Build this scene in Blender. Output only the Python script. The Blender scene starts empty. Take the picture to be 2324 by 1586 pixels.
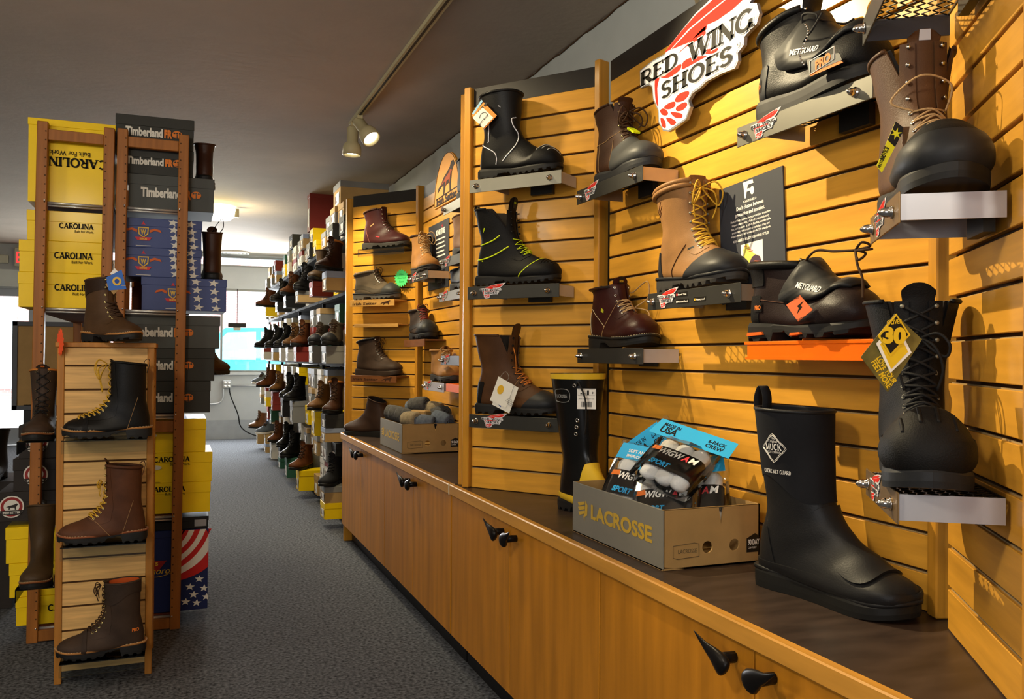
import bpy, math, random
from mathutils import Vector, Matrix
random.seed(7)
V3 = Vector
SC = bpy.context.scene
COL = SC.collection

# ------------------------------------------------------------------ camera
CAM_Z = 1.2
YAW = math.radians(21.3396)      # the camera looks this far right of the aisle (+Y runs down the aisle, +X to the slat wall)
PITCH = math.radians(-0.44672)
ROLL = math.radians(0.38439)
FPX = 1950.0
def _rot():
    cp, sp, cr, sr = math.cos(PITCH), math.sin(PITCH), math.cos(ROLL), math.sin(ROLL)
    rx = Matrix(((1, 0, 0), (0, cp, -sp), (0, sp, cp)))
    rz = Matrix(((cr, -sr, 0), (sr, cr, 0), (0, 0, 1)))
    return rz @ rx
MT = _rot().transposed()
def lev(v):
    x, y, z = v[0], v[2], -v[1]
    return V3((x * math.cos(YAW) + y * math.sin(YAW), -x * math.sin(YAW) + y * math.cos(YAW), z))
def ray(px, py):
    return lev(MT @ V3((px - 1162, py - 793, FPX)))
def hit(px, py, ax, val):
    r = ray(px, py)
    o = V3((0, 0, CAM_Z))
    return o + r * ((val - o[ax]) / r[ax])
cam_d = bpy.data.cameras.new('camera')
cam = bpy.data.objects.new('camera', cam_d)
COL.objects.link(cam)
_r, _d, _f = lev(MT @ V3((1, 0, 0))), lev(MT @ V3((0, 1, 0))), lev(MT @ V3((0, 0, 1)))
cam.matrix_world = Matrix(((_r.x, -_d.x, -_f.x, 0), (_r.y, -_d.y, -_f.y, 0), (_r.z, -_d.z, -_f.z, CAM_Z), (0, 0, 0, 1)))
cam_d.sensor_width = 36.0
cam_d.lens = 36.0 * FPX / 2324.0
cam_d.clip_start = 0.05
cam_d.clip_end = 200
SC.camera = cam

# ------------------------------------------------------------------ view, world, lights
SC.view_settings.view_transform = 'Standard'
SC.view_settings.look = 'None'
SC.view_settings.gamma = 1.0
SC.view_settings.use_curve_mapping = False
SC.view_settings.exposure = 1.05
W = bpy.data.worlds.new('daylight')
SC.world = W
W.use_nodes = True
W.node_tree.nodes['Background'].inputs[0].default_value = (0.93, 0.97, 1.0, 1)
W.node_tree.nodes['Background'].inputs[1].default_value = 3.8
SC.cycles.max_bounces = 6
SC.cycles.diffuse_bounces = 3
SC.cycles.glossy_bounces = 3
SC.cycles.transmission_bounces = 6
SC.cycles.transparent_max_bounces = 8
SC.cycles.sample_clamp_indirect = 4.0
SC.cycles.use_denoising = True
def lamp(name, kind, loc, target, power, color, size=0.1, spot=60, blend=0.5, size_y=None):
    d = bpy.data.lights.new(name, kind)
    d.energy = power
    d.color = color
    if kind == 'AREA':
        d.size = size
        if size_y:
            d.shape = 'RECTANGLE'
            d.size_y = size_y
    else:
        d.shadow_soft_size = size
    if kind == 'SPOT':
        d.spot_size = math.radians(spot)
        d.spot_blend = blend
    o = bpy.data.objects.new(name, d)
    COL.objects.link(o)
    o.location = loc
    o.rotation_euler = (V3(target) - V3(loc)).to_track_quat('-Z', 'Y').to_euler()
    return o
WARM = (1.0, 0.82, 0.50)
LAMPC = (1.0, 0.90, 0.72)
lamp('track_spot', 'SPOT', (0.50, 2.62, 2.52), (1.39, 1.55, 1.50), 118, WARM, 0.010, 62, 0.9)
lamp('track_spot', 'SPOT', (0.45, 3.05, 2.5), (1.25, 2.85, 1.55), 24, WARM, 0.03, 70, 0.9)
lamp('track_spot', 'SPOT', (0.72, 1.75, 2.46), (1.30, 1.15, 1.35), 6, WARM, 0.03, 70, 0.8)
lamp('track_spot', 'SPOT', (0.45, 4.60, 2.48), (1.37, 4.40, 1.40), 46, WARM, 0.03, 84, 0.9)
lamp('track_spot', 'SPOT', (0.55, 5.0, 2.46), (1.2, 5.2, 1.4), 34, WARM, 0.03, 70, 0.8)
lamp('unseen_fill_point', 'POINT', (-0.7, 0.9, 2.25), (0, 0, 0), 30, LAMPC, 0.13)  # three added point fills out of view, lifting the ceiling and general light
lamp('unseen_fill_point', 'POINT', (-2.4, 2.4, 2.2), (0, 0, 0), 20, LAMPC, 0.13)
lamp('unseen_fill_point', 'POINT', (0.2, -1.2, 2.25), (0, 0, 0), 27, LAMPC, 0.13)
lamp('aisle_fill_area', 'AREA', (0.2, 6.6, 2.56), (0.2, 6.6, 0), 22, LAMPC, 1.2, size_y=0.3)  # added downward fill over the aisle, no fixture modelled for it
lamp('track_spot', 'SPOT', (0.965, 5.2, 2.36), (1.06, 5.62, 1.3), 16, WARM, 0.03, 60, 0.9)
lamp('front_fill_area', 'AREA', (-2.4, -2.9, 1.5), (0.6, 4, 1.0), 44, (0.96, 0.97, 1.0), 2.6, size_y=1.8)  # added cool fill behind the camera, the front wall there is closed
lamp('back_window_daylight', 'AREA', (0.5, 12.7, 1.55), (0.2, 4, 0.6), 120, (0.95, 0.98, 1.0), 2.0, size_y=1.1)

# ------------------------------------------------------------------ materials
def lin(h):
    h = h.lstrip('#')
    out = []
    for i in (0, 2, 4):
        c = int(h[i:i + 2], 16) / 255
        out.append(c / 12.92 if c <= 0.04045 else ((c + 0.055) / 1.055) ** 2.4)
    return out
MATS = {}
def mat(name, hexc, rough=0.5, metal=0.0, var=0.12, scale=12.0, stretch=(1, 1, 1), bump=0.0, bscale=150.0, spec=0.22, coat=0.0, emit=0.0, trans=0.0, alpha=1.0, detail=4.0):
    if name in MATS:
        return MATS[name]
    m = bpy.data.materials.new(name)
    MATS[name] = m
    m.use_nodes = True
    nt = m.node_tree
    N, L = nt.nodes, nt.links
    b = N['Principled BSDF']
    c = lin(hexc)
    b.inputs['Roughness'].default_value = rough
    b.inputs['Metallic'].default_value = metal
    b.inputs['Specular IOR Level'].default_value = spec
    b.inputs['Coat Weight'].default_value = coat
    b.inputs['Coat Roughness'].default_value = 0.15
    b.inputs['Transmission Weight'].default_value = trans
    b.inputs['Alpha'].default_value = alpha
    b.inputs['Base Color'].default_value = (*c, 1)
    m.diffuse_color = (*c, 1)
    if emit:
        b.inputs['Emission Color'].default_value = (*c, 1)
        b.inputs['Emission Strength'].default_value = emit
    tc = N.new('ShaderNodeTexCoord')
    mp = N.new('ShaderNodeMapping')
    mp.inputs['Scale'].default_value = stretch
    L.new(tc.outputs['Object'], mp.inputs['Vector'])
    if var > 0:
        nz = N.new('ShaderNodeTexNoise')
        nz.inputs['Scale'].default_value = scale
        nz.inputs['Detail'].default_value = detail
        L.new(mp.outputs['Vector'], nz.inputs['Vector'])
        mr = N.new('ShaderNodeMapRange')
        mr.inputs['From Min'].default_value = 0.3
        mr.inputs['From Max'].default_value = 0.7
        mr.inputs['To Min'].default_value = 1 - var
        mr.inputs['To Max'].default_value = 1 + var
        L.new(nz.outputs['Fac'], mr.inputs['Value'])
        mx = N.new('ShaderNodeVectorMath')
        mx.operation = 'SCALE'
        mx.inputs[0].default_value = c
        L.new(mr.outputs['Result'], mx.inputs['Scale'])
        L.new(mx.outputs['Vector'], b.inputs['Base Color'])
    if bump > 0:
        n2 = N.new('ShaderNodeTexNoise')
        n2.inputs['Scale'].default_value = bscale
        n2.inputs['Detail'].default_value = 3
        L.new(tc.outputs['Object'], n2.inputs['Vector'])
        bp = N.new('ShaderNodeBump')
        bp.inputs['Strength'].default_value = bump
        bp.inputs['Distance'].default_value = 0.002
        L.new(n2.outputs['Fac'], bp.inputs['Height'])
        L.new(bp.outputs['Normal'], b.inputs['Normal'])
    return m
def glassy(name, hexc, rough=0.02, mixv=0.82):
    """clear sheet: mostly see-through, a little glossy"""
    if name in MATS:
        return MATS[name]
    m = bpy.data.materials.new(name)
    MATS[name] = m
    m.use_nodes = True
    nt = m.node_tree
    N, L = nt.nodes, nt.links
    N.remove(N['Principled BSDF'])
    t = N.new('ShaderNodeBsdfTransparent')
    g = N.new('ShaderNodeBsdfGlossy')
    g.inputs['Roughness'].default_value = rough
    t.inputs[0].default_value = (*lin(hexc), 1)
    fr = N.new('ShaderNodeFresnel')
    fr.inputs['IOR'].default_value = 1.45
    ad = N.new('ShaderNodeMath')
    ad.operation = 'ADD'
    ad.inputs[1].default_value = 1 - mixv
    ad.use_clamp = True
    L.new(fr.outputs[0], ad.inputs[0])
    ms = N.new('ShaderNodeMixShader')
    L.new(ad.outputs[0], ms.inputs[0])
    L.new(t.outputs[0], ms.inputs[1])
    L.new(g.outputs[0], ms.inputs[2])
    L.new(ms.outputs[0], N['Material Output'].inputs['Surface'])
    return m
SLATW = mat('maple_slat', '#d39734', 0.38, var=0.13, scale=5, stretch=(0.8, 6, 9), coat=0.15)
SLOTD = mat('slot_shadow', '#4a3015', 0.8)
MDF = mat('fibreboard_edge', '#a08a60', 0.8)
POSTW = mat('maple_post', '#bb8228', 0.4, var=0.14, scale=6, stretch=(9, 9, 0.7), coat=0.1)
CABW = mat('maple_cabinet', '#b8781e', 0.36, var=0.2, scale=4, stretch=(4, 5, 0.5), coat=0.12)
TRIMW = mat('maple_trim', '#c28a38', 0.35, var=0.15, scale=5, stretch=(6, 0.6, 6), coat=0.15)
RACKW = mat('stained_rack_wood', '#965c24', 0.45, var=0.2, scale=6, stretch=(8, 8, 0.6))
OAKSL = mat('oak_slat', '#d0a566', 0.5, var=0.2, scale=6, stretch=(0.8, 6, 14))
OAKT = mat('oak_trim', '#a8702e', 0.45, var=0.15, scale=6, stretch=(9, 9, 0.7))
BANDK = mat('black_band', '#2a2622', 0.45, var=0.1)
COUNTER = mat('dark_laminate', '#3c3029', 0.33, var=0.3, scale=9, stretch=(1, 3, 1))
CHROME = mat('chrome', '#e0dedc', 0.12, 1.0, var=0)
STEELM = mat('grey_steel', '#8a887c', 0.38, 0.55, var=0.05)
STEELK = mat('charcoal_steel', '#3a3935', 0.4, 0.4, var=0.06)
STEELS = mat('silver_steel', '#b2b2b8', 0.36, 0.45, var=0.04)
MESHM = mat('expanded_mesh', '#2a2926', 0.4, 0.6, var=0)
ORANGEM = mat('orange_enamel', '#f06a0c', 0.35, var=0.05)
BLACK = mat('black_plastic', '#161514', 0.4, var=0.1)
INKK = mat('black_ink', '#1a1712', 0.6, var=0, spec=0.1)
INKW = mat('white_ink', '#ece8e0', 0.6, var=0, spec=0.1)
INKY = mat('gold_ink', '#d2a42a', 0.6, var=0)
INKO = mat('orange_ink', '#e0762a', 0.6, var=0)
INKR = mat('red_ink', '#c8323a', 0.5, var=0)
INKB = mat('blue_ink', '#2c4f9c', 0.6, var=0)
WHITEC = mat('white_card', '#e8e5de', 0.6, var=0.03)

# ------------------------------------------------------------------ mesh helpers
class G:
    """collects shapes, then links them as ONE mesh object"""
    def __init__(s):
        s.v, s.f, s.m, s.sm = [], [], [], []
    def add(s, vs, fs, mi=0, smooth=False, M=None):
        o = len(s.v)
        s.v.extend((M @ V3(p)) if M is not None else V3(p) for p in vs)
        for f in fs:
            s.f.append(tuple(i + o for i in f))
            s.m.append(mi)
            s.sm.append(smooth)
        return s
    def box(s, x0, x1, y0, y1, z0, z1, mi=0, M=None, ch=0.0):
        if ch <= 0:
            v = [(x, y, z) for x in (x0, x1) for y in (y0, y1) for z in (z0, z1)]
            f = [(0, 1, 3, 2), (4, 6, 7, 5), (0, 4, 5, 1), (2, 3, 7, 6), (0, 2, 6, 4), (1, 5, 7, 3)]
            return s.add(v, f, mi, False, M)
        v = []
        for x, sx in ((x0, 1), (x1, -1)):
            for y, sy in ((y0, 1), (y1, -1)):
                for z, sz in ((z0, 1), (z1, -1)):
                    v += [(x, y + sy * ch, z + sz * ch), (x + sx * ch, y, z + sz * ch), (x + sx * ch, y + sy * ch, z)]
        I = lambda a, b, c, k: (a * 4 + b * 2 + c) * 3 + k
        f = []
        for a in (0, 1):
            f.append((I(a, 0, 0, 0), I(a, 0, 1, 0), I(a, 1, 1, 0), I(a, 1, 0, 0)))
            f.append((I(0, a, 0, 1), I(0, a, 1, 1), I(1, a, 1, 1), I(1, a, 0, 1)))
            f.append((I(0, 0, a, 2), I(0, 1, a, 2), I(1, 1, a, 2), I(1, 0, a, 2)))
            for b in (0, 1):
                f.append((I(a, b, 0, 0), I(a, b, 1, 0), I(a, b, 1, 1), I(a, b, 0, 1)))
                f.append((I(a, 0, b, 0), I(a, 1, b, 0), I(a, 1, b, 2), I(a, 0, b, 2)))
                f.append((I(0, a, b, 1), I(1, a, b, 1), I(1, a, b, 2), I(0, a, b, 2)))
                for c in (0, 1):
                    f.append((I(a, b, c, 0), I(a, b, c, 1), I(a, b, c, 2)))
        return s.add(v, f, mi, False, M)
    def tube(s, pts, r, n=7, mi=0, closed=False, M=None, cap=True):
        pts = [V3(p) for p in pts]
        k = len(pts)
        rr = r if isinstance(r, (list, tuple)) else [r] * k
        up = V3((0.31, 0.22, 0.93)).normalized()
        vs, prev = [], None
        for i, p in enumerate(pts):
            a = pts[(i - 1) % k] if (closed or i > 0) else p
            b = pts[(i + 1) % k] if (closed or i < k - 1) else p
            t = (b - a)
            t = t.normalized() if t.length > 1e-9 else V3((0, 0, 1))
            if prev is None:
                x = up.cross(t)
                if x.length < 1e-3:
                    x = V3((1, 0, 0)).cross(t)
            else:
                x = prev - t * prev.dot(t)
            x = x.normalized() if x.length > 1e-6 else V3((1, 0, 0))
            prev = x
            y = t.cross(x)
            for j in range(n):
                an = 2 * math.pi * j / n
                vs.append(p + (x * math.cos(an) + y * math.sin(an)) * rr[i])
        fs = []
        for i in range(k if closed else k - 1):
            i2 = (i + 1) % k
            for j in range(n):
                j2 = (j + 1) % n
                fs.append((i * n + j, i * n + j2, i2 * n + j2, i2 * n + j))
        if cap and not closed:
            fs.append(tuple(range(n))[::-1])
            fs.append(tuple((k - 1) * n + j for j in range(n)))
        return s.add(vs, fs, mi, True, M)
    def prism(s, pts, t0, t1, mi=0, M=None, side=None):
        """outline in x,z ; thickness along y from t0 (front) to t1"""
        n = len(pts)
        ar = sum(pts[i][0] * pts[(i + 1) % n][1] - pts[(i + 1) % n][0] * pts[i][1] for i in range(n))
        if ar < 0:
            pts = pts[::-1]
        vs = [(x, t0, z) for x, z in pts] + [(x, t1, z) for x, z in pts]
        s.add(vs, [tuple(range(n)), tuple(range(2 * n - 1, n - 1, -1))], mi, False, M)
        if side is None:
            side = mi
        s.add(vs, [(i, i + n, (i + 1) % n + n, (i + 1) % n) for i in range(n)], side, False, M)
        return s
    def lathe(s, prof, n=20, mi=0, M=None, smooth=True):
        k = len(prof)
        vs = [(r * math.cos(2 * math.pi * j / n), r * math.sin(2 * math.pi * j / n), z) for r, z in prof for j in range(n)]
        fs = [(i * n + j, i * n + (j + 1) % n, (i + 1) * n + (j + 1) % n, (i + 1) * n + j) for i in range(k - 1) for j in range(n)]
        fs.append(tuple(range(n))[::-1])
        fs.append(tuple((k - 1) * n + j for j in range(n)))
        return s.add(vs, fs, mi, smooth, M)
    def mesh(s, name, mats):
        me = bpy.data.meshes.new(name)
        me.from_pydata([tuple(p) for p in s.v], [], s.f)
        for m in (mats if isinstance(mats, (list, tuple)) else [mats]):
            me.materials.append(m)
        me.polygons.foreach_set('material_index', s.m)
        me.polygons.foreach_set('use_smooth', s.sm)
        me.update()
        return me
    def obj(s, name, mats, parent=None, M=None):
        o = bpy.data.objects.new(name, s.mesh(name, mats))
        COL.objects.link(o)
        if parent is not None:
            o.parent = parent
        if M is not None:
            o.matrix_basis = M
        return o
def tag(o, label, cat=None, group=None, kind=None):
    o['label'] = label
    if cat:
        o['category'] = cat
    if group:
        o['group'] = group
    if kind:
        o['kind'] = kind
    return o
def thing(name, label, cat, M=None, group=None):
    o = bpy.data.objects.new(name, None)
    o.empty_display_size = 0.05
    COL.objects.link(o)
    if M is not None:
        o.matrix_basis = M
    return tag(o, label, cat, group)
def struct(name, g, mats, parent=None):
    o = g.obj(name, mats, parent)
    if parent is None:
        o['kind'] = 'structure'
    return o
def dup(root, M, label, group=None, name=None):
    r = root.copy()
    COL.objects.link(r)
    r.matrix_basis = M
    r['label'] = label
    if group:
        r['group'] = group
    for ch in list(root.children):
        c = ch.copy()
        COL.objects.link(c)
        c.parent = r
        for g in list(ch.children):
            d = g.copy()
            COL.objects.link(d)
            d.parent = c
    return r
def TR(x, y, z, deg=0.0, tilt=0.0, roll=0.0, sc=1.0):
    return Matrix.Translation((x, y, z)) @ Matrix.Rotation(math.radians(deg), 4, 'Z') @ Matrix.Rotation(math.radians(tilt), 4, 'X') @ Matrix.Rotation(math.radians(roll), 4, 'Y') @ Matrix.Scale(sc, 4)
def crom(P, n, closed=False):
    """Catmull-Rom through P, n samples per span"""
    P = [tuple(p) for p in P]
    k = len(P)
    out = []
    for i in range(k if closed else k - 1):
        p0 = P[(i - 1) % k] if closed or i > 0 else P[0]
        p1, p2 = P[i], P[(i + 1) % k]
        p3 = P[(i + 2) % k] if closed or i + 2 < k else P[-1]
        for j in range(n):
            t = j / n
            out.append(tuple(0.5 * (2 * b + (c - a) * t + (2 * a - 5 * b + 4 * c - d) * t * t + (3 * b - a - 3 * c + d) * t ** 3) for a, b, c, d in zip(p0, p1, p2, p3)))
    if not closed:
        out.append(P[-1])
    return [V3(o) for o in out] if len(P[0]) == 3 else out
def star(cx, cz, r, k=5, inner=0.42, rot=0.0):
    return [(cx + (r if i % 2 == 0 else r * inner) * math.sin(rot + math.pi * i / k), cz + (r if i % 2 == 0 else r * inner) * math.cos(rot + math.pi * i / k)) for i in range(2 * k)]
def ellipse(cx, cz, a, b, n=20, rot=0.0):
    c, s_ = math.cos(rot), math.sin(rot)
    return [(cx + a * math.cos(t) * c - b * math.sin(t) * s_, cz + a * math.cos(t) * s_ + b * math.sin(t) * c) for t in (2 * math.pi * i / n for i in range(n))]

# ------------------------------------------------------------------ lettering
_TX = {}
def _sans(s, bold):
    key = (s, bold)
    if key not in _TX:
        c = bpy.data.curves.new('t', 'FONT')
        c.body = s
        c.size = 1.0
        c.offset = bold
        c.resolution_u = 3
        o = bpy.data.objects.new('t', c)
        COL.objects.link(o)
        dg = bpy.context.evaluated_depsgraph_get()
        me = bpy.data.meshes.new_from_object(o.evaluated_get(dg))
        vs = [(v.co.x, v.co.y) for v in me.vertices]
        fs = [tuple(p.vertices) for p in me.polygons]
        bpy.data.objects.remove(o)
        bpy.data.curves.remove(c)
        bpy.data.meshes.remove(me)
        _TX[key] = (vs, fs)
    return _TX[key]
# a small serif alphabet: strokes (polyline, weight) on a unit cap height
def _arc(cx, cy, rx, ry, a0, a1, n=12):
    return [(cx + rx * math.cos(math.radians(a0 + (a1 - a0) * i / n)), cy + ry * math.sin(math.radians(a0 + (a1 - a0) * i / n))) for i in range(n + 1)]
T_, t_ = 0.2, 0.085
SERIF = {
 'R': (0.78, [([(.17, 0), (.17, 1)], T_), ([(.17, .96), (.42, .96)] + _arc(.42, .72, .2, .24, 90, -90) + [(.17, .48)], t_ * 1.3), ([(.38, .5), (.7, .03)], T_)], [(.17, 0), (.17, 1), (.72, 0)]),
 'E': (0.68, [([(.17, 0), (.17, 1)], T_), ([(.1, .96), (.58, .96), (.58, .8)], t_), ([(.17, .52), (.48, .52)], t_), ([(.1, .04), (.6, .04), (.62, .24)], t_)], [(.17, 0), (.17, 1)]),
 'D': (0.82, [([(.17, 0), (.17, 1)], T_), ([(.1, .96), (.36, .96)] + _arc(.36, .5, .32, .46, 90, -90, 18) + [(.1, .04)], t_ * 1.5)], [(.17, 0), (.17, 1)]),
 'W': (1.15, [([(.06, 1), (.34, .02)], T_), ([(.34, .02), (.58, .98)], t_), ([(.56, 1), (.82, .02)], T_), ([(.82, .02), (1.08, 1)], t_)], [(.06, 1), (.57, 1), (1.08, 1)]),
 'I': (0.36, [([(.18, 0), (.18, 1)], T_)], [(.18, 0), (.18, 1)]),
 'N': (0.86, [([(.15, 0), (.15, 1)], t_), ([(.13, 1), (.72, 0)], T_), ([(.73, 0), (.73, 1)], t_)], [(.15, 0), (.73, 1), (.1, 1)]),
 'G': (0.82, [(_arc(.43, .5, .34, .46, 45, 330, 22), T_ * .8), ([(.72, .45), (.72, .06)], T_ * .8)], [(.72, .45)]),
 'S': (0.62, [(_arc(.3, .74, .2, .22, 30, 270, 14) + _arc(.3, .27, .22, .24, 90, -150, 14), T_ * .8)], []),
 'H': (0.86, [([(.17, 0), (.17, 1)], T_), ([(.69, 0), (.69, 1)], T_), ([(.17, .5), (.69, .5)], t_)], [(.17, 0), (.17, 1), (.69, 0), (.69, 1)]),
 'O': (0.88, [(_arc(.44, .5, .34, .46, 0, 360, 28), T_ * .8)], []),
 'C': (0.8, [(_arc(.43, .5, .34, .46, 45, 315, 22), T_ * .8)], []),
 'A': (0.84, [([(.1, 0), (.42, 1)], t_), ([(.4, 1), (.72, 0)], T_), ([(.22, .33), (.6, .33)], t_)], [(.1, 0), (.72, 0)]),
 'L': (0.66, [([(.17, 0), (.17, 1)], T_), ([(.1, .04), (.58, .04), (.6, .26)], t_)], [(.17, 0), (.17, 1)]),
 'M': (1.0, [([(.12, 0), (.12, 1)], t_), ([(.12, 1), (.48, .05)], T_), ([(.48, .05), (.84, 1)], t_), ([(.85, 0), (.85, 1)], T_)], [(.12, 0), (.85, 0), (.1, 1), (.87, 1)]),
 'U': (0.86, [([(.17, 1), (.17, .35)] + _arc(.43, .35, .26, .31, 180, 360, 12) + [(.69, 1)], T_ * .75)], [(.17, 1), (.69, 1)]),
 'K': (0.84, [([(.17, 0), (.17, 1)], T_), ([(.17, .42), (.68, .98)], t_), ([(.36, .62), (.7, .02)], T_)], [(.17, 0), (.17, 1), (.72, 0), (.66, 1)]),
 'T': (0.76, [([(.38, 0), (.38, 1)], T_), ([(.04, .82), (.06, .96), (.7, .96), (.72, .82)], t_)], [(.38, 0)]),
}
def _stroke(poly, w):
    """one flat band along the polyline, corners mitred"""
    n = len(poly)
    clo = n > 4 and math.hypot(poly[0][0] - poly[-1][0], poly[0][1] - poly[-1][1]) < 1e-6
    vs = []
    for i in range(n):
        ds = []
        for a, b in ((i - 1, i), (i, i + 1)):
            if clo:
                a, b = (a % (n - 1), b % (n - 1)) if a >= 0 else (n - 2, 0)
            if 0 <= a < n and 0 <= b < n and a != b:
                dx, dy = poly[b][0] - poly[a][0], poly[b][1] - poly[a][1]
                l = math.hypot(dx, dy)
                if l > 1e-9:
                    ds.append((dx / l, dy / l))
        dx, dy = sum(d[0] for d in ds) / len(ds), sum(d[1] for d in ds) / len(ds)
        l = math.hypot(dx, dy) or 1
        m = min(1 / l, 1.6)
        dx, dy = dx / l, dy / l
        vs += [(poly[i][0] - dy * w / 2 * m, poly[i][1] + dx * w / 2 * m), (poly[i][0] + dy * w / 2 * m, poly[i][1] - dx * w / 2 * m)]
    return vs, [(2 * i, 2 * i + 1, 2 * i + 3, 2 * i + 2) for i in range(n - 1)]
def _serif(s, bold):
    key = (s, 'serif', bold)
    if key not in _TX:
        vs, fs, x = [], [], 0.0
        for ch in s:
            if ch == ' ':
                x += 0.4
                continue
            adv, strokes, feet = SERIF[ch]
            parts = [_stroke(p, w + bold) for p, w in strokes]
            parts += [_stroke([(fx - .15, .035 if fy < .5 else .965), (fx + .15, .035 if fy < .5 else .965)], .07 + bold) for fx, fy in feet]
            for v2, f2 in parts:
                o = len(vs)
                vs += [(a + x, b) for a, b in v2]
                fs += [tuple(i + o for i in f) for f in f2]
            x += adv
        _TX[key] = (vs, fs)
    return _TX[key]
def text(g, s, x, z, h, mi=0, y=-0.0006, font='sans', bold=0.0, shear=0.0, align='l', width=None, rot=0.0, M=None, thick=0.0, flip=False):
    """letters lying in the x,z plane facing -y; h is the capital height"""
    vs, fs = _sans(s, bold) if font == 'sans' else _serif(s, bold)
    if not vs:
        return
    cap = 0.73 if font == 'sans' else 1.0
    x0 = min(v[0] for v in vs)
    x1 = max(v[0] for v in vs)
    kx = h / cap
    if width:
        kx = width / (x1 - x0)
    wd = (x1 - x0) * kx
    off = {'l': 0, 'c': -wd / 2, 'r': -wd}[align]
    c, s_ = math.cos(rot), math.sin(rot)
    out = []
    for a, b in vs:
        px = (a - x0) * kx + off
        pz = b * h / cap
        px += pz * shear
        if flip:
            px, pz = -px, -pz
        out.append((x + px * c - pz * s_, y, z + px * s_ + pz * c))
    g.add(out, fs, mi, False, M)
# ------------------------------------------------------------------ boots
# boot frame: heel at x=0, toe at x=L, ground at z=0, y across; front view is the -y side
LOW = [(.020, .150, .146, .180, .043, .00), (.011, .105, .156, .150, .041, .06), (.006, .066, .170, .131, .041, .12), (.010, .040, .184, .119, .040, .18),
       (.050, .034, .198, .107, .040, .24), (.100, .031, .216, .097, .042, .28), (.150, .029, .236, .088, .047, .30), (.200, .028, .256, .081, .051, .28),
       (.240, .028, .276, .074, .051, .24), (.266, .029, .291, .067, .046, .18), (.287, .031, .302, .057, .036, .10), (.299, .034, .308, .047, .021, 0), (.305, .038, .309, .041, .006, 0)]
OUTL = [(-.003, 0), (0, .018), (.013, .032), (.05, .0385), (.10, .0370), (.15, .0415), (.20, .050), (.24, .0535), (.272, .048), (.297, .032), (.310, .014), (.313, 0)]
def sgnpow(a, p):
    return math.copysign(abs(a) ** p, a)
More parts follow.
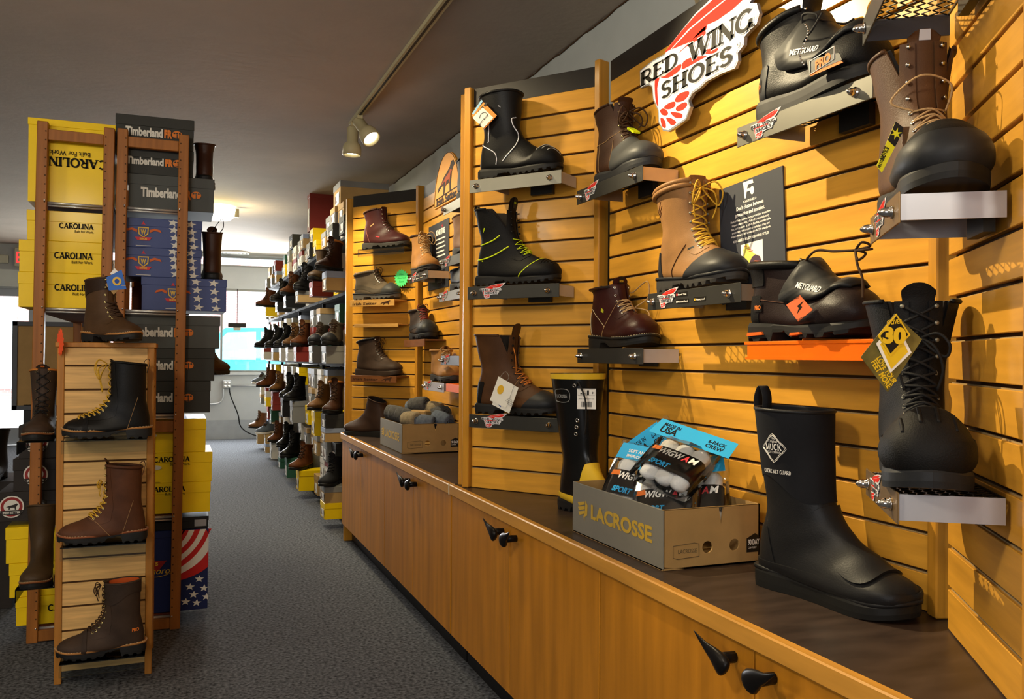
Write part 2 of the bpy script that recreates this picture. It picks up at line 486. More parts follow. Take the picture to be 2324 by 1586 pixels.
class Last:
    """the boot's surface: sections from the top of the shaft round the ankle to the toe"""
    def __init__(s, sp, nu, nth):
        k = s.k = sp.get('L', .31) / .31
        H = s.H = sp.get('H', .2)
        bx, fx, wt = sp.get('top', (.012, .145, .052))
        if H / (sp.get('L', .31) / .31) < .2:
            wt = min(wt, .047)
        toe = sp.get('toe', 1.0)
        wid = s.wid = sp.get('wid', 1.0)
        tilt = sp.get('tilt', .008)
        C = []
        nsh = max(2, int((H / k - .18) / .04))
        for i in range(nsh):
            t = i / nsh
            e = t ** 1.3
            C.append((bx + (.020 - bx) * e, (H - tilt) / k * (1 - t) + .150 * t, fx + (.146 - fx) * e, (H + tilt) / k * (1 - t) + .180 * t, wt + (.043 - wt) * (t ** .9), 0))
        if H / k < .2:
            C = [(bx, (H - tilt) / k, fx, (H + tilt) / k, wt, 0)]
        for b in LOW:
            b = list(b)
            if b[1] > (H - tilt) / k - .018:
                continue
            if b[5] > .15 or b[0] > .2:
                b[1] -= .009
            if b[2] > .25:
                b[3] = b[1] + (b[3] - b[1]) * toe
            C.append(tuple(b))
        s.ctrl = C
        P = crom(C, 8)
        # resample evenly
        d = [0]
        for a, b in zip(P, P[1:]):
            d.append(d[-1] + max(math.hypot(b[2] - a[2], b[3] - a[3]), .8 * math.hypot(b[0] - a[0], b[1] - a[1])))
        s.sec = []
        j = 0
        for i in range(nu + 1):
            q = d[-1] * i / nu
            while j < len(d) - 2 and d[j + 1] < q:
                j += 1
            t = (q - d[j]) / max(1e-9, d[j + 1] - d[j])
            s.sec.append(tuple(a + (b - a) * t for a, b in zip(P[j], P[j + 1])))
        s.nu, s.nth = nu, nth
        s.sp = sp
        s.build()
    def at(s, sec, th, off=0.0):
        Bx, Bz, Fx, Fz, w, sk = sec
        cx, cz = (Bx + Fx) / 2, (Bz + Fz) / 2
        hx, hz = (Fx - Bx) / 2, (Fz - Bz) / 2
        foot = min(1, max(0, (sk) / .2))
        c, n = math.cos(th), math.sin(th)
        cc = sgnpow(c, 1 - .25 * foot if c < 0 else 1)
        y = w * sgnpow(n, .85) * (1 - sk * c) * s.wid
        x, z = cx + hx * cc, cz + hz * cc
        return V3((x * s.k, y * s.k + .006 * math.sin(max(0, x) * 10), z * s.k))
    def build(s):
        s.V, s.U, s.TH, s.FX = [], [], [], []
        for i, sec in enumerate(s.sec):
            for j in range(s.nth):
                th = 2 * math.pi * (j + .5) / s.nth - math.pi
                s.V.append(s.at(sec, th))
                s.U.append(i / s.nu)
                s.TH.append(th)
                s.FX.append(sec[2] * s.k)
        n = s.nth
        s.F = [(i * n + j, i * n + (j + 1) % n, (i + 1) * n + (j + 1) % n, (i + 1) * n + j) for i in range(s.nu) for j in range(n)]
        last = s.nu * n
        s.F.append(tuple(last + j for j in range(n)))
        s.N = [V3() for _ in s.V]
        for f in s.F:
            a, b, c, = s.V[f[0]], s.V[f[1]], s.V[f[2]]
            nn = (b - a).cross(s.V[f[3]] - a)
            for i in f:
                s.N[i] += nn
        cen = V3((.12, 0, .1))
        for i, q in enumerate(s.N):
            s.N[i] = q.normalized() if q.length > 1e-12 else V3((1, 0, 0))
        # outward check on a side point
        m = (s.nu // 2) * n + n // 4
        if s.N[m].dot(V3((0, s.V[m].y, 0))) < 0:
            s.N = [-q for q in s.N]
            s.F = [f[::-1] for f in s.F]
    def fxz(s, fx):
        """section whose front point has this x (fraction lookup on the instep)"""
        for i in range(len(s.sec) - 2, -1, -1):
            a, b = s.sec[i], s.sec[i + 1]
            if a[5] >= 0 and a[2] * s.k <= fx <= b[2] * s.k and b[3] < a[3] + 1e-6 and a[3] * s.k < .2 * s.k + .03:
                t = (fx - a[2] * s.k) / max(1e-9, (b[2] - a[2]) * s.k)
                return tuple(p + (q - p) * t for p, q in zip(a, b)), (i + t) / s.nu
        return s.sec[-1], 1.0
    def sec_u(s, u):
        u = min(max(u, 0), 1) * s.nu
        i = min(int(u), s.nu - 1)
        t = u - i
        return tuple(p + (q - p) * t for p, q in zip(s.sec[i], s.sec[i + 1]))
    def pt(s, u, y, off=0.0, side=1):
        """point on the front half at height fraction u and lateral offset y, pushed out by off"""
        sec = s.sec_u(u)
        lo, hi = 0.0, math.pi / 2
        for _ in range(22):
            mid = (lo + hi) / 2
            if abs(s.at(sec, mid).y - .006 * math.sin(max(0, s.at(sec, mid).x / s.k) * 10)) < y:
                lo = mid
            else:
                hi = mid
        th = lo * side
        p = s.at(sec, th)
        e = .01
        du = s.at(s.sec_u(u + .01), th) - s.at(s.sec_u(u - .01), th)
        dt = s.at(sec, th + e) - s.at(sec, th - e)
        nn = du.cross(dt)
        if nn.length < 1e-9:
            nn = V3((1, 0, .3))
        nn.normalize()
        out = V3((sec[2] - sec[0], 0, sec[3] - sec[1]))
        if nn.dot(out) < 0:
            nn = -nn
        return p + nn * off, nn
def clip(V, N, F, f):
    V2, N2, mp, ed, F2, seg = [], [], {}, {}, [], []
    def vid(i):
        if i not in mp:
            mp[i] = len(V2)
            V2.append(V[i])
            N2.append(N[i])
        return mp[i]
    def eid(i, j):
        k = (min(i, j), max(i, j))
        if k not in ed:
            t = f[i] / (f[i] - f[j])
            ed[k] = len(V2)
            V2.append(V[i].lerp(V[j], t))
            N2.append(N[i].lerp(N[j], t).normalized())
        return ed[k]
    for fc in F:
        if all(f[i] > 0 for i in fc):
            F2.append(tuple(vid(i) for i in fc))
            continue
        if all(f[i] <= 0 for i in fc):
            continue
        o, cut = [], []
        n = len(fc)
        for a in range(n):
            i, j = fc[a], fc[(a + 1) % n]
            if f[i] > 0:
                o.append(vid(i))
            if (f[i] > 0) != (f[j] > 0):
                e = eid(i, j)
                o.append(e)
                cut.append(e)
        if len(o) >= 3:
            F2.append(tuple(o))
        if len(cut) == 2:
            seg.append(tuple(cut))
    return V2, N2, F2, seg
def rimmed(g, V, N, F, off, inner, mi=0):
    """surface pushed out by off, with its open edges turned in to inner"""
    o = [p + n * off for p, n in zip(V, N)]
    g.add(o, F, mi, True)
    cnt = {}
    for f in F:
        for a in range(len(f)):
            e = (f[a], f[(a + 1) % len(f)])
            k = (min(e), max(e))
            cnt[k] = None if k in cnt else e
    be = [e for e in cnt.values() if e]
    ids = {}
    vs = []
    for a, b in be:
        for i in (a, b):
            if i not in ids:
                ids[i] = len(vs)
                vs += [V[i] + N[i] * off, V[i] + N[i] * inner]
    g.add(vs, [(ids[b], ids[a], ids[a] + 1, ids[b] + 1) for a, b in be], mi, False)
def chains(V, seg):
    nb = {}
    for a, b in seg:
        nb.setdefault(a, []).append(b)
        nb.setdefault(b, []).append(a)
    seen, out = set(), []
    for st in sorted(nb, key=lambda i: len(nb[i])):
        if st in seen:
            continue
        c = [st]
        seen.add(st)
        while True:
            nx = [q for q in nb[c[-1]] if q not in seen]
            if not nx:
                break
            c.append(nx[0])
            seen.add(nx[0])
        if len(c) > 3:
            out.append(c)
    return out
def seam(g, L, f, r=.0008, off=.0006, mi=0, keep=None, n=5, min_len=.01):
    """a thread along f = 0 on the boot"""
    V2, N2, _, seg = clip(L.V, L.N, L.F, f)
    for c in chains(V2, seg):
        pts = [V2[i] + N2[i] * off for i in c if keep is None or keep(V2[i])]
        if len(pts) > 3 and sum((a - b).length for a, b in zip(pts, pts[1:])) > min_len:
            g.tube(pts, r, n, mi)
def sole_profile(kind, x):
    """(bottom, top) of the sole at x on a .31 boot"""
    top = .036 - .009 * min(1, max(0, (x - .02) / .16)) + .008 * max(0, (x - .25) / .06) ** 2
    spring = .010 * max(0, (x - .23) / .08) ** 1.6
    if kind == 'heel':
        b = 0 if x < .088 else (.016 if x < .118 else .016 - .012 * min(1, (x - .118) / .03))
        return max(b, spring + (.004 if x > .118 else 0)), top
    if kind == 'logger':
        b = 0 if x < .085 else (.026 if x < .105 else .026 - .022 * min(1, (x - .105) / .055))
        return max(b, spring + (.004 if x > .16 else 0)), top + .006
    return spring, top
def make_sole(sp, k, detail=True):
    kind = sp.get('sole', 'heel')
    half = crom(OUTL, 9 if detail else 3)
    loop = [(x, -y) for x, y in half] + [(x, y) for x, y in half[-2:0:-1]]
    n = len(loop)
    gr = sp.get('flare', 1.0)
    lug = sp.get('lug', .011)
    g = G()
    rows = []
    for frac, grow in ((0, .985), (.35, 1.0), (.8, 1.0), (1.0, .97)):
        row = []
        for i, (x, y) in enumerate(loop):
            b, t = sole_profile(kind, x)
            if detail and lug and frac == 0 and kind != 'flat':
                ph = int((x + .02) / lug)
                if ph % 2 and (x < .085 or x > .12):
                    b += sp.get('lugd', .006)
            z = b + (t - b) * frac
            row.append(V3(((.155 + (x - .155) * (grow if frac else .99)) * k, y * grow * gr * sp.get('wid', 1.0) * k + .006 * math.sin(max(0, x) * 10), z * k)))
        rows.append(row)
    vs = [p for r in rows for p in r]
    fs = [(a * n + i, a * n + (i + 1) % n, (a + 1) * n + (i + 1) % n, (a + 1) * n + i) for a in range(3) for i in range(n)]
    g.add(vs, fs, 0, False)
    hn = len(half)
    for a in (0, 3):
        for i in range(hn - 1):
            p, q = i, i + 1
            p2, q2 = (n - i) % n, (n - i - 1) % n
            if i == hn - 2:
                q2 = q
            idx = [a * n + p, a * n + q, a * n + q2, a * n + p2]
            idx = list(dict.fromkeys(idx))
            if len(idx) >= 3:
                g.add(vs, [idx if a == 3 else idx[::-1]], 0, False)
    return g
def make_welt(sp, k):
    half = crom(OUTL, 7)
    loop = [(x, -y) for x, y in half] + [(x, y) for x, y in half[-2:0:-1]]
    kind = sp.get('sole', 'heel')
    g = G()
    pts = []
    vs = []
    n = len(loop)
    prof = [(-.004, 1.0), (-.004, 1.045), (.001, 1.055), (.003, 1.03), (.003, .9)]
    for dz, grow in prof:
        for x, y in loop:
            b, t = sole_profile(kind, x)
            gx = .155 + (x - .155) * (1 + (grow - 1) * .4)
            vs.append(V3((gx * k, y * grow * sp.get('wid', 1.0) * k + .006 * math.sin(max(0, x) * 10), (t + dz) * k)))
    fs = [(a * n + i, a * n + (i + 1) % n, (a + 1) * n + (i + 1) % n, (a + 1) * n + i) for a in range(len(prof) - 1) for i in range(n)]
    g.add(vs, fs, 0, True)
    thread = [vs[3 * n + i] * 1.0 + V3((0, 0, .0006)) for i in range(n)]
    return g, thread
def bow(L, u, spread, size, hang=.03, lift=.012):
    """two loops and two loose ends at the top of the lacing"""
    c, nn = L.pt(u, 0.0005, lift)
    up = V3((0, 0, 1))
    out = []
    for s_ in (1, -1):
        side = V3((0, s_, 0))
        pts = [c, c + side * spread * .6 + nn * size * .5 + up * size * .25, c + side * spread + nn * size * .7 - up * size * .35, c + side * spread * .9 + nn * size * .45 - up * size * 1.0,
               c + side * spread * .4 + nn * size * .3 - up * size * .6, c]
        out.append(crom(pts, 6))
        pts = [c, c + side * spread * .5 + nn * size * .5 - up * hang * .3, c + side * spread * .8 + nn * size * .4 - up * hang, c + side * spread * .6 + nn * size * .25 - up * hang * 1.7]
        out.append(crom(pts, 5))
    return out
def boot(name, label, sp, M, group=None, cat='boot', detail=2):
    """sp: what the boot is made of. Returns the root Empty."""
    root = thing(name, label, cat, M, group)
    hi = detail >= 2
    L = Last(sp, 64 if hi else 26, 56 if hi else 24)
    k = L.k
    H = L.H
    up_m = sp['mat']
    laced = sp.get('laced', True)
    gap = sp.get('gap', .013) * k
    xv = sp.get('xv', .205) * k
    nv = len(L.V)
    front = [math.cos(t) > 0 for t in L.TH]
    YC = [.006 * math.sin(max(0, p.x / k) * 10) for p in L.V]
    thr = []
    for i in range(nv):
        p = L.V[i]
        if front[i] and L.U[i] < .72:
            open_ = sp.get('open', 0) * max(0, (p.z - .15 * k)) / max(.05, H - .15 * k)
            thr.append(max(abs(p.y - YC[i]) - gap * (1 + .25 * (L.U[i] < .3)) - open_, L.FX[i] - xv))
        else:
            thr.append(.05)
    # ---- upper
    g = G()
    if laced:
        V2, N2, F2, seg = clip(L.V, L.N, L.F, thr)
    else:
        V2, N2, F2 = L.V, L.N, L.F
    lift = sp.get('puff')
    if lift:
        V2 = [p + n * lift(p) for p, n in zip(V2, N2)]
    rimmed(g, V2, N2, F2, 0, -.0035)
    g.obj('upper', up_m, root)
    # ---- lining seen through the opening
    g = G()
    m = L.nth
    rows = []
    for i in range(L.nu + 1):
        if L.sec[i][5] > .03:
            break
        rows.append(i)
    rows = rows[:max(4, len(rows))]
    vs, fs = [], []
    for a, i in enumerate(rows):
        for j in range(m):
            q = i * m + j
            vs.append(L.V[q] - L.N[q] * .005)
    fs = [(a * m + (j + 1) % m, a * m + j, (a + 1) * m + j, (a + 1) * m + (j + 1) % m) for a in range(len(rows) - 1) for j in range(m)]
    if laced:
        tt = [thr[i * m + j] + .004 for i in rows for j in range(m)]
        v3, n3, f3, _ = clip(vs, [V3((0, 0, 1))] * len(vs), fs, tt)
        g.add(v3, f3, 0, True)
    else:
        g.add(vs, fs, 0, True)
    base = (len(rows) - 1) * m
    g.add([vs[base + j] for j in range(m)], [tuple(range(m))], 0, False)
    g.obj('lining', sp.get('lining', LINING), root)
    # ---- sole
    make_sole(sp, k, hi).obj('sole', sp.get('sole_mat', RUBBER), root)
    if sp.get('welt'):
        w, thread = make_welt(sp, k)
        wo = w.obj('welt', sp['welt'], root)
        if hi and sp.get('welt_thread'):
            s_ = G()
            for i in range(0, len(thread), 2):
                s_.tube([thread[i], thread[(i + 1) % len(thread)]], .0008, 4)
            s_.obj('welt_stitching', sp['welt_thread'], wo)
    if sp.get('mid'):
        a = dict(sp)
        g = G()
        w, _ = make_welt(sp, k)
        w.obj('midsole', sp['mid'], root)
    # ---- collar
    top = [L.V[j] for j in range(m)]
    if laced:
        ring = [L.V[j] for j in range(m) if thr[j] > 0]
        idx = [j for j in range(m) if thr[j] > 0]
        st = next((a for a in range(len(idx)) if (idx[a] - idx[a - 1]) % m != 1), 0)
        ring = [L.V[idx[(st + a) % len(idx)]] for a in range(len(idx))]
    else:
        ring = top
    cr = sp.get('collar_r', .004)
    if cr:
        cg = G()
        rows_c = sp.get('collar_rows', 1)
        for q in range(rows_c):
            if q == 0:
                cg.tube(ring, cr, 8, 0, closed=not laced)
            else:
                rr = [p - V3((0, 0, q * cr * 1.7)) for p in ring]
                rr = [p + (p - V3((.08 * k, 0, p.z))).normalized() * .0015 for p in rr]
                cg.tube(rr, cr, 8, 0, closed=not laced)
        cg.obj('collar', sp.get('collar_mat', up_m), root)
    # ---- tongue, eyestays, lacing
    if laced:
        tg = G()
        rows_t = []
        ext = sp.get('tongue', .03)
        cols = [-1, -.7, -.35, 0, .35, .7, 1]
        uv = L.fxz(xv)[1]
        nT = 22 if hi else 8
        tw = gap + .010
        p0, n0 = L.pt(0.0, .0005, -.004)
        for q in range(5, 0, -1):
            t = q / 5
            row = []
            for c in cols:
                a, nn = L.pt(0.0, abs(c) * tw + .0005, -.004, 1 if c >= 0 else -1)
                a = a + V3((.010 * t, c * .006 * t, ext * t))
                a.y *= 1 - .22 * t ** 3
                a.z -= (.010 * abs(c) ** 2.5 * t ** 2) if ext > .015 else 0
                row.append(a)
            rows_t.append(row)
        for q in range(nT + 1):
            u = uv * 1.04 * q / nT
            row = []
            for c in cols:
                a, nn = L.pt(u, abs(c) * tw + .0005, -.0035 + .002 * (1 - abs(c)), 1 if c >= 0 else -1)
                row.append(a)
            rows_t.append(row)
        nc = len(cols)
        vs = [p for r in rows_t for p in r]
        nr = len(rows_t)
        back = [p + V3((-.004, 0, 0)) for p in vs]
        fs = [(a * nc + b, a * nc + b + 1, (a + 1) * nc + b + 1, (a + 1) * nc + b) for a in range(nr - 1) for b in range(nc - 1)]
        tg.add(vs, fs, 0, True)
        tg.add(back[:nc * 7], [f[::-1] for f in fs[:(nc - 1) * 6]], 0, True)
        rim = [0 + b for b in range(nc)]
        tg.add([vs[b] for b in rim] + [back[b] for b in rim], [(b, b + nc, b + nc + 1, b + 1) for b in range(nc - 1)], 0, False)
        tongue = tg.obj('tongue', sp.get('tongue_mat', up_m), root)
        if sp.get('tongue_patch'):
            pm, txt, tm = sp['tongue_patch']
            pg = G()
            A = [rows_t[0][2], rows_t[0][4], rows_t[4][4], rows_t[4][2]]
            nn = (A[1] - A[0]).cross(A[3] - A[0]).normalized()
            if nn.x < 0:
                nn = -nn
            pg.add([p + nn * .0016 for p in A], [(0, 1, 2, 3)], 0)
            rt = (A[1] - A[0])
            if rt.y < 0:
                rt = -rt
            upv = (A[0] - A[3]).normalized()
            rtn = rt.normalized()
            MM = Matrix(((rtn.x, -nn.x, upv.x, 0), (rtn.y, -nn.y, upv.y, 0), (rtn.z, -nn.z, upv.z, 0), (0, 0, 0, 1)))
            cen = (A[0] + A[1] + A[2] + A[3]) / 4
            MM.translation = cen + nn * .0016
            if txt:
                text(pg, txt, 0, -.003, .007, 1, y=-.0006, bold=.03, align='c', width=rt.length * .85, M=MM)
            pg.obj('tongue_patch', [pm, tm], tongue)
        if hi and sp.get('eyestay', True):
            f = [-abs(abs(L.V[i].y - YC[i]) - gap - .011) + .0105 if (front[i] and L.FX[i] < xv + .012 and L.U[i] < .72) else -.01 for i in range(nv)]
            f = [min(a, xv + .010 - L.FX[i]) for i, a in enumerate(f)]
            v3, n3, f3, _ = clip(L.V, L.N, L.F, f)
            eg = G()
            rimmed(eg, v3, n3, f3, .0013, -.001)
            if eg.v:
                eg.obj('eyestay', sp.get('eyestay_mat', up_m), root)
        ne = sp.get('eyelets', 7)
        u0 = sp.get('u0', .02)
        us = [u0 + (uv * .97 - u0) * i / (ne - 1) for i in range(ne)]
        hooks = sp.get('hooks', 0)
        EL, ER = [], []
        for i, u in enumerate(us):
            for sd, lst in ((1, EL), (-1, ER)):
                p, nn = L.pt(u, gap + .009, .0016, sd)
                lst.append((p, nn))
                if detail >= 1:
                    ey = G()
                    if i < hooks:
                        ey.tube([p, p + nn * .005, p + nn * .0052, p + nn * .0075], [.0022, .0026, .004, .0034], 8)
                    else:
                        t = nn.cross(V3((0, 0, 1)))
                        t = t.normalized() if t.length > .01 else V3((0, 1, 0))
                        b = nn.cross(t)
                        ey.tube([p + nn * .0006 + (t * math.cos(a) + b * math.sin(a)) * .0033 for a in (2 * math.pi * q / 9 for q in range(9))], .0014, 5, closed=True)
                    ey.obj('lace_hook' if i < hooks else 'eyelet', sp.get('eyelet_mat', BRASS), root)
        lg = G()
        lr = sp.get('lace_r', .0019)
        st = sp.get('lace_from', 0)
        for i in range(st, ne - 1):
            for a, b in ((EL, ER), (ER, EL)):
                p, n1 = a[i + 1]
                q, n2 = b[i]
                mid, nm = L.pt((us[i] + us[i + 1]) / 2, .0005, .006 + (.002 if a is EL else 0))
                lg.tube(crom([p + n1 * .001, p.lerp(mid, .45) + n1 * .003, mid, mid.lerp(q, .55) + n2 * .003, q + n2 * .001], 3), lr, 5)
        p, _ = EL[-1]
        q, _ = ER[-1]
        mid, nm = L.pt(us[-1], .0005, .006)
        lg.tube(crom([p, mid, q], 4), lr, 5)
        if sp.get('bow', True) and hi:
            bu = us[st] + sp.get('bow_u', .0)
            for c in bow(L, bu, sp.get('bow_w', .03), sp.get('bow_s', .03), sp.get('bow_h', .03)):
                lg.tube(c, lr, 5)
        for c in sp.get('lace_extra', []):
            lg.tube(crom(c, 6), lr, 5)
        if lg.v:
            lg.obj('laces', sp.get('lace_mat', LACEB), root)
    # ---- patches laid over the upper
    for nm, mm, fn, off in sp.get('patches', []):
        f = [fn(L.V[i], L.TH[i], L.FX[i], L.U[i]) for i in range(nv)]
        if laced and not nm.startswith('over_'):
            f = [min(a, b) for a, b in zip(f, thr)]
        v3, n3, f3, _ = clip(L.V, L.N, L.F, f)
        pg = G()
        rimmed(pg, v3, n3, f3, off, -.001)
        if pg.v:
            pg.obj(nm.replace('over_', ''), mm, root)
    if hi:
        by = {}
        for mm, fn, r, keep in sp.get('seams', []):
            f = [fn(L.V[i], L.TH[i], L.FX[i], L.U[i]) for i in range(nv)]
            sg = by.setdefault(mm.name, (G(), mm))[0]
            seam(sg, L, f, r, .0011, 0, keep)
        for sg, mm in by.values():
            if sg.v:
                sg.obj('stitching' if mm is not REFLECT and mm is not NEON else 'piping', mm, root)
    if sp.get('loop'):
        lm = sp['loop']
        lg = G()
        b = L.at(L.sec[0], math.pi)
        b2 = L.at(L.sec_u(.06), math.pi)
        h = sp.get('loop_h', .02)
        pts = crom([b2 + V3((-.001, 0, 0)), b + V3((-.004 - .3 * h, 0, h * .2)), b + V3((-.006, 0, h)), b + V3((.006, 0, h * .5)), b + V3((.004, 0, -.015))], 5)
        w = sp.get('loop_w', .008)
        vs = []
        for p in pts:
            vs += [p + V3((0, -w, 0)), p + V3((0, w, 0))]
        lg.add(vs, [(2 * i, 2 * i + 1, 2 * i + 3, 2 * i + 2) for i in range(len(pts) - 1)], 0, True)
        lo = lg.obj('pull_loop', lm, root)
        if sp.get('loop_stripe'):
            sg = G()
            vs = []
            for p in pts:
                vs += [p + V3((-.0008, -w * .4, .0006)), p + V3((-.0008, w * .4, .0006))]
            sg.add(vs, [(2 * i, 2 * i + 1, 2 * i + 3, 2 * i + 2) for i in range(len(pts) - 1)], 0, True)
            sg.obj('reflective_stripe', sp['loop_stripe'], lo)
        mo = lo.modifiers.new('thick', 'SOLIDIFY')
        mo.thickness = .002
    root['_L'] = 0
    del root['_L']
    return root, L
def sidept(L, x, z, side=-1, off=.001):
    """point on the boot's flank with this x, z (side -1 is the one facing the shop when the toe points right)"""
    best, bd = None, 1e9
    for i, p in enumerate(L.V):
        if p.y * side > -.004:
            d = (p.x - x) ** 2 + (p.z - z) ** 2
            if d < bd and (p.y * side > .01 or d < 1e-5):
                bd, best = d, i
    return L.V[best] + L.N[best] * off, L.N[best]
def flank_frame(L, x, z, side=-1, off=.0012, spin=0.0):
    """a frame lying on the flank: x along the boot, z up, -y out of the leather"""
    p, n = sidept(L, x, z, side, off)
    xr = V3((1 if side < 0 else -1, 0, 0))
    xr = (xr - n * xr.dot(n)).normalized()
    zr = xr.cross(-n)
    if zr.z < 0:
        zr = -zr
    c, s_ = math.cos(spin), math.sin(spin)
    xr, zr = xr * c + zr * s_, zr * c - xr * s_
    return Matrix(((xr.x, -n.x, zr.x, p.x), (xr.y, -n.y, zr.y, p.y), (xr.z, -n.z, zr.z, p.z), (0, 0, 0, 1)))
# leathers and rubbers
RUBBER = mat('black_rubber', '#151413', 0.6, var=0.15, scale=30, spec=0.3)
LINING = mat('dark_lining', '#1d1815', 0.9, var=0.1)
BRASS = mat('antique_brass', '#8a7a58', 0.28, 0.9, var=0)
NICKEL = mat('nickel_eyelet', '#c9c6c0', 0.2, 1.0, var=0)
BRASSB = mat('bright_brass', '#d8c88a', 0.25, 0.9, var=0)
LACEB = mat('brown_lace', '#3a2616', 0.8, var=0.2, scale=300)
LACEK = mat('black_lace', '#1c1b1b', 0.7, var=0.2, scale=300)
LACEY = mat('yellow_lace', '#c79a2c', 0.7, var=0.25, scale=300)
LACET = mat('tan_lace', '#a8875c', 0.7, var=0.25, scale=300)
LACEO = mat('orange_lace', '#b56a28', 0.7, var=0.25, scale=300)
NEON = mat('neon_piping', '#d3e81c', 0.4, var=0, emit=0.0)
REFLECT = mat('reflective_piping', '#d8d8dc', 0.3, 0.2, var=0)
STITCHT = mat('tan_stitch', '#b08a5a', 0.8, var=0)
STITCHC = mat('cream_stitch', '#c8b890', 0.8, var=0)
def leather(name, hx, rough=0.48, var=0.2, bump=0.25):
    return mat(name, hx, rough, var=var, scale=14, bump=bump, bscale=420, spec=0.16)
BLKL = leather('black_leather', '#131211', 0.42)
BLKN = leather('matte_black_leather', '#111010', 0.6, bump=0.4)
DBRN = leather('dark_brown_leather', '#3c2416', 0.5)
LOGB = leather('logger_brown_leather', '#4a3420', 0.5)
REDB = leather('reddish_brown_leather', '#50301e', 0.55, 0.25)
UMBR = leather('umber_oiled_leather', '#3a2c22', 0.6, 0.25)
CHBR = leather('chestnut_leather', '#5a3218', 0.55, 0.3)
TANL = leather('tan_leather', '#866038', 0.5, 0.16)
OXBL = leather('oxblood_leather', '#331512', 0.36)
MARN = leather('maroon_leather', '#3f1f1e', 0.4)
BNBR = leather('bark_brown_leather', '#4a2f1a', 0.55)
WHEA = leather('wheat_leather', '#9a6c38', 0.6)
GREYT = leather('grey_brown_suede', '#5c5142', 0.75)
GREYR = mat('grey_rubber', '#3a3b3b', 0.5, var=0.08)
DGRYR = mat('dark_grey_rubber', '#222325', 0.5, var=0.08, bump=0.1)
SOLEG = mat('dark_grey_sole', '#34322f', 0.6, var=0.1)
WELTT = mat('tan_welt', '#a5713c', 0.6, var=0.15)
WELTB = mat('brown_welt', '#7a4a28', 0.6, var=0.15)
# ------------------------------------------------------------------ room
XW, YB, ZC = 1.66, 12.8, 2.62
CARPET = mat('charcoal_carpet', '#54565a', 0.95, var=0.85, scale=75, bump=0.35, bscale=420, detail=9, spec=0.1)
PLASTER = mat('taupe_ceiling', '#b3a494', 0.85, var=0.05, scale=3, bump=0.9, bscale=22)
WALLG = mat('grey_wall_paint', '#c2c5bf', 0.85, var=0.06, scale=4)
WALLB = mat('pale_grey_wall', '#b4b6b6', 0.85, var=0.04, scale=4)
WALLD = mat('dark_wall', '#8a857c', 0.9, var=0.05)
FRAMEA = mat('aluminium_frame', '#8b8e90', 0.4, 0.6, var=0)
g = G().box(-4.5, XW, -3.2, YB, -.05, 0)
struct('floor', g, CARPET)
g = G().box(-4.5, XW + .1, -3.2, YB + .1, ZC, ZC + .05)
struct('ceiling', g, PLASTER)
g = G().box(XW, XW + .1, -3.2, YB + .1, 0, ZC)
wr = struct('wall_right', g, WALLG)
# crack line and flaked patch along the top of the wall
g = G()
pts = [V3((XW - .004, y, ZC - .004 + .003 * math.sin(y * 17) + .002 * math.sin(y * 41))) for y in [1.5 + i * .05 for i in range(110)]]
g.tube(pts, .0035, 5)
g.obj('ceiling_crack', SLOTD, wr)
g = G()
FLAKE = mat('flaked_plaster', '#b3a27e', 0.95, var=0.25, scale=60)
rr = random.Random(3)
for cx, cz, sz in ((2.62, 2.52, .055), (2.55, 2.53, .05), (2.50, 2.45, .04), (2.46, 2.54, .045), (2.70, 2.56, .03)):
    pl = [(cx + sz * rr.uniform(.6, 1.1) * math.cos(a), cz + sz * rr.uniform(.6, 1.1) * math.sin(a)) for a in (2 * math.pi * i / 14 for i in range(14))]
    g.add([(XW - .0015, y, min(z, ZC - .003)) for y, z in pl], [tuple(range(14))])
g.obj('flaked_paint', FLAKE, wr)
g = G().box(-4.6, -4.5, -3.2, YB + .1, 0, ZC)
struct('wall_left', g, WALLD)
g = G().box(-4.5, XW, -3.3, -3.2, 0, ZC)
struct('wall_front', g, WALLD)
# back wall with door, transom and window openings
WX0, WX1, WZ0, WZ1 = -.95, 1.5, .945, 2.13
TZ0, TZ1 = 2.44, 2.60
DX0, DX1, DZ1 = -2.95, -1.72, 2.04
g = G()
for x0, x1, z0, z1 in ((-4.5, DX0, 0, ZC), (DX0, DX1, DZ1, ZC), (DX1, WX0, 0, ZC), (WX0, WX1, 0, WZ0), (WX0, WX1, WZ1, TZ0), (WX0, WX1, TZ1, ZC), (WX1, XW, 0, ZC)):
    g.box(x0, x1, YB, YB + .12, z0, z1)
wb = struct('wall_back', g, WALLB)
g = G().box(DX1 + .1, XW, YB - .012, YB, 0, .02).box(WX0 - .9, XW, YB - .010, YB, .02, .27)
struct('baseboard_back', g, mat('grey_base_band', '#9fa2a4', .8, var=.05))
PANE = glassy('window_glass', '#f2fafc', 0.02, 0.97)
def window(name, x0, x1, z0, z1, mull):
    g = G()
    t = .028
    for a in [x0, x1 - t] + [x0 + (x1 - x0) * m - t / 2 for m in mull]:
        g.box(a, a + t, YB + .02, YB + .07, z0, z1)
    g.box(x0, x1, YB + .02, YB + .07, z0, z0 + t).box(x0, x1, YB + .02, YB + .07, z1 - t, z1)
    w = struct(name, g, FRAMEA)
    G().box(x0 + .01, x1 - .01, YB + .042, YB + .046, z0 + .01, z1 - .01).obj('pane', PANE, w)
    return w
w1 = window('window_1', WX0, WX1, WZ0, WZ1, (.63,))
G().box(WX0 - .03, WX1, YB - .05, YB + .03, WZ0 - .035, WZ0).obj('sill', WALLB, w1)
window('window_2', WX0, WX1, TZ0, TZ1, (.5,))
g = G()
for a, b, c, d in ((DX0, DX0 + .09, 0, DZ1), (DX1 - .09, DX1, 0, DZ1), (DX0, DX1, 0, .22), (DX0, DX1, DZ1 - .1, DZ1)):
    g.box(a, b, YB + .03, YB + .08, c, d)
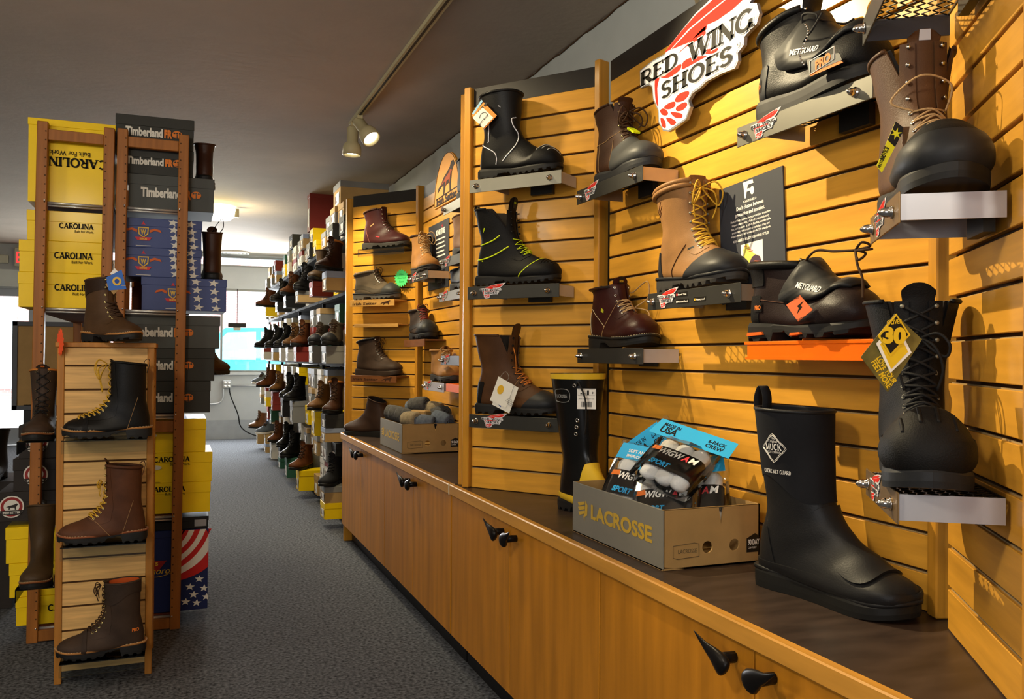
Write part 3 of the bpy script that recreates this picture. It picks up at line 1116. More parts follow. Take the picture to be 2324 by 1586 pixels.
d1 = struct('door_1', g, FRAMEA)
G().box(DX0 + .08, DX1 - .08, YB + .05, YB + .056, .2, DZ1 - .08).obj('pane', PANE, d1)
G().box(DX1 - .17, DX1 - .09, YB - .02, YB + .03, .93, 1.2).obj('push_plate', mat('pale_plate', '#cfd4cf', .5, var=0), d1)
# outside: pavement, brick building over the road, parked turquoise pickup
g = G().box(-30, 30, YB + .2, 45, -.2, -.1)
og = struct('ground_outside', g, mat('concrete_paving', '#b9b7b2', .9, var=.08))
BRICK = bpy.data.materials.new('pink_brick')
BRICK.use_nodes = True
_n, _l = BRICK.node_tree.nodes, BRICK.node_tree.links
_b = _n.new('ShaderNodeTexBrick')
_b.inputs['Color1'].default_value = (*lin('#c98d86'), 1)
_b.inputs['Color2'].default_value = (*lin('#bd7a74'), 1)
_b.inputs['Mortar'].default_value = (*lin('#dcc9c2'), 1)
_b.inputs['Scale'].default_value = 3.2
_m = _n.new('ShaderNodeMapping')
_m.inputs['Rotation'].default_value = (math.pi / 2, 0, 0)
_t = _n.new('ShaderNodeTexCoord')
_l.new(_t.outputs['Object'], _m.inputs['Vector'])
_l.new(_m.outputs['Vector'], _b.inputs['Vector'])
_l.new(_b.outputs['Color'], _n['Principled BSDF'].inputs['Base Color'])
bd = thing('street_building', 'pinkish brick building across the street seen through the back window', 'building')
g = G().box(-14, 16, 27, 27.4, -.1, 9)
g.obj('facade', BRICK, bd)
g = G()
for x in (-6, -1.2, 3.4, 8):
    g.box(x, x + 1.9, 26.95, 27.0, .2, 2.2)
g.obj('shopfront', mat('pale_shopfront', '#d6dde0', .3, var=.1), bd)
TEAL = mat('turquoise_paint', '#47c6cf', .3, var=.04, coat=.4)
tr = thing('pickup_truck', 'turquoise pickup truck parked outside the back window', 'truck', Matrix.Translation((1.1, 17.2, -.1)))
prof = [(-2.6, .45), (-2.6, 1.08), (-1.35, 1.14), (-.85, 1.14), (-.28, 1.78), (.9, 1.8), (1.2, 1.14), (2.5, 1.12), (2.5, .45)]
g = G().prism(prof, -.8, .8)
g.obj('body', TEAL, tr)
g = G().prism([(-.7, 1.2), (-.24, 1.7), (.26, 1.72), (.26, 1.2)], -.82, -.80).prism([(.34, 1.2), (.34, 1.72), (.85, 1.72), (1.05, 1.2)], -.82, -.80)
g.obj('side_window', mat('vehicle_glass', '#93b8bf', .1, var=0), tr)
for x in (-1.7, 1.6):
    wg = G().tube([(x, -.84, .36), (x, -.6, .36)], .36, 22)
    wo = wg.obj('wheel', BLACK, tr)
    G().tube([(x, -.86, .36), (x, -.83, .36)], .2, 18).obj('hubcap', CHROME, wo)
G().box(-2.68, -2.58, -.8, .8, .42, .6).obj('bumper', CHROME, tr)
# outlet, conduit, cord on the back wall
ho = hit(515, 872, 1, YB)
ot = thing('wall_outlet', 'grey steel double outlet box with conduit under the back window', 'outlet', Matrix.Translation((ho.x, YB, ho.z)))
G().box(-.055, .055, -.05, 0, -.055, .055, ch=.006).obj('box', mat('galvanised_box', '#a9abac', .4, .5, var=0), ot)
g = G()
for a in (-.025, .025):
    for b in (-.025, .025):
        g.tube([(a, -.052, b), (a, -.05, b)], .017, 14)
g.obj('socket', WHITEC, ot)
G().tube([(.05, -.03, -.02), (.72, -.03, -.02)], .012, 8).tube(crom([(-.05, -.03, -.055), (-.06, -.03, -.2), (-.14, -.03, -.27), (-.5, -.03, -.28)], 6), .012, 8).obj('conduit', mat('galvanised_conduit', '#c2c4c6', .35, .6, var=0), ot)
g = G()
pts = [(520, 880), (524, 900), (540, 940), (545, 965), (560, 980), (585, 990)]
g.tube(crom([(hit(x, y, 1, YB - .08).x, YB - .08 - .002 * i, max(.012, hit(x, y, 1, YB - .08).z)) for i, (x, y) in enumerate(pts)], 6), .008, 6)
tag(g.obj('power_cord', BLACK), 'black power cord hanging from the outlet box to the floor', 'cord')
hd_ = hit(538, 738, 1, YB - .05)
t = thing('window_sensor', 'small black device hanging in front of the back window', 'device', Matrix.Translation((hd_.x, YB - .05, hd_.z)))
G().box(-.12, .12, -.03, .03, -.03, .03, ch=.006).obj('housing', BLACK, t)
G().box(-.05, .05, -.02, .02, -.07, -.03, ch=.004).obj('foot', mat('putty_plastic', '#a59a88', .6, var=0), t)
G().tube([(0, 0, .03), (0, .02, WZ1 - hd_.z)], .004, 6).obj('hanger', BLACK, t)
# exit sign and emergency light over the back door
ex = thing('exit_sign', 'pale exit sign with red letters above the back door', 'exit sign', Matrix.Translation((-1.80, YB - .09, 2.44)))
G().box(-.17, .17, 0, .08, -.115, .13, ch=.01).obj('housing', mat('beige_plastic', '#b9b5a0', .6, var=0), ex)
g = G()
text(g, 'EXIT', 0, -.07, .15, 0, y=-.002, bold=.01, align='c', width=.29)
g.obj('lettering', mat('lit_red', '#ff3a3a', .5, var=0, emit=.7), ex)
em = thing('emergency_light', 'beige emergency light box on the header beside the exit sign', 'light', Matrix.Translation((-2.13, YB - .08, 2.41)))
G().box(-.09, .09, 0, .08, -.05, .06, ch=.012).obj('housing', mat('beige_plastic', '#b9b5a0'), em)
G().box(-2.9, -1.6, YB - .06, YB, 2.06, 2.28).obj('header_box', WALLG, wb)
# ceiling lights and vent
lc = hit(500, 482, 2, 2.56)
cl = thing('ceiling_light', 'lit drum ceiling light glowing yellow over the aisle', 'light', Matrix.Translation((lc.x - .02, lc.y, ZC)))
G().lathe([(.04, -.002), (.15, -.004), (.16, -.03), (.15, -.1), (.11, -.13), (.03, -.14)][::-1], 28).obj('diffuser', mat('lit_diffuser', '#fff2c4', .5, var=0, emit=5.0), cl)
G().box(.14, .19, -.03, .03, -.1, -.02).obj('bracket', mat('bronze_bracket', '#6b6350', .5, var=0), cl)
lamp('drum_lamp_glow', 'POINT', (lc.x - .02, lc.y, ZC - .22), (0, 0, 0), 14, (1, .86, .5), .12)
vc = hit(532, 571, 2, ZC)
vt = thing('ceiling_vent', 'round white ceiling vent near the back window', 'vent', Matrix.Translation((vc.x, vc.y, ZC)))
g = G()
for r in (.2, .15, .1, .05):
    g.lathe([(r, -.002), (r, -.03), (r - .03, -.012), (r - .03, -.002)][::-1], 24)
g.obj('ring', mat('vent_white', '#b5b2aa', .6, var=0), vt)
# ceiling track with two lamp heads
BEIGE = mat('beige_enamel', '#c4b98f', .4, var=.03)
TX = .985
tk = thing('lighting_track', 'long cream lighting track running along the ceiling', 'light track', Matrix.Translation((TX, 0, ZC)))
G().box(-.018, .018, 1.4, 5.24, -.02, 0).obj('rail', BEIGE, tk)
G().box(-.006, .006, 1.4, 5.0, -.0212, -.0195).obj('slot', BLACK, tk)
def head(loc, aim, label):
    M = Matrix.Translation(loc)
    h = thing('track_head', label, 'spotlight', M, 'cream spotlights on the ceiling track')
    ax = (V3(aim) - V3(loc)).normalized()
    q = (-ax).to_track_quat('Z', 'Y').to_matrix().to_4x4()
    q.translation = ax * .075 + V3((0, 0, -.03))
    G().box(-.016, .016, -.04, .04, -.02, 0).tube([(0, 0, -.02), (0, 0, -.06)], .008, 8).obj('mount', BEIGE, h)
    G().lathe([(.028, .09), (.034, .08), (.034, -.005), (.05, -.02), (.056, -.04), (.056, -.085), (.05, -.086), (.046, -.06), (.02, -.05)], 24, M=q).obj('shade', BEIGE, h)
    G().lathe([(.02, -.062), (.046, -.062), (.046, -.066), (.02, -.07)], 20, M=q).obj('lens', mat('lit_lens', '#fff4dc', .4, var=0, emit=7.0), h)
head((TX, 5.02, ZC - .02), (1.36, 4.45, 1.85), 'cream track spotlight turned towards the slat wall')
head((TX, 5.2, ZC - .02), (.93, 5.16, 1.0), 'cream track spotlight hanging straight down at the track end')

# ------------------------------------------------------------------ slat wall bays
ZT = .70          # worktop height
PIT = .0762
SL0 = 2.078       # top of the highest slot
class Frame:
    def __init__(s, O, d, length):
        s.O = V3((O[0], O[1], 0))
        s.d = V3((d[0], d[1], 0)).normalized()
        s.n = V3((-s.d.y, s.d.x, 0))          # into the wall
        s.len = length
        s.ang = math.degrees(math.atan2(s.d.y, s.d.x))
    def M(s, x=0, y=0, z=0, turn=0.0):
        p = s.O + s.d * x + s.n * y
        return TR(p.x, p.y, z, s.ang + turn)
    def loc(s, px, py, y=0.0):
        r = ray(px, py)
        t = (s.n.dot(s.O) + y) / (s.n.x * r.x + s.n.y * r.y)
        p = V3((0, 0, CAM_Z)) + r * t
        return (s.d.x * (p.x - s.O.x) + s.d.y * (p.y - s.O.y), p.z)
FR = {}
for bay, dy in (('B', 0), ('A', 2.40)):
    FR[bay + '1'] = Frame((1.042, 3.113 + dy), (.329, -.428), .535)
    FR[bay + '2'] = Frame((1.385, 2.64 + dy), (0, -1), 1.38)
    FR[bay + '3'] = Frame((1.352, 1.215 + dy), (-.575, -.817), .535)
def slat_panel(F, label, x0=0.0, x1=None):
    L = (x1 or F.len) - x0
    t = thing('slatwall_panel', label, 'slat wall panel', F.M(x0))
    g = G()
    zs = [SL0 - k * PIT for k in range(0, 19)]
    gap = .0085
    g.box(0, L, .013, .02, ZT + .002, 2.148, 1)
    prev = 2.148
    for z in zs:
        if z < ZT + .02:
            break
        b = [(0, prev), (.003, prev), (.003, z), (0, z)]
        g.box(0, L, 0, .013, z, prev, 0, ch=.0012)
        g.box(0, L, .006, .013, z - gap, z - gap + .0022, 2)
        prev = z - gap
    g.box(0, L, 0, .013, ZT + .002, prev, 0, ch=.0012)
    g.obj('slat_board', [SLATW, SLOTD, MDF], t)
    G().box(0, L, .001, .02, 2.148, 2.219).obj('header_band', BANDK, t)
    return t
slat_panel(FR['B1'], 'near angled slat panel holding three boots, facing the aisle', .012, .531)
slat_panel(FR['B2'], 'wide near slat panel with the winged red sign', .010, 1.374)
slat_panel(FR['B3'], 'slat panel at the near end of the worktop, turned edge-on', .030)
slat_panel(FR['A1'], 'far angled slat panel with the maroon boot and green tag', .012, .531)
slat_panel(FR['A2'], 'far slat panel under the arched dog sign', .010, 1.374)
slat_panel(FR['A3'], 'slat panel hidden behind the double post', .030, .500)
def post(x, y, w, d, deg, label, z1=2.222, z0=None):
    g = G().box(-w / 2, w / 2, -d / 2, d / 2, ZT + .001 if z0 is None else z0, z1, ch=.003)
    return tag(g.obj('wooden_post', POSTW, None, TR(x, y, 0, deg)), label, 'post')
def fp(f, x, y):
    p = FR[f].O + FR[f].d * x + FR[f].n * y
    return p.x, p.y
post(*fp('B1', .547, .004), .026, .05, FR['B1'].ang - 18, 'maple post between the two near slat panels', 2.235)
post(*fp('A1', .547, .004), .026, .05, FR['A1'].ang - 18, 'maple post between the two far slat panels', 2.235)
post(*fp('B2', 1.392, .004), .034, .05, FR['B2'].ang - 18, 'maple post in the corner beside the edge-on slat panel', 2.235)
post(*fp('A2', 1.392, .004), .034, .05, FR['A2'].ang - 18, 'maple post in the hidden corner of the far bay', 2.235)
x, y = fp('B1', -.016, -.004)
x += .014
post(x, y - .004, .03, .05, -52, 'maple post with the near angled panel, one of two touching', 2.222)
post(x + .006, y + .050, .03, .05, -128, 'maple post touching the double corner from the far bay', 2.215)
ex_ = FR['B3'].loc(2318, 800, -.03)[0]
x, y = fp('B3', ex_ + .027, -.017)
post(x, y, .05, .026, FR['B3'].ang, 'maple post cut by the picture edge at the end of the edge-on panel', 2.222)
g = G().box(1.02, 1.66, 5.565, 5.60, 0, 2.215, ch=.003)
tag(g.obj('display_end_panel', POSTW), 'tall full-height maple end panel beside the shoe box shelves', 'end panel')
# ------------------------------------------------------------------ worktops and cabinets
def worktop(y0, y1, label, cap=False):
    t = thing('worktop', label, 'worktop', Matrix.Translation((0, 0, ZT)))
    G().box(1.014, 1.62, y0, y1, -.034, 0).obj('top', COUNTER, t)
    o = G().box(.990, 1.014, y0, y1, -.038, .0015, ch=.003).obj('edge_band', TRIMW, t)
    if cap:
        G().box(.9895, 1.014, y0 - .010, y0 - .001, -.038, .001).obj('end_cap', mat('pale_end_cap', '#c9bda4', .5, var=0), t)
worktop(.55, 3.195, 'dark laminate worktop with maple edge carrying the rubber boots')
worktop(3.206, 5.563, 'far dark laminate worktop holding the rolled socks box', True)
HANDLE = mat('black_iron', '#1c1a1a', .35, .5, var=.1)
def wing_handle(parent, y, z, flip):
    s = -1 if flip else 1
    # the wing leans out from the door as it rises to its tip
    g = G()
    pts = crom([(.968, y - s * .010, z - .020), (.964, y + s * .002, z - .010), (.960, y + s * .022, z + .002), (.955, y + s * .050, z + .014), (.951, y + s * .082, z + .032)], 5)
    rad = [.006, .014, .019, .0215, .0225, .0225, .022, .021, .0198, .0185, .017, .0152, .0135, .0118, .010, .0082, .0065, .0048, .0034, .002, .0006]
    g.tube(pts, rad[:len(pts)], 12)
    g.v = [V3((.957 + (v.x - .957) * .55 + (v.z - z) * -.06, v.y, v.z)) for v in g.v]
    g.tube([(1.0, y + s * .016, z - .004), (.962, y + s * .016, z - .004)], [.011, .012], 10)
    g.obj('wing_handle', HANDLE, parent)
def cabinet(y0, y1, label, zl=.12):
    t = thing('base_cabinet', label, 'cabinet')
    G().box(1.022, 1.6, y0 + .001, y1 - .001, zl, .66).obj('carcass', CABW, t)
    G().box(1.07, 1.58, y0 + .001, y1 - .001, 0, zl).obj('toe_kick', BLACK, t)
    mid = (y0 + y1) / 2
    for a, b, yy, fl in ((y0, mid, mid - .042, True), (mid, y1, mid + .042, False)):
        d = G().box(1.002, 1.021, a + .0018, b - .0018, zl - .002, .659, ch=.0015).obj('door', CABW, t)
        wing_handle(d, yy, .632, fl)
    return t
cabinet(1.945, 3.195, 'maple cabinet with wing handles under the socks box and rubber boot')
cabinet(.70, 1.943, 'nearest maple cabinet with large black wing handles below the tall black boot')
cabinet(3.206, 4.345, 'third maple cabinet along, under the far box of rolled socks')
cabinet(4.347, 5.56, 'last maple cabinet before the tall end panel')

# ------------------------------------------------------------------ the winged logo (traced on the wall plane, origin at its centre)
LOGO = {
 'plate': [(.2999, 2.0353), (.2959, 2.0921), (.3757, 2.0997), (.4421, 2.0967), (.4513, 2.1053), (.5226, 2.1314), (.6013, 2.1568), (.6756, 2.1687), (.78, 2.187), (.93, 2.203), (1.0, 2.207), (.95, 2.166), (.915, 2.137), (.885, 2.115), (.8447, 2.094), (.8735, 2.0834), (.8854, 2.0531), (.8739, 2.030), (.8361, 2.020), (.8248, 2.0154), (.8227, 1.9954), (.8043, 1.9863), (.7974, 1.9838), (.7999, 1.9629), (.7859, 1.9472), (.7279, 1.9514), (.6566, 1.9504), (.6249, 1.9409), (.5923, 1.9378), (.5702, 1.9229), (.5816, 1.9026), (.5594, 1.8723), (.5193, 1.8664), (.4659, 1.8601), (.4351, 1.8708), (.4097, 1.9003), (.4062, 1.9379), (.377, 1.9794), (.3701, 2.0185), (.3503, 2.0311)],
 'red': [[(.4421, 2.1), (.5227, 2.1282), (.6069, 2.1517), (.6911, 2.1627), (.80, 2.182), (.93, 2.195), (.86, 2.172), (.7412, 2.1435), (.6603, 2.1351), (.5684, 2.1249), (.4756, 2.0989)],
         [(.4816, 2.0969), (.5796, 2.1209), (.6708, 2.1312), (.751, 2.1397), (.87, 2.167), (.94, 2.178), (.88, 2.135), (.8355, 2.1151), (.7753, 2.1033), (.7068, 2.1), (.6606, 2.1046), (.6581, 2.0933), (.5687, 2.087)],
         [(.5232, 2.0735), (.5688, 2.0838), (.6501, 2.1037), (.6529, 2.0921), (.6451, 2.0796), (.5462, 2.0787)],
         [(.6558, 2.0384), (.7124, 2.0236), (.6974, 2.0166), (.656, 2.0271)],
         [(.3893, 2.0365), (.4147, 2.0356), (.4023, 2.0059), (.4092, 1.9505), (.3931, 1.9749)],
         [(.421, 2.0337), (.452, 2.031), (.5293, 2.0396), (.5237, 2.0221), (.4644, 2.0192)],
         [(.538, 2.0273), (.5465, 2.0409), (.5914, 2.0388), (.6561, 2.021), (.6457, 2.0191), (.5467, 2.0198)],
         [(.501, 1.9436), (.5243, 1.9548), (.57, 1.9497), (.5729, 1.9379), (.5475, 1.9292), (.5128, 1.9339)],
         [(.4437, 1.9396), (.4711, 1.9436), (.501, 1.9387), (.5011, 1.9258), (.4773, 1.924), (.4499, 1.9313)],
         [(.5071, 1.9194), (.5304, 1.9243), (.559, 1.9213), (.5647, 1.9103), (.5421, 1.9037), (.5131, 1.9081)],
         [(.4188, 1.9346), (.4406, 1.9354), (.4622, 1.9199), (.4593, 1.9108), (.4346, 1.9172)],
         [(.4774, 1.9143), (.5072, 1.9064), (.5393, 1.8933), (.5365, 1.8829), (.5014, 1.8934)],
         [(.4222, 1.9104), (.4378, 1.9065), (.4503, 1.8901), (.4505, 1.8753), (.4318, 1.8848)],
         [(.4532, 1.9042), (.4836, 1.8948), (.5075, 1.879), (.4987, 1.8732), (.4778, 1.8784)]],
}
def shrink(P, d):
    n = len(P)
    ar = sum(P[i][0] * P[(i + 1) % n][1] - P[(i + 1) % n][0] * P[i][1] for i in range(n))
    sg = 1 if ar > 0 else -1
    out = []
    for i in range(n):
        a, b, c = P[i - 1], P[i], P[(i + 1) % n]
        n1 = V3((-(b[1] - a[1]), b[0] - a[0], 0)).normalized()
        n2 = V3((-(c[1] - b[1]), c[0] - b[0], 0)).normalized()
        m = (n1 + n2)
        m = m.normalized() if m.length > .1 else n1
        out.append((b[0] + sg * m.x * d, b[1] + sg * m.y * d))
    return out
SIGNR = mat('sign_red', '#cc2a1c', .7, var=0, spec=.08)
SIGNW = mat('sign_white', '#cfcdcf', .7, var=0, spec=.08)
SIGNS = mat('sign_silver', '#8d8f98', .3, .5, var=0)
def wing_logo(name, parent, k, M, thick, big=False):
    """the winged badge, k = size factor, M in the parent's frame"""
    c = (.62, 2.02)
    S = lambda P: [((x - c[0]) * k, (z - c[1]) * k) for x, z in P]
    g = G()
    g.prism(S(LOGO['plate']), -thick, 0, 1 if big else 0, M, side=1)
    e = .0007 * max(k, .35)
    if big:
        g.prism(S(shrink(LOGO['plate'], .005)), -thick - e, -thick, 0, M)
    for P in LOGO['red']:
        sm = crom(P, 3, True) if len(P) < 8 else P
        g.prism(S(sm), -thick - 2 * e, -thick - e * .5, 2, M)
    for s_, x0, z0, w_, h_ in (('RED', .303, 2.0375, .211, .044), ('WING', .566, 2.028, .300, .052), ('SHOES', .427, 1.9655, .350, .046)):
        for mi, bo, yy in ((0, .11, 3), (3, .01, 4.2)):
            text(g, s_, (x0 - c[0]) * k, (z0 - c[1]) * k, h_ * k, mi, y=-thick - yy * e, font='serif', bold=bo, width=w_ * k, shear=.06, M=M)
    if big:
        g.prism(S(ellipse(.802, 2.003, .0075, .0075, 18)), -thick - 3 * e, -thick, 0, M)
        text(g, 'R', (.7985 - c[0]) * k, (2.0 - c[1]) * k, .0065 * k, 3, y=-thick - 4 * e, M=M)
    return g.obj(name, [SIGNW, SIGNS, SIGNR, INKK], parent)
F = FR['B2']
ws = thing('winged_sign', 'red and white winged sign with black letters on the slat wall', 'sign', F.M(.62, 0, 2.02))
wing_logo('plate', ws, 1.0, Matrix.Translation((0, -.038, 0)), .010, True)
G().box(-.12, -.08, -.04, -.001, -.03, .03).box(.02, .06, -.04, -.001, -.03, .03).obj('standoff', BLACK, ws)

# ------------------------------------------------------------------ shelves
def acorn(g, x, y, z, mi=0):
    q = Matrix.Translation((x, y, z)) @ Matrix.Rotation(math.pi / 2, 4, 'X')
    g.lathe([(.0105, 0), (.0105, .003), (.008, .0032), (.008, .010), (.0072, .013), (.005, .018), (.0015, .0215)], 14, mi, q)
def steel_shelf(F, x0, x1, z, label, badge=True, plate=None, endm=None, tray0=.09, icons=False, depth=.13, group='steel boot shelves on the slat wall', name='steel_shelf'):
    """front plate with two acorn nuts, end plates and an expanded-metal tray hooked on the slats; z is the plate's top edge"""
    t = thing(name, label, 'shelf', F.M(x0, 0, z), group)
    L = x1 - x0
    h = .047
    G().box(0, L, -depth - .003, -depth, -h, 0, ch=.0008).obj('front_plate', plate or STEELK, t)
    G().box(L - .010, L - .0075, -depth, -.008, -.042, -.003).obj('end_plate', endm or STEELS, t)
    G().box(tray0, tray0 + .0025, -depth, -.008, -.042, -.003).obj('end_plate', endm or STEELS, t)
    g = G()
    a0, a1 = tray0 + .003, L - .011
    nx, ny = max(4, int((a1 - a0) / .024)), 9
    for j in range(ny + 1):
        y = -depth + .004 + (depth - .008) * j / ny
        pts = []
        for i in range(2 * nx + 1):
            s_ = 1 if i % 2 else -1
            pts.append((a0 + (a1 - a0) * i / (2 * nx), min(max(y + s_ * .0062 * (1 if j % 2 else -1), -depth + .003), -.009), -.004))
        g.tube(pts, .0015, 4)
    g.box(a0, a1, -depth + .001, -depth + .004, -.006, -.002).box(a0, a1, -.011, -.008, -.006, -.002)
    g.obj('mesh_tray', MESHM, t)
    G().box((tray0 + L) / 2 - .04, (tray0 + L) / 2 + .05, -.025, -.008, -.055, -.008).obj('bracket', STEELK, t)
    for q in (.03, L - .045):
        g = G()
        acorn(g, q, -depth - .003, -h / 2)
        g.obj('acorn_nut', CHROME, t)
    if badge:
        wing_logo('winged_badge', t, .155, Matrix.Translation((.105, -depth - .0035, -.020)), .0012)
    if icons:
        g = G()
        for a, b, txt, m in ((.15, -.012, 'Steel Toe', 2), (.15, -.031, 'Metatarsal Guard', 1), (.235, -.030, 'Waterproof', 3)):
            w = .062 if len(txt) > 10 else .055
            g.box(a, a + w, -depth - .0036, -depth - .003, b - .006, b + .006, 0)
            g.box(a + .002, a + .008, -depth - .0040, -depth - .0036, b - .003, b + .003, m)
            text(g, txt, a + .010, b - .0025, .0048, 1, y=-depth - .0042, bold=.02, width=w - .014)
        g.obj('feature_label', [INKK, INKW, INKR, INKY], t)
    return t
def slanted(F, x0, x1, z, label, m, h=.04, depth=.12, name='wooden_shelf', txt=False, group=None):
    t = thing(name, label, 'shelf', F.M(x0, 0, z), group)
    L = x1 - x0
    G().box(0, L, -depth, -.002, -.008, 0, ch=.001).obj('tray', m, t)
    G().box(0, L, -depth - .006, -depth, -h, .001, ch=.001).obj('front_lip', m, t)
    if txt:
        g = G()
        text(g, 'Irish Setter', .02, -h + .010, .016, 0, y=-depth - .0066, bold=.02, shear=.15, width=L * .55)
        g.prism([((a - 0) * .0022 + L * .72, b * .0022 - h * .62) for a, b in ((0, 2), (6, 4), (14, 5), (22, 7), (27, 9), (31, 8), (33, 6), (28, 5), (26, 1), (25, -4), (23, -4), (22, 0), (12, 0), (8, -4), (6, -4), (7, 1), (2, 0), (-6, -2))], -depth - .0066, -depth - .0061, 0)
        g.obj('lettering', mat('burnt_ink', '#3a2010', .7, var=0), t)
    return t
# ------------------------------------------------------------------ projecting marks on to boots
from mathutils.bvhtree import BVHTree
def cast(L, o, d):
    if not hasattr(L, 'bvh'):
        L.bvh = BVHTree.FromPolygons([tuple(p) for p in L.V], L.F)
    h = L.bvh.ray_cast(V3(o), V3(d))
    if h[0] is None:
        h = L.bvh.find_nearest(V3(o))
    n = h[1]
    return h[0], (n if n.dot(V3(d)) < 0 else -n)
def sidept(L, x, z, side=-1, off=.001):
    p, n = cast(L, (x, side * .3, z), (0, -side, 0))
    return p + n * off, n
def flank_curve(g, L, pts, r, side=-1, mi=0, off=.0006, sub=6, n=5):
    q = crom(pts, sub)
    g.tube([sidept(L, a, b, side, off)[0] for a, b in q], r, n, mi)
def top_curve(g, L, pts, r, mi=0, off=.0006, sub=6):
    q = crom(pts, sub)
    out = []
    for a, b in q:
        p, n = cast(L, (a, b, .6), (0, 0, -1))
        out.append(p + n * off)
    g.tube(out, r, 5, mi)
def flank_text(g, L, s, x, z, h, mi=0, side=-1, off=.0008, **kw):
    t = G()
    text(t, s, 0, 0, h, 0, y=0, **kw)
    k = 1 if side < 0 else -1
    vs = []
    for v in t.v:
        p, n = sidept(L, x + k * v.x, z + v.z, side, off)
        vs.append(p)
    fs = t.f if side < 0 else t.f
    g.add(vs, fs, mi)
def flank_poly(g, L, P, mi=0, side=-1, off=.0006):
    P = [(P[i][0] + (P[(i + 1) % len(P)][0] - P[i][0]) * t / 4, P[i][1] + (P[(i + 1) % len(P)][1] - P[i][1]) * t / 4) for i in range(len(P)) for t in range(4)]
    c = (sum(p[0] for p in P) / len(P), sum(p[1] for p in P) / len(P))
    rings = [[(c[0] + (a - c[0]) * t, c[1] + (b - c[1]) * t) for a, b in P] for t in (1, .66, .33)]
    vs = [sidept(L, a, b, side, off)[0] for R_ in rings for a, b in R_] + [sidept(L, c[0], c[1], side, off)[0]]
    n = len(P)
    fs = [(k * n + i, k * n + (i + 1) % n, (k + 1) * n + (i + 1) % n, (k + 1) * n + i) for k in range(2) for i in range(n)] + [(2 * n + i, 2 * n + (i + 1) % n, 3 * n) for i in range(n)]
    g.add(vs, fs, mi)
def card(name, label, F, px, y, m, th=.0009, cat='hang tag', group=None):
    """a paper tag hanging at distance y in front of the panel"""
    P = [F.loc(a, b, y) for a, b in px]
    c = (sum(p[0] for p in P) / len(P), sum(p[1] for p in P) / len(P))
    t = thing(name, label, cat, F.M(c[0], y, c[1]), group)
    Q = [(a - c[0], b - c[1]) for a, b in P]
    G().prism(Q, -th, 0).obj('card', m, t)
    return t, Q, c
def capfn(x0, s=0.0, z0=.04):
    return lambda p, th, fx, u: min(p.x - (x0 + s * (p.z - z0)), fx - .195)
def heelfn(x1, z1):
    return lambda p, th, fx, u: min(x1 - p.x + .25 * (p.z - z1), z1 - p.z)
FACE = mat('tag_white', '#dcd8cc', .6, var=.03)
SH = 'steel boot shelves on the slat wall'
F1, F2, F3 = FR['B1'], FR['B2'], FR['B3']

# ------------------------------------------------------------------ near bay, angled panel
steel_shelf(F1, .085, .462, 1.838, 'bare silver-fronted steel shelf under the tall black pull-on boot', badge=False, plate=STEELM)
steel_shelf(F1, .079, .456, 1.451, 'charcoal steel shelf with winged badge under the neon-piped boot')
steel_shelf(F1, .09, .465, .989, 'charcoal steel shelf with winged badge behind the yellow-trimmed rubber boot')
# tall black pull-on with reflective piping
sp = dict(L=.335, H=.305, mat=BLKL, laced=False, top=(.006, .150, .062), sole='heel', lug=.013, collar_r=.005, toe=1.25, tilt=.006, loop=BLACK, lining=mat('navy_lining', '#1c2230', .9, var=0),
          patches=[('toe_bumper', BLKN, capfn(.235, .5), .002)])
r, L = boot('work_boot', 'tall black pull-on boot with white reflective piping on the top shelf', sp, F1.M(.098, -.079, 1.8386))
g = G()
flank_curve(g, L, [(.004, .155), (.03, .125), (.065, .105), (.086, .09), (.093, .07), (.091, .048)], .0022)
flank_curve(g, L, [(.160, .215), (.146, .210), (.150, .185), (.166, .155), (.170, .130), (.158, .105), (.128, .07), (.118, .058)], .0022)
g.obj('reflective_piping', REFLECT, r)
g = G()
for q in (0, .022, .044):
    top_curve(g, L, [(.255 + q, -.036), (.263 + q, -.022), (.280 + q, -.008), (.29 + q * .9, .002)], .0026)
g.obj('toe_scuff', mat('pale_scuff', '#a8a69c', .6, var=0), r)
t, Q, c = card('hang_tag', 'orange and white tag cluster on the tall black pull-on boot', F1, [(1070, 262), (1098, 232), (1128, 262), (1100, 292)], -.145, mat('tag_orange', '#e0842c', .5, var=.1))
g = G()
g.prism([(a * .82 - .004, b * .78 - .008) for a, b in Q], -.0022, -.0012, 0)
for i in range(3):
    g.prism([(-.03 + i * .014, .012 + i * .012), (-.022 + i * .014, .006 + i * .012), (-.014 + i * .014, .016 + i * .012), (-.022 + i * .014, .022 + i * .012)], -.0018, -.001, 1)
g.prism([(-.046, .008), (-.005, .052), (-.012, .058), (-.052, .014)], -.0012, -.0004, 2)
text(g, 'SAFETY BULLY', 0, -.020, .007, 3, y=-.0026, bold=.03, align='c', width=.05, rot=.75)
g.tube([(-.018 * math.cos(a) + .0, -.0026, -.008 + .018 * math.sin(a)) for a in [i * math.pi / 10 for i in range(11)]], .001, 4, 3)
g.obj('print', [FACE, BLACK, mat('tag_sky', '#8ab4d0', .6, var=0), INKK], t)
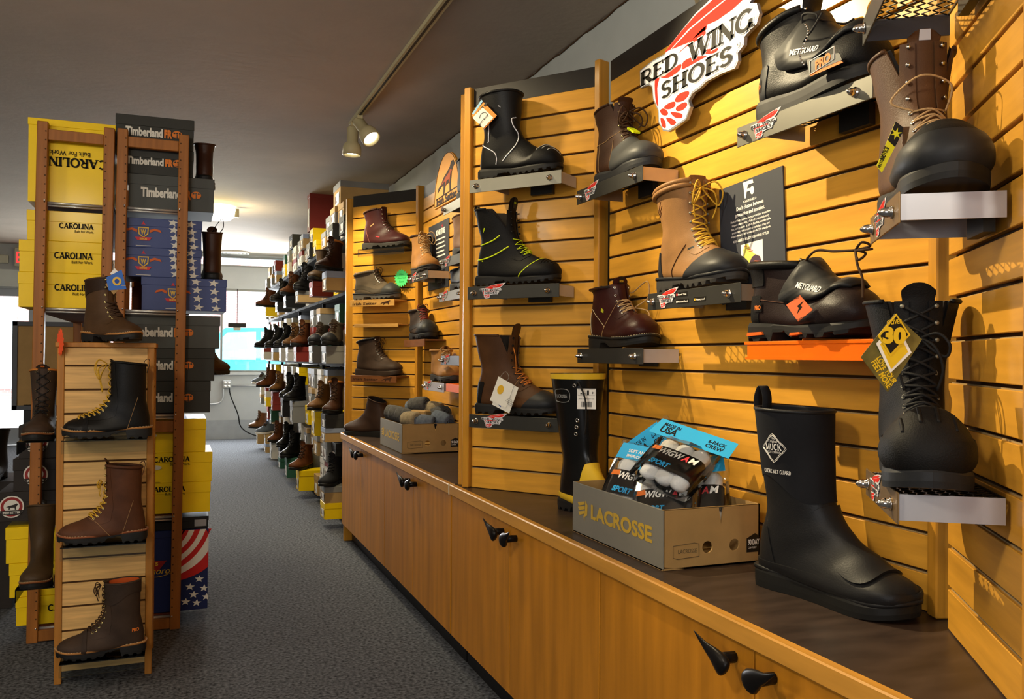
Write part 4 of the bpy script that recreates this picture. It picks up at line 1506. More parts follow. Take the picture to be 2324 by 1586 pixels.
# black lace-up with neon piping
sp = dict(L=.34, H=.275, mat=BLKN, top=(.0, .138, .060), tilt=-.004, sole='heel', lug=.012, lace_mat=NEON, lace_r=.0012, lace_from=4, eyelets=9, hooks=4, bow=False, tongue=.05, open=.05, eyelet_mat=BLACK,
          loop=BLACK, tongue_patch=(BLACK, 'MATTERHORN', NEON),
          patches=[('toe_cap', BLKN, capfn(.215, 1.2), .003)], seams=[(NEON, capfn(.213, 1.2), .0026, None)])
r, L = boot('work_boot', 'black lace-up boot with neon yellow piping on the middle shelf', sp, F1.M(.088, -.079, 1.4516))
g = G()
flank_curve(g, L, [(.012, .150), (.05, .152), (.09, .163), (.118, .180)], .0026)
flank_curve(g, L, [(.006, .098), (.05, .098), (.10, .112), (.150, .140)], .0026)
g.obj('neon_piping', NEON, r)
g = G()
for q in range(5):
    g.tube(crom([cast(L, (.285 + q * .0095, y, .5), (0, 0, -1))[0] + V3((0, 0, .002)) for y in (-.04 + q * .006, -.02, 0, .02, .04 - q * .006)], 4), .0042, 6)
g.obj('toe_ribs', BLKN, r)
# brown boot with black toe, orange laces
sp = dict(L=.34, H=.285, mat=BNBR, top=(-.002, .150, .060), tilt=-.002, sole='heel', lug=.014, lugd=.008, lace_mat=LACEO, lace_from=4, eyelets=9, bow=False, tongue=.045, open=.04, eyelet_mat=BLACK,
          patches=[('toe_cap', DGRYR, capfn(.222, 1.1), .002), ('heel_counter', BLKN, heelfn(.055, .118), .002)],
          seams=[(STITCHT, lambda p, th, fx, u: p.x - .165 - .5 * (p.z - .09), .0007, None)])
r, L = boot('work_boot', 'brown lace-up boot with black toe half hidden by the rubber boot', sp, F1.M(.092, -.079, .9896))
g = G()
p, n = L.pt(.10, .022, .003, -1)
p2, n2 = L.pt(.34, .02, .004, -1)
g.tube(crom([p, p.lerp(p2, .4) + V3((.012, -.012, 0)), p2], 6), .0018, 5)
g.obj('loose_lace', LACEO, r)
t, Q, c = card('hang_tag', 'cream paper tags with gold seal on the black-toed brown boot', F1, [(1138, 858), (1177, 880), (1156, 938), (1117, 918)], -.155, FACE)
g = G()
g.prism([(a * .92 - .012, b * .9 + .012) for a, b in Q], -.003, -.002, 0)
g.prism(ellipse(-.018, .022, .013, .017, 18, -.4), -.0036, -.003, 1)
g.prism([(-.036, -.022), (-.018, -.04), (-.014, -.03), (-.03, -.014)], -.0022, -.001, 2)
for i in range(5):
    g.box(-.006 + i * .002, .02, -.0034, -.003, -.016 - i * .006, -.0145 - i * .006, 3, Matrix.Rotation(-.45, 4, 'Y'))
g.tube(crom([(-.002, 0, .045), (-.02, 0, .065), (-.006, .01, .085), (.014, 0, .066), (-.002, 0, .045)], 6), .0008, 5, 3)
g.obj('print', [FACE, INKY, INKB, mat('grey_ink', '#8a8880', .6, var=0)], t)

# ------------------------------------------------------------------ near bay, wide panel
steel_shelf(F2, .026, .463, 1.757, 'charcoal steel shelf below the grey-toed brown boot, left of the winged sign', endm=mat('peach_steel', '#b3a08a', .35, .5, var=.03))
steel_shelf(F2, .914, 1.346, 1.752, 'long silver steel shelf under the black boot with the strapped flap', plate=mat('warm_silver_steel', '#6a685e', .4, .35, var=.04))
steel_shelf(F2, .497, .930, 1.380, 'charcoal steel shelf with feature labels under the tan boot', icons=True, endm=mat('peach_steel', '#b3a08a'))
steel_shelf(F2, .037, .471, 1.226, 'charcoal steel shelf without a badge under the oxblood boot', badge=False)
t = thing('enamel_shelf', 'orange enamelled shelf under the dark boot with ribbed guard', 'shelf', F2.M(.955, 0, 1.238), SH)
G().box(-.01, .40, -.133, -.002, -.008, 0, ch=.001).obj('tray', ORANGEM, t)
G().prism([(0, -.038), (.375, -.038), (.40, -.001), (0, -.001)], -.131, -.128).obj('front_plate', ORANGEM, t)
G().box(-.004, .374, -.134, -.127, -.042, -.036).obj('lower_flange', ORANGEM, t)
# dark brown boot with grey rubber vamp
sp = dict(L=.335, H=.235, mat=DBRN, top=(.006, .146, .052), sole='flat', lug=0, sole_mat=DGRYR, lace_mat=LACEB, lace_r=.0024, eyelets=7, hooks=4, tongue=.015, open=.025, toe=1.08, bow_w=.05, bow_s=.045, xv=.19, lace_from=1,
          patches=[('over_vamp_guard', GREYR, lambda p, th, fx, u: min(p.x - (.135 + .1 * (p.z - .04)), fx - .205 + .0 * u if p.z > .09 else 1), .003)], loop=DBRN,
          seams=[(STITCHT, lambda p, th, fx, u: p.x - (.132 + .1 * (p.z - .04)), .0009, lambda p: p.z < .13), (STITCHT, lambda p, th, fx, u: p.x - (.055 + .15 * (p.z - .04)), .0009, lambda p: p.z < .13),
                 (STITCHT, lambda p, th, fx, u: p.z - .125 - .35 * max(0, p.x - .1), .0009, lambda p: p.x < .19), (STITCHT, lambda p, th, fx, u: p.x - (.03 + .02 * math.sin(p.z * 30)), .0009, lambda p: p.z > .125)])
r, L = boot('work_boot', 'dark brown boot with grey rubber vamp beside the winged sign', sp, F2.M(.10, -.079, 1.7576))
p, n = L.pt(.36, .0005, .008)
g = G()
g.box(-.022, .022, -.012, .012, 0, .006, 0, Matrix.Translation(p + n * .003) @ Matrix.Rotation(.5, 4, 'Y'))
text(g, 'METATARSAL', 0, 0, .006, 1, align='c', width=.036, bold=.03, M=Matrix.Translation(p + n * .003 + V3((0, -.0005, .004))) @ Matrix.Rotation(math.pi / 2, 4, 'Z') @ Matrix.Rotation(-1.2, 4, 'X'))
tag(g.obj('sticker', [NEON, INKK], None, F2.M(.10, -.079, 1.7576)), 'yellow sticker on the flap of the grey-vamped brown boot', 'sticker')
# tan boot with yellow laces
sp = dict(L=.352, H=.288, mat=TANL, top=(.0, .140, .057), tilt=.012, sole='heel', lug=.016, lugd=.007, sole_mat=SOLEG, welt=DGRYR, lace_mat=LACEY, lace_r=.0024, eyelets=10, hooks=5, tongue=.012, eyelet_mat=STEELM,
          collar_r=.0075, collar_rows=2, bow_w=.045, bow_s=.05, bow_h=.05, bow_u=.03, loop=TANL, loop_h=.018,
          patches=[('toe_cap', DGRYR, capfn(.172, 1.5), .003), ('heel_counter', DGRYR, lambda p, th, fx, u: min(.055 - .12 * (p.z - .04) - p.x, .113 - p.z), .0025)],
          seams=[(mat('dark_stitch', '#4a2c16', .8, var=0), lambda p, th, fx, u: p.x - .105 - 1.3 * max(0, p.z - .055) ** 1.2, .0012, lambda p: p.z < .125 and p.x < .2)])
r, L = boot('work_boot', 'tan lace-up boot with yellow laces and dark grey toe', sp, F2.M(.50, -.079, 1.3806))
g = G()
flank_curve(g, L, [(.035, .225), (.05, .235), (.066, .252)], .0009)
flank_curve(g, L, [(.038, .220), (.055, .226), (.07, .24)], .0009)
flank_curve(g, L, [(.042, .212), (.052, .216), (.06, .224)], .0009)
g.obj('embossed_wing', mat('tan_shadow_emboss', '#6b3d1c', .6, var=0), r)
g = G()
flank_poly(g, L, [(.165, .106), (.187, .111), (.187, .117), (.165, .112)], 0, -1, .0014)
g.obj('side_tab', BLACK, r)
# dark poster behind it
pt = thing('wall_poster', 'charcoal poster with white print and a boot picture behind the tan boot', 'poster', F2.M(.798, -.0012, 1.51) @ Matrix.Rotation(math.radians(-3.0), 4, 'Y'))
G().box(-.132, .132, -.004, 0, -.16, .155).obj('board', mat('charcoal_card', '#3c3e44', .6, var=.03), pt)
g = G()
FZ = .022
g.prism([(a * .9, b + FZ) for a, b in [(-.022, .085), (-.016, .085), (-.012, .101), (.004, .101), (.001, .108), (-.010, .108), (-.006, .118), (.020, .118), (.016, .128), (-.030, .128), (-.026, .118)]], -.0046, -.004, 0)
g.prism(ellipse(.012, .100 + FZ, .008, .011, 14), -.0047, -.0041, 0)
text(g, 'FORCESHIELD', 0, .096, .006, 0, y=-.0046, bold=.02, align='c', width=.055, shear=.2)
text(g, "Don't choose between", 0, .081, .010, 0, y=-.0046, bold=.03, align='c', width=.112)
text(g, 'protection and comfort.', 0, .065, .010, 0, y=-.0046, bold=.03, align='c', width=.122)
for i, s_ in enumerate(('Red Wing technology provides amazing', 'impact absorption. Made of a revolutionary', 'thin, soft material, it offers flexible, comfortable', 'protection from dangerous workplace drop and', 'impact hazards while meeting ASTM standards.')):
    text(g, s_, 0, .052 - i * .0098, .0058, 0, y=-.0046, bold=.02, align='c', width=.165 - .01 * (i % 2))
text(g, 'AVAILABLE IN SELECT RED WING STYLES.', 0, -.002, .0065, 0, y=-.0046, bold=.03, align='c', width=.15)
g.box(-.042, .048, -.0046, -.004, -.080, -.012, 0)
K = .0024
bo = [(-12, -6), (-13, 8), (-9, 14), (-4, 13), (-1, 6), (6, 1), (15, -3), (16, -8), (-4, -9)]
g.prism([(a * K, b * K - .046) for a, b in bo], -.0052, -.0046, 1)
g.prism([(a * K, b * K - .046) for a, b in [(-4, -9), (2, -2), (8, 0), (15, -3), (17, -8), (16, -11), (-8, -11)]], -.0056, -.0052, 2)
for i in range(4):
    g.box(-.026 + i * .006, -.012 + i * .007, -.0058, -.0052, -.020 - i * .005, -.0188 - i * .005, 3)
g.obj('print', [INKW, mat('poster_yellow', '#d8d060', .6, var=0), mat('poster_plum', '#4e3a4a', .6, var=0), INKR], pt)
# oxblood boot
sp = dict(L=.352, H=.192, mat=OXBL, top=(.004, .140, .056), tilt=.0, sole='heel', lug=0, welt=RUBBER, welt_thread=STITCHC, lace_mat=LACET, lace_r=.0021, eyelets=7, lace_from=3, tongue=.035, open=.035, toe=1.2, eyelet_mat=NICKEL, bow=False,
          tongue_patch=(BLACK, 'CAROLINA', INKY),
          seams=[(STITCHC, lambda p, th, fx, u: p.z - (.128 - .75 * max(0, p.x - .055)), .0009, lambda p: p.x < .135), (STITCHC, lambda p, th, fx, u: p.x - (.045 - .25 * (p.z - .06)), .0009, lambda p: p.z < .125),
                 (STITCHT, lambda p, th, fx, u: p.x - .150 - .6 * (p.z - .09), .0008, None)])
r, L = boot('work_boot', 'glossy oxblood ankle boot with tan laces and yellow tongue label', sp, F2.M(.07, -.079, 1.2266))
g = G()
p, n = L.pt(.12, .03, .004, 1)
q, n2 = L.pt(.34, .02, .004, 1)
g.tube(crom([q, q + V3((.05, .02, .03)), q + V3((.045, .02, .08)), p + V3((.02, .0, .0)), p], 7), .0021, 6)
g.tube(crom([q, q + V3((.05, .015, -.01)), q + V3((.075, .01, -.03)), q + V3((.07, -.01, -.055))], 6), .0021, 6)
g.obj('loose_lace', LACET, r)
g = G()
flank_poly(g, L, [(.112, .118), (.125, .112), (.127, .122), (.115, .130)], 0, -1, .0012)
g.obj('side_tab', mat('olive_tab', '#a8a820', .6, var=0), r)
def metguard(r, L, m, x0, x1, w, off, ribs, txt, bx=1.0):
    """a padded flap over the instep"""
    g = G()
    rows, cols = 14, 9
    vs = []
    u0, u1 = L.fxz(x0 * L.k)[1], L.fxz(x1 * L.k)[1]
    for i in range(rows + 1):
        t = i / rows
        ww = w * (1 - .5 * (2 * t - 1) ** 4) * (1 - .1 * t)
        for j in range(cols + 1):
            c = 2 * j / cols - 1
            p, n = L.pt(u0 + (u1 - u0) * t, abs(c) * ww + .0005, off * (1 - .45 * c * c) + (.0035 * abs(math.sin(math.pi * ribs * t)) if ribs else 0), 1 if c >= 0 else -1)
            vs.append(p)
    m1 = cols + 1
    fs = [(i * m1 + j, i * m1 + j + 1, (i + 1) * m1 + j + 1, (i + 1) * m1 + j) for i in range(rows) for j in range(cols)]
    g.add(vs, fs, 0, True)
    o = g.obj('instep_guard', m, r)
    s_ = o.modifiers.new('thick', 'SOLIDIFY')
    s_.thickness = .008
    s_.offset = 0
    if txt:
        # lettering along the flap's lower edge, laid on its side
        g = G()
        t = G()
        text(t, txt, 0, 0, 1, 0, y=0, bold=.03)
        w_ = max(v.x for v in t.v)
        bv = BVHTree.FromPolygons([tuple(p) for p in vs], fs)
        pa, pb = vs[int(rows * .30) * m1 + 1], vs[int(rows * .70) * m1 + 1]
        dr = V3((pb.x - pa.x, 0, pb.z - pa.z))
        ln = dr.length
        dr.normalize()
        up_ = V3((-dr.z, 0, dr.x))
        out = []
        for v in t.v:
            q = V3((pa.x, 0, pa.z)) + dr * (ln * v.x / w_) + up_ * (v.z * .0125 + .002)
            h = bv.ray_cast((q.x, -.4, q.z), (0, 1, 0))
            yy = h[0].y if h[0] is not None else pa.y
            out.append(V3((q.x, yy - .0055, q.z)))
        g.add(out, t.f)
        g.obj('lettering', INKW, o)
    return o
# black boot with smooth flap
sp = dict(L=.365, H=.200, mat=BLKL, top=(.006, .138, .052), tilt=.018, sole='flat', lug=.02, lugd=.004, toe=1.35, lace_mat=LACEK, lace_r=.0026, eyelets=6, hooks=3, tongue=.05, open=.012, collar_r=.009, eyelet_mat=NICKEL, lace_from=3, bow=False,
          loop=BLACK, loop_h=.012, eyestay_mat=BLKN,
          patches=[('heel_counter', DGRYR, heelfn(.07, .115), .002), ('over_toe_cap', BLKN, capfn(.25, .5), .003)])
r, L = boot('work_boot', 'black boot with smooth instep flap on the long silver shelf', sp, F2.M(.962, -.088, 1.7526))
metguard(r, L, mat('ribbed_black_rubber', '#1e1e1e', .5, var=.1), .150, .275, .056, .018, 0, 'METGUARD')
g = G()
flank_poly(g, L, [(.018, .062), (.042, .062), (.044, .088), (.02, .088)], 0, -1, .0028)
flank_text(g, L, 'PRO', .020, .070, .010, 1, -1, .0038, bold=.04, width=.02)
g.obj('heel_label', [BLACK, INKO], r)
g = G()
e1 = [L.pt(.06 + .09 * i, .032, .006, -1)[0] for i in range(3)]
e2 = [L.pt(.2, .015, .03, s_)[0] for s_ in (-1, 1)]
g.tube(crom([e1[1], e1[1] + V3((.01, -.01, .03)), e2[0] + V3((.0, -.01, .01)), e2[0], e2[1], e2[1] + V3((.02, .01, .005))], 6), .0026, 6)
g.tube(crom([e2[0] + V3((.03, -.02, .0)), e2[0] + V3((.012, -.03, -.03)), e1[2] + V3((0, -.01, -.01)), e1[2] + V3((.015, -.01, -.05))], 6), .0026, 6)
g.obj('loose_lace', LACEK, r)
t, Q, c = card('hang_tag', 'black and orange tag with beaded chain on the black flap boot', F2, [(1832, 136), (1905, 120), (1912, 136), (1836, 168)], -.165, BLACK)
g = G()
g.prism([(a * .98 + .003, b * .5 - .012) for a, b in Q], -.0004, .0006, 0)
text(g, 'PRO', -.002, -.006, .018, 0, y=-.0016, bold=.05, align='c', width=.045, rot=.12, shear=.1)
g.tube([(-.04, -.0014, -.014), (.03, -.0014, -.004), (.03, -.0014, .022), (-.04, -.0014, .014)], .0011, 4, 1, closed=True)
for i in range(16):
    g.tube([(-.06 - .012 * math.sin(i * .4), 0, .012 + i * .0055), (-.06 - .012 * math.sin(i * .4), 0, .0155 + i * .0055)], .0019, 6, 2)
g.obj('print', [INKO, INKW, CHROME], t)
# dark boot with ribbed flap and orange trim
DKCH = leather('dark_chocolate_leather', '#241a18', .42)
sp = dict(L=.370, H=.172, mat=DKCH, top=(.004, .150, .060), tilt=-.006, sole='heel', lug=.024, lugd=.006, toe=1.25, lace_mat=LACEB, lace_r=.0026, eyelets=5, hooks=2, tongue=.012, open=.02, collar_r=.010, collar_mat=BLKL, lace_from=3, bow=False,
          loop=mat('orange_webbing', '#c05a18', .7, var=.1), loop_h=.014, patches=[('heel_counter', BLKN, heelfn(.075, .105), .002), ('over_toe_cap', DKCH, capfn(.265, .6), .0025), ('over_collar_pad', BLKL, lambda p, th, fx, u: min(p.z - .125, .085 - p.x), .004)],
          seams=[(mat('rust_stitch', '#5a3a2a', .8, var=0), lambda p, th, fx, u: p.z - .105 + .15 * p.x, .0009, lambda p: p.x < .15)])
r, L = boot('work_boot', 'dark boot with ribbed instep guard on the orange shelf', sp, F2.M(.938, -.090, 1.2388))
metguard(r, L, mat('ribbed_black_rubber', '#1e1e1e'), .160, .275, .048, .009, 5, 'METGUARD')
g = G()
for a, b, c, d in ((.022, .012, .080, .020), (.185, .010, .22, .016), (.26, .016, .29, .021)):
    g.prism([(a, b), (c, b + .002), (c - .004, d + .001), (a + .002, d)], -.0575 if a > .1 else -.047, -.0375, 0)
g.obj('sole_insert', mat('orange_rubber', '#d8601c', .5, var=0), r)
g = G()
flank_poly(g, L, [(.050, .066), (.078, .066), (.078, .088), (.050, .088)], 0, -1, .0028)
flank_text(g, L, 'PRO', .053, .072, .010, 1, -1, .0036, bold=.04, width=.022)
g.obj('heel_label', [BLACK, INKO], r)
g = G()
q, n = L.pt(.16, .018, .008, -1)
q2, n2 = L.pt(.02, .02, .006, -1)
kn = q2 + V3((.155, .0, .012))
g.tube(crom([q2, q2 + V3((.05, -.01, .022)), q2 + V3((.10, -.006, .016)), kn], 7), .0028, 6)
for dx, dz in ((.03, .012), (.034, -.004), (.02, -.022)):
    g.tube(crom([kn, kn + V3((dx, -.012, dz)), kn + V3((dx * 1.2, .004, dz * .4)), kn], 6), .0026, 6)
g.tube(crom([kn, kn + V3((.01, -.004, -.03)), kn + V3((.03, -.01, -.06)), kn + V3((.034, -.012, -.10))], 6), .0026, 6)
g.obj('loose_lace', LACEB, r)
t, Q, c = card('hang_tag', 'square orange tag with lightning bolt on the ribbed-guard boot', F2, [(1816, 670), (1845, 703), (1812, 730), (1785, 692)], -.166, mat('tag_coral', '#d96a3c', .6, var=.03))
g = G()
g.prism([(-.006, -.012), (.010, .002), (.004, .004), (.014, .014), (-.006, .004), (.0, .0)], -.0014, -.0009, 0)
text(g, 'RESISTANT', -.014, .018, .005, 0, y=-.0014, bold=.01, align='c', width=.034, rot=.18)
text(g, 'ELECTRICAL', .012, -.024, .005, 0, y=-.0014, bold=.01, align='c', width=.036, rot=.3)
g.obj('print', INKK, t)

# ------------------------------------------------------------------ near bay, edge-on panel
steel_shelf(F3, .150, .402, 1.448, 'silver-ended steel shelf with brown plate under the black-toed brown boot', plate=mat('bronze_steel', '#7d6443', .35, .5, var=.03), tray0=.03, depth=.152)
steel_shelf(F3, .112, .400, 1.002, 'silver-ended steel shelf under the heavy black boot beside the tall black boot', plate=mat('bronze_steel', '#7d6443'), tray0=.03, depth=.152)
steel_shelf(F3, .055, .40, 1.832, 'dark mesh shelf seen from below at the top of the edge-on panel', badge=False, tray0=.01, depth=.152, endm=mat('blue_grey_steel', '#4c5260', .4, .4, var=.04))
_q = F3.M(.26, -.175, 0).translation
FT1 = Frame((_q.x, _q.y), (.93, -.36), 1)
_q = F3.M(.36, -.235, 0).translation
FT2 = Frame((_q.x, _q.y), (.93, -.36), 1)
CARH = leather('saddle_brown_leather', '#523722', .5)
sp = dict(L=.345, H=.27, mat=CARH, top=(.002, .140, .056), tilt=.004, sole='flat', lug=.02, lugd=.006, toe=1.25, wid=1.04, lace_mat=LACET, lace_r=.0018, lace_from=4, eyelets=8, hooks=4, tongue=.02, open=.035, eyelet_mat=NICKEL, bow=False,
          tongue_patch=(mat('white_label', '#c9c9cf', .6, var=0), '', INKO),
          patches=[('over_toe_cap', BLKN, lambda p, th, fx, u: min(p.x - .212 - .0 * p.z, 1), .004), ('over_toe_bumper', DGRYR, lambda p, th, fx, u: min(p.x - .195, .062 + .25 * (p.x - .25) - p.z), .006)])
r, L = boot('work_boot', 'brown boot with big black toe facing out from the edge-on panel', sp, F3.M(.085, -.100, 1.4486, 3))
p, n = L.pt(-.02, .0005, .004)
g = G()
g.tube(crom([L.pt(.30, .02, .004, -1)[0], L.pt(.22, .035, .02, -1)[0], L.pt(.17, .01, .03, -1)[0], L.pt(.2, .02, .025, 1)[0], L.pt(.3, .024, .004, 1)[0]], 7), .0018, 5)
g.obj('loose_lace', LACET, r)
t, Q, c = card('hang_tag', 'yellow and black notice tag hanging on the black-toed brown boot', FT1, [(2032, 276), (2052, 292), (2001, 392), (1989, 376)], 0, mat('tag_yellow', '#d8cc20', .5, var=.03))
g = G()
a, b, c_, d_ = [V3((x, 0, z)) for x, z in Q]
g.prism([(v.x, v.z) for v in (a, b, b.lerp(c_, .42), a.lerp(d_, .42))], -.0016, -.0008, 0)
ang = math.atan2((d_ - a).z, (d_ - a).x)
m_ = (a + b + c_ + d_) / 4
dv = ((d_ + c_) / 2 - (a + b) / 2)
for k_, s_, h_ in ((.66, 'NOTICE', .008), (.84, 'PROTECT', .005)):
    q = (a + b) / 2 + dv * k_
    text(g, s_, q.x, q.z, h_, 0, y=-.0018, bold=.03, align='c', width=.022, rot=ang + math.pi)
q = (a + b) / 2 + dv * .2
g.prism(star(q.x, q.z, .010, 6, .35, .3), -.0022, -.0016, 1)
g.obj('print', [BLACK, mat('tag_yellow', '#d8cc20')], t)
sp = dict(L=.35, H=.295, mat=BLKN, top=(.004, .146, .062), tilt=-.002, sole='flat', lug=.018, lugd=.005, toe=1.45, wid=1.06, sole_mat=DGRYR, lace_mat=LACEK, lace_r=.0026, lace_from=0, eyelets=9, hooks=4, tongue=.03, open=.03, eyelet_mat=STEELM, bow=True, bow_u=.12, bow_w=.04, bow_s=.03, bow_h=.05,
          patches=[('over_toe_cap', BLKN, capfn(.215, .2), .003), ('over_bumper', BLKN, lambda p, th, fx, u: min(p.x - .2, .075 - p.z), .005)],
          seams=[(mat('olive_stitch', '#6a6650', .8, var=0), capfn(.208, .2), .0009, None), (mat('olive_stitch', '#6a6650'), capfn(.201, .2), .0009, None)])
r, L = boot('work_boot', 'heavy black boot facing out, hung with black and gold tags', sp, F3.M(.075, -.088, 1.0026, -4))
g = G()
for i in range(4):
    y = -.036 + i * .024
    p, n = cast(L, (.30, y, .5), (0, 0, -1))
    g.tube(crom([cast(L, (x, y, .5), (0, 0, -1))[0] + V3((0, 0, .003)) for x in (.295, .305, .315, .325)], 3), .0035, 5)
g.obj('toe_ribs', BLKN, r)
t, Q, c = card('hang_tag', 'large black and gold diamond tags hanging on the heavy black boot', FT2, [(2030, 712), (2092, 770), (2014, 890), (1953, 810)], 0, mat('olive_gold_card', '#6b6232', .4, .2, var=.3, scale=40), th=.0012)
g = G()
P = [FT2.loc(x, y_, 0) for x, y_ in ((2030, 712), (2062, 760), (2016, 808), (1988, 762))]
g.prism([(x - c[0], z - c[1]) for x, z in P], -.0065, -.0055, 1)
P2 = shrink([(x - c[0], z - c[1]) for x, z in P], .004)
g.prism(P2, -.0072, -.0064, 0)
cc = (sum(p[0] for p in P2) / 4, sum(p[1] for p in P2) / 4)
text(g, '30', cc[0], cc[1] - .012, .024, 1, y=-.0080, bold=.06, align='c', width=.036, rot=-.05)
text(g, 'OLIVER', cc[0] + .001, cc[1] + .017, .007, 1, y=-.0080, bold=.02, align='c', width=.024, rot=.1)
P3 = [FT2.loc(x, y_, 0) for x, y_ in ((2030, 730), (2066, 800), (2018, 846), (1986, 780))]
g.prism([(x - c[0], z - c[1]) for x, z in P3], -.0045, -.0035, 2)
g.prism(shrink([(x - c[0], z - c[1]) for x, z in P3], .006), -.0052, -.0044, 1)
q = FT2.loc(2006, 843, 0)
text(g, 'LOVE YOUR', q[0] - c[0], q[1] - c[1], .009, 1, y=-.0020, bold=.03, align='c', width=.048, rot=-1.0)
q = FT2.loc(1994, 852, 0)
text(g, 'FEET MORE', q[0] - c[0], q[1] - c[1], .009, 1, y=-.0020, bold=.03, align='c', width=.048, rot=-1.0)
g.obj('print', [BLACK, mat('tag_gold', '#e0b820', .5, var=0), WHITEC], t)
# ------------------------------------------------------------------ things on the worktops
KRAFT = mat('kraft_card', '#a0804f', .75, var=.06, scale=20)
GREYC = mat('grey_print_card', '#716d62', .65, var=.03)
def display_box(label, x0, x1, y0, y1, h, lid_text=True):
    """open-topped carton: printed end faces the shop, kraft side faces the near end"""
    w, d = x1 - x0, y1 - y0
    t = thing('cardboard_box', label, 'box', Matrix.Translation((x0, y0, ZT + .001)))
    th = .004
    g = G()
    g.box(0, th, 0, d, 0, h, 1, ch=.001)
    g.box(th, w, d - th, d, 0, h, 0).box(w - th, w, 0, d, 0, h, 0).box(0, w, 0, d, 0, .004, 0)
    # near side with two round hand holes
    hx = (w * .45, w * .73)
    hz, hr = h * .33, .0145
    out = [(th, 0), (w, 0), (w, h), (th, h)]
    xs = [th, (hx[0] + hx[1]) / 2, w]
    for k, cx in enumerate(hx):
        a, b = xs[k], xs[k + 1]
        n = 20
        ring = [(cx + hr * math.cos(2 * math.pi * i / n), hz + hr * math.sin(2 * math.pi * i / n)) for i in range(n)]
        bor = []
        for i in range(n):
            c, s_ = math.cos(2 * math.pi * i / n), math.sin(2 * math.pi * i / n)
            kx = ((b - cx) / c) if c > 1e-6 else ((a - cx) / c if c < -1e-6 else 1e9)
            kz = ((h - hz) / s_) if s_ > 1e-6 else ((0 - hz) / s_ if s_ < -1e-6 else 1e9)
            q = min(kx, kz)
            bor.append((cx + c * q, hz + s_ * q))
        cor = [(b, h), (a, h), (a, 0), (b, 0)]
        for yy, fl in ((0, 1), (th, -1)):
            vs = [(x, yy, z) for x, z in ring] + [(x, yy, z) for x, z in bor]
            fs = [(i, (i + 1) % n, (i + 1) % n + n, i + n)[::fl * -1] for i in range(n)]
            g.add(vs, fs, 0)
            for cxx, czz in cor:
                best = sorted(range(n), key=lambda i: (bor[i][0] - cxx) ** 2 + (bor[i][1] - czz) ** 2)[:2]
                g.add([(bor[best[0]][0], yy, bor[best[0]][1]), (bor[best[1]][0], yy, bor[best[1]][1]), (cxx, yy, czz)], [(0, 1, 2)], 0)
        g.add([(x, 0, z) for x, z in ring] + [(x, th, z) for x, z in ring], [(i, i + n, (i + 1) % n + n, (i + 1) % n) for i in range(n)], 0)
    g.box(0, w, 0, th, h - .0015, h, 0)
    g.obj('carton', [KRAFT, GREYC], t)
    g = G()
    Mz = Matrix.Rotation(-math.pi / 2, 4, 'Z')     # printing on the shop-facing end (-x)
    Mz.translation = V3((0, d, 0))
    text(g, 'LACROSSE', d * .24, h * .40, h * .27, 0, y=-.0008, bold=.035, width=d * .66, M=Mz)
    bx, bz = d * .07, h * .40
    for i in range(3):
        g.prism([(bx + .002 * i, bz + h * (.22 - i * .09)), (bx + d * .09, bz + h * (.28 - i * .09)), (bx + d * .09, bz + h * (.22 - i * .09)), (bx + .008 + .002 * i, bz + h * (.16 - i * .09))], -.0008, -.0002, 0, Mz)
    g.prism([(bx + d * .10, bz + h * .30), (bx + d * .125, bz + h * .22), (bx + d * .12, bz + h * .02), (bx + d * .09, bz - h * .02), (bx + d * .085, bz - h * .10), (bx + d * .075, bz - h * .02), (bx + d * .095, bz + h * .1)], -.0008, -.0002, 0, Mz)
    g.obj('front_print', mat('dull_gold_ink', '#b4922c', .6, var=0), t)
    g = G()
    # outlined name and comfort tab on the kraft side
    a, b, z0, z1 = w * .10, w * .36, h * .17, h * .42
    g.tube([(a, -.0006, z0 + .004), (a + .012, -.0006, z0), (b, -.0006, z0 + .003), (b, -.0006, z1 - .003), (b - .012, -.0006, z1), (a, -.0006, z1 - .004)], .0008, 4, 1, closed=True)
    text(g, 'LACROSSE', (a + b) / 2 + .004, (z0 + z1) / 2 - .005, .010, 1, y=-.0006, bold=.01, align='c', width=(b - a) * .72)
    a = w * .86
    g.prism([(a, h * .18), (w - .002, h * .18), (w - .002, h * .45), (w * .95, h * .50), (a, h * .42)], -.0006, -.0001, 2)
    text(g, '90 DAY', a + .004, h * .31, .013, 3, y=-.0009, bold=.03, width=w * .12)
    text(g, 'COMFORT', a + .004, h * .24, .005, 3, y=-.0009, width=w * .09)
    g.obj('side_print', [mat('dull_gold_ink', '#b4922c', .6, var=0), mat('faded_brown_ink', '#5f5038', .7, var=0), BLACK, INKW], t)
    return t
# tall rubber boot with yellow trim
LX, LY = 1.222, 2.595
YTRIM = mat('yellow_rubber', '#d9b22e', .5, var=.06)
GLK = mat('gloss_black_rubber', '#121212', .25, var=.1, scale=8)
sp = dict(L=.335, H=.445, mat=GLK, laced=False, top=(-.012, .150, .078), sole='heel', lug=.016, lugd=.008, collar_r=.002, tilt=.002, toe=1.15, lining=mat('dark_rubber_lining', '#201d1a', .8, var=0), mid=None,
          patches=[('top_band', YTRIM, lambda p, th, fx, u: p.z - .428, .0025), ('foxing_strip', YTRIM, lambda p, th, fx, u: .058 - .02 * p.x - p.z, .0035), ('toe_cap', YTRIM, lambda p, th, fx, u: min(p.x - .128 - .22 * (p.z - .04), .165 - p.z + .3 * (p.x - .17)), .002)])
def toe_dir(x0, y0, x1, y1):
    return math.degrees(math.atan2(y1 - y0, x1 - x0))
Mr = TR(1.205, 2.60, ZT + .0005, toe_dir(1.205, 2.60, 1.25, 2.25))
r, L = boot('rubber_boot', 'tall black rubber boot with yellow trim standing behind the grey carton', sp, Mr)
g = G()
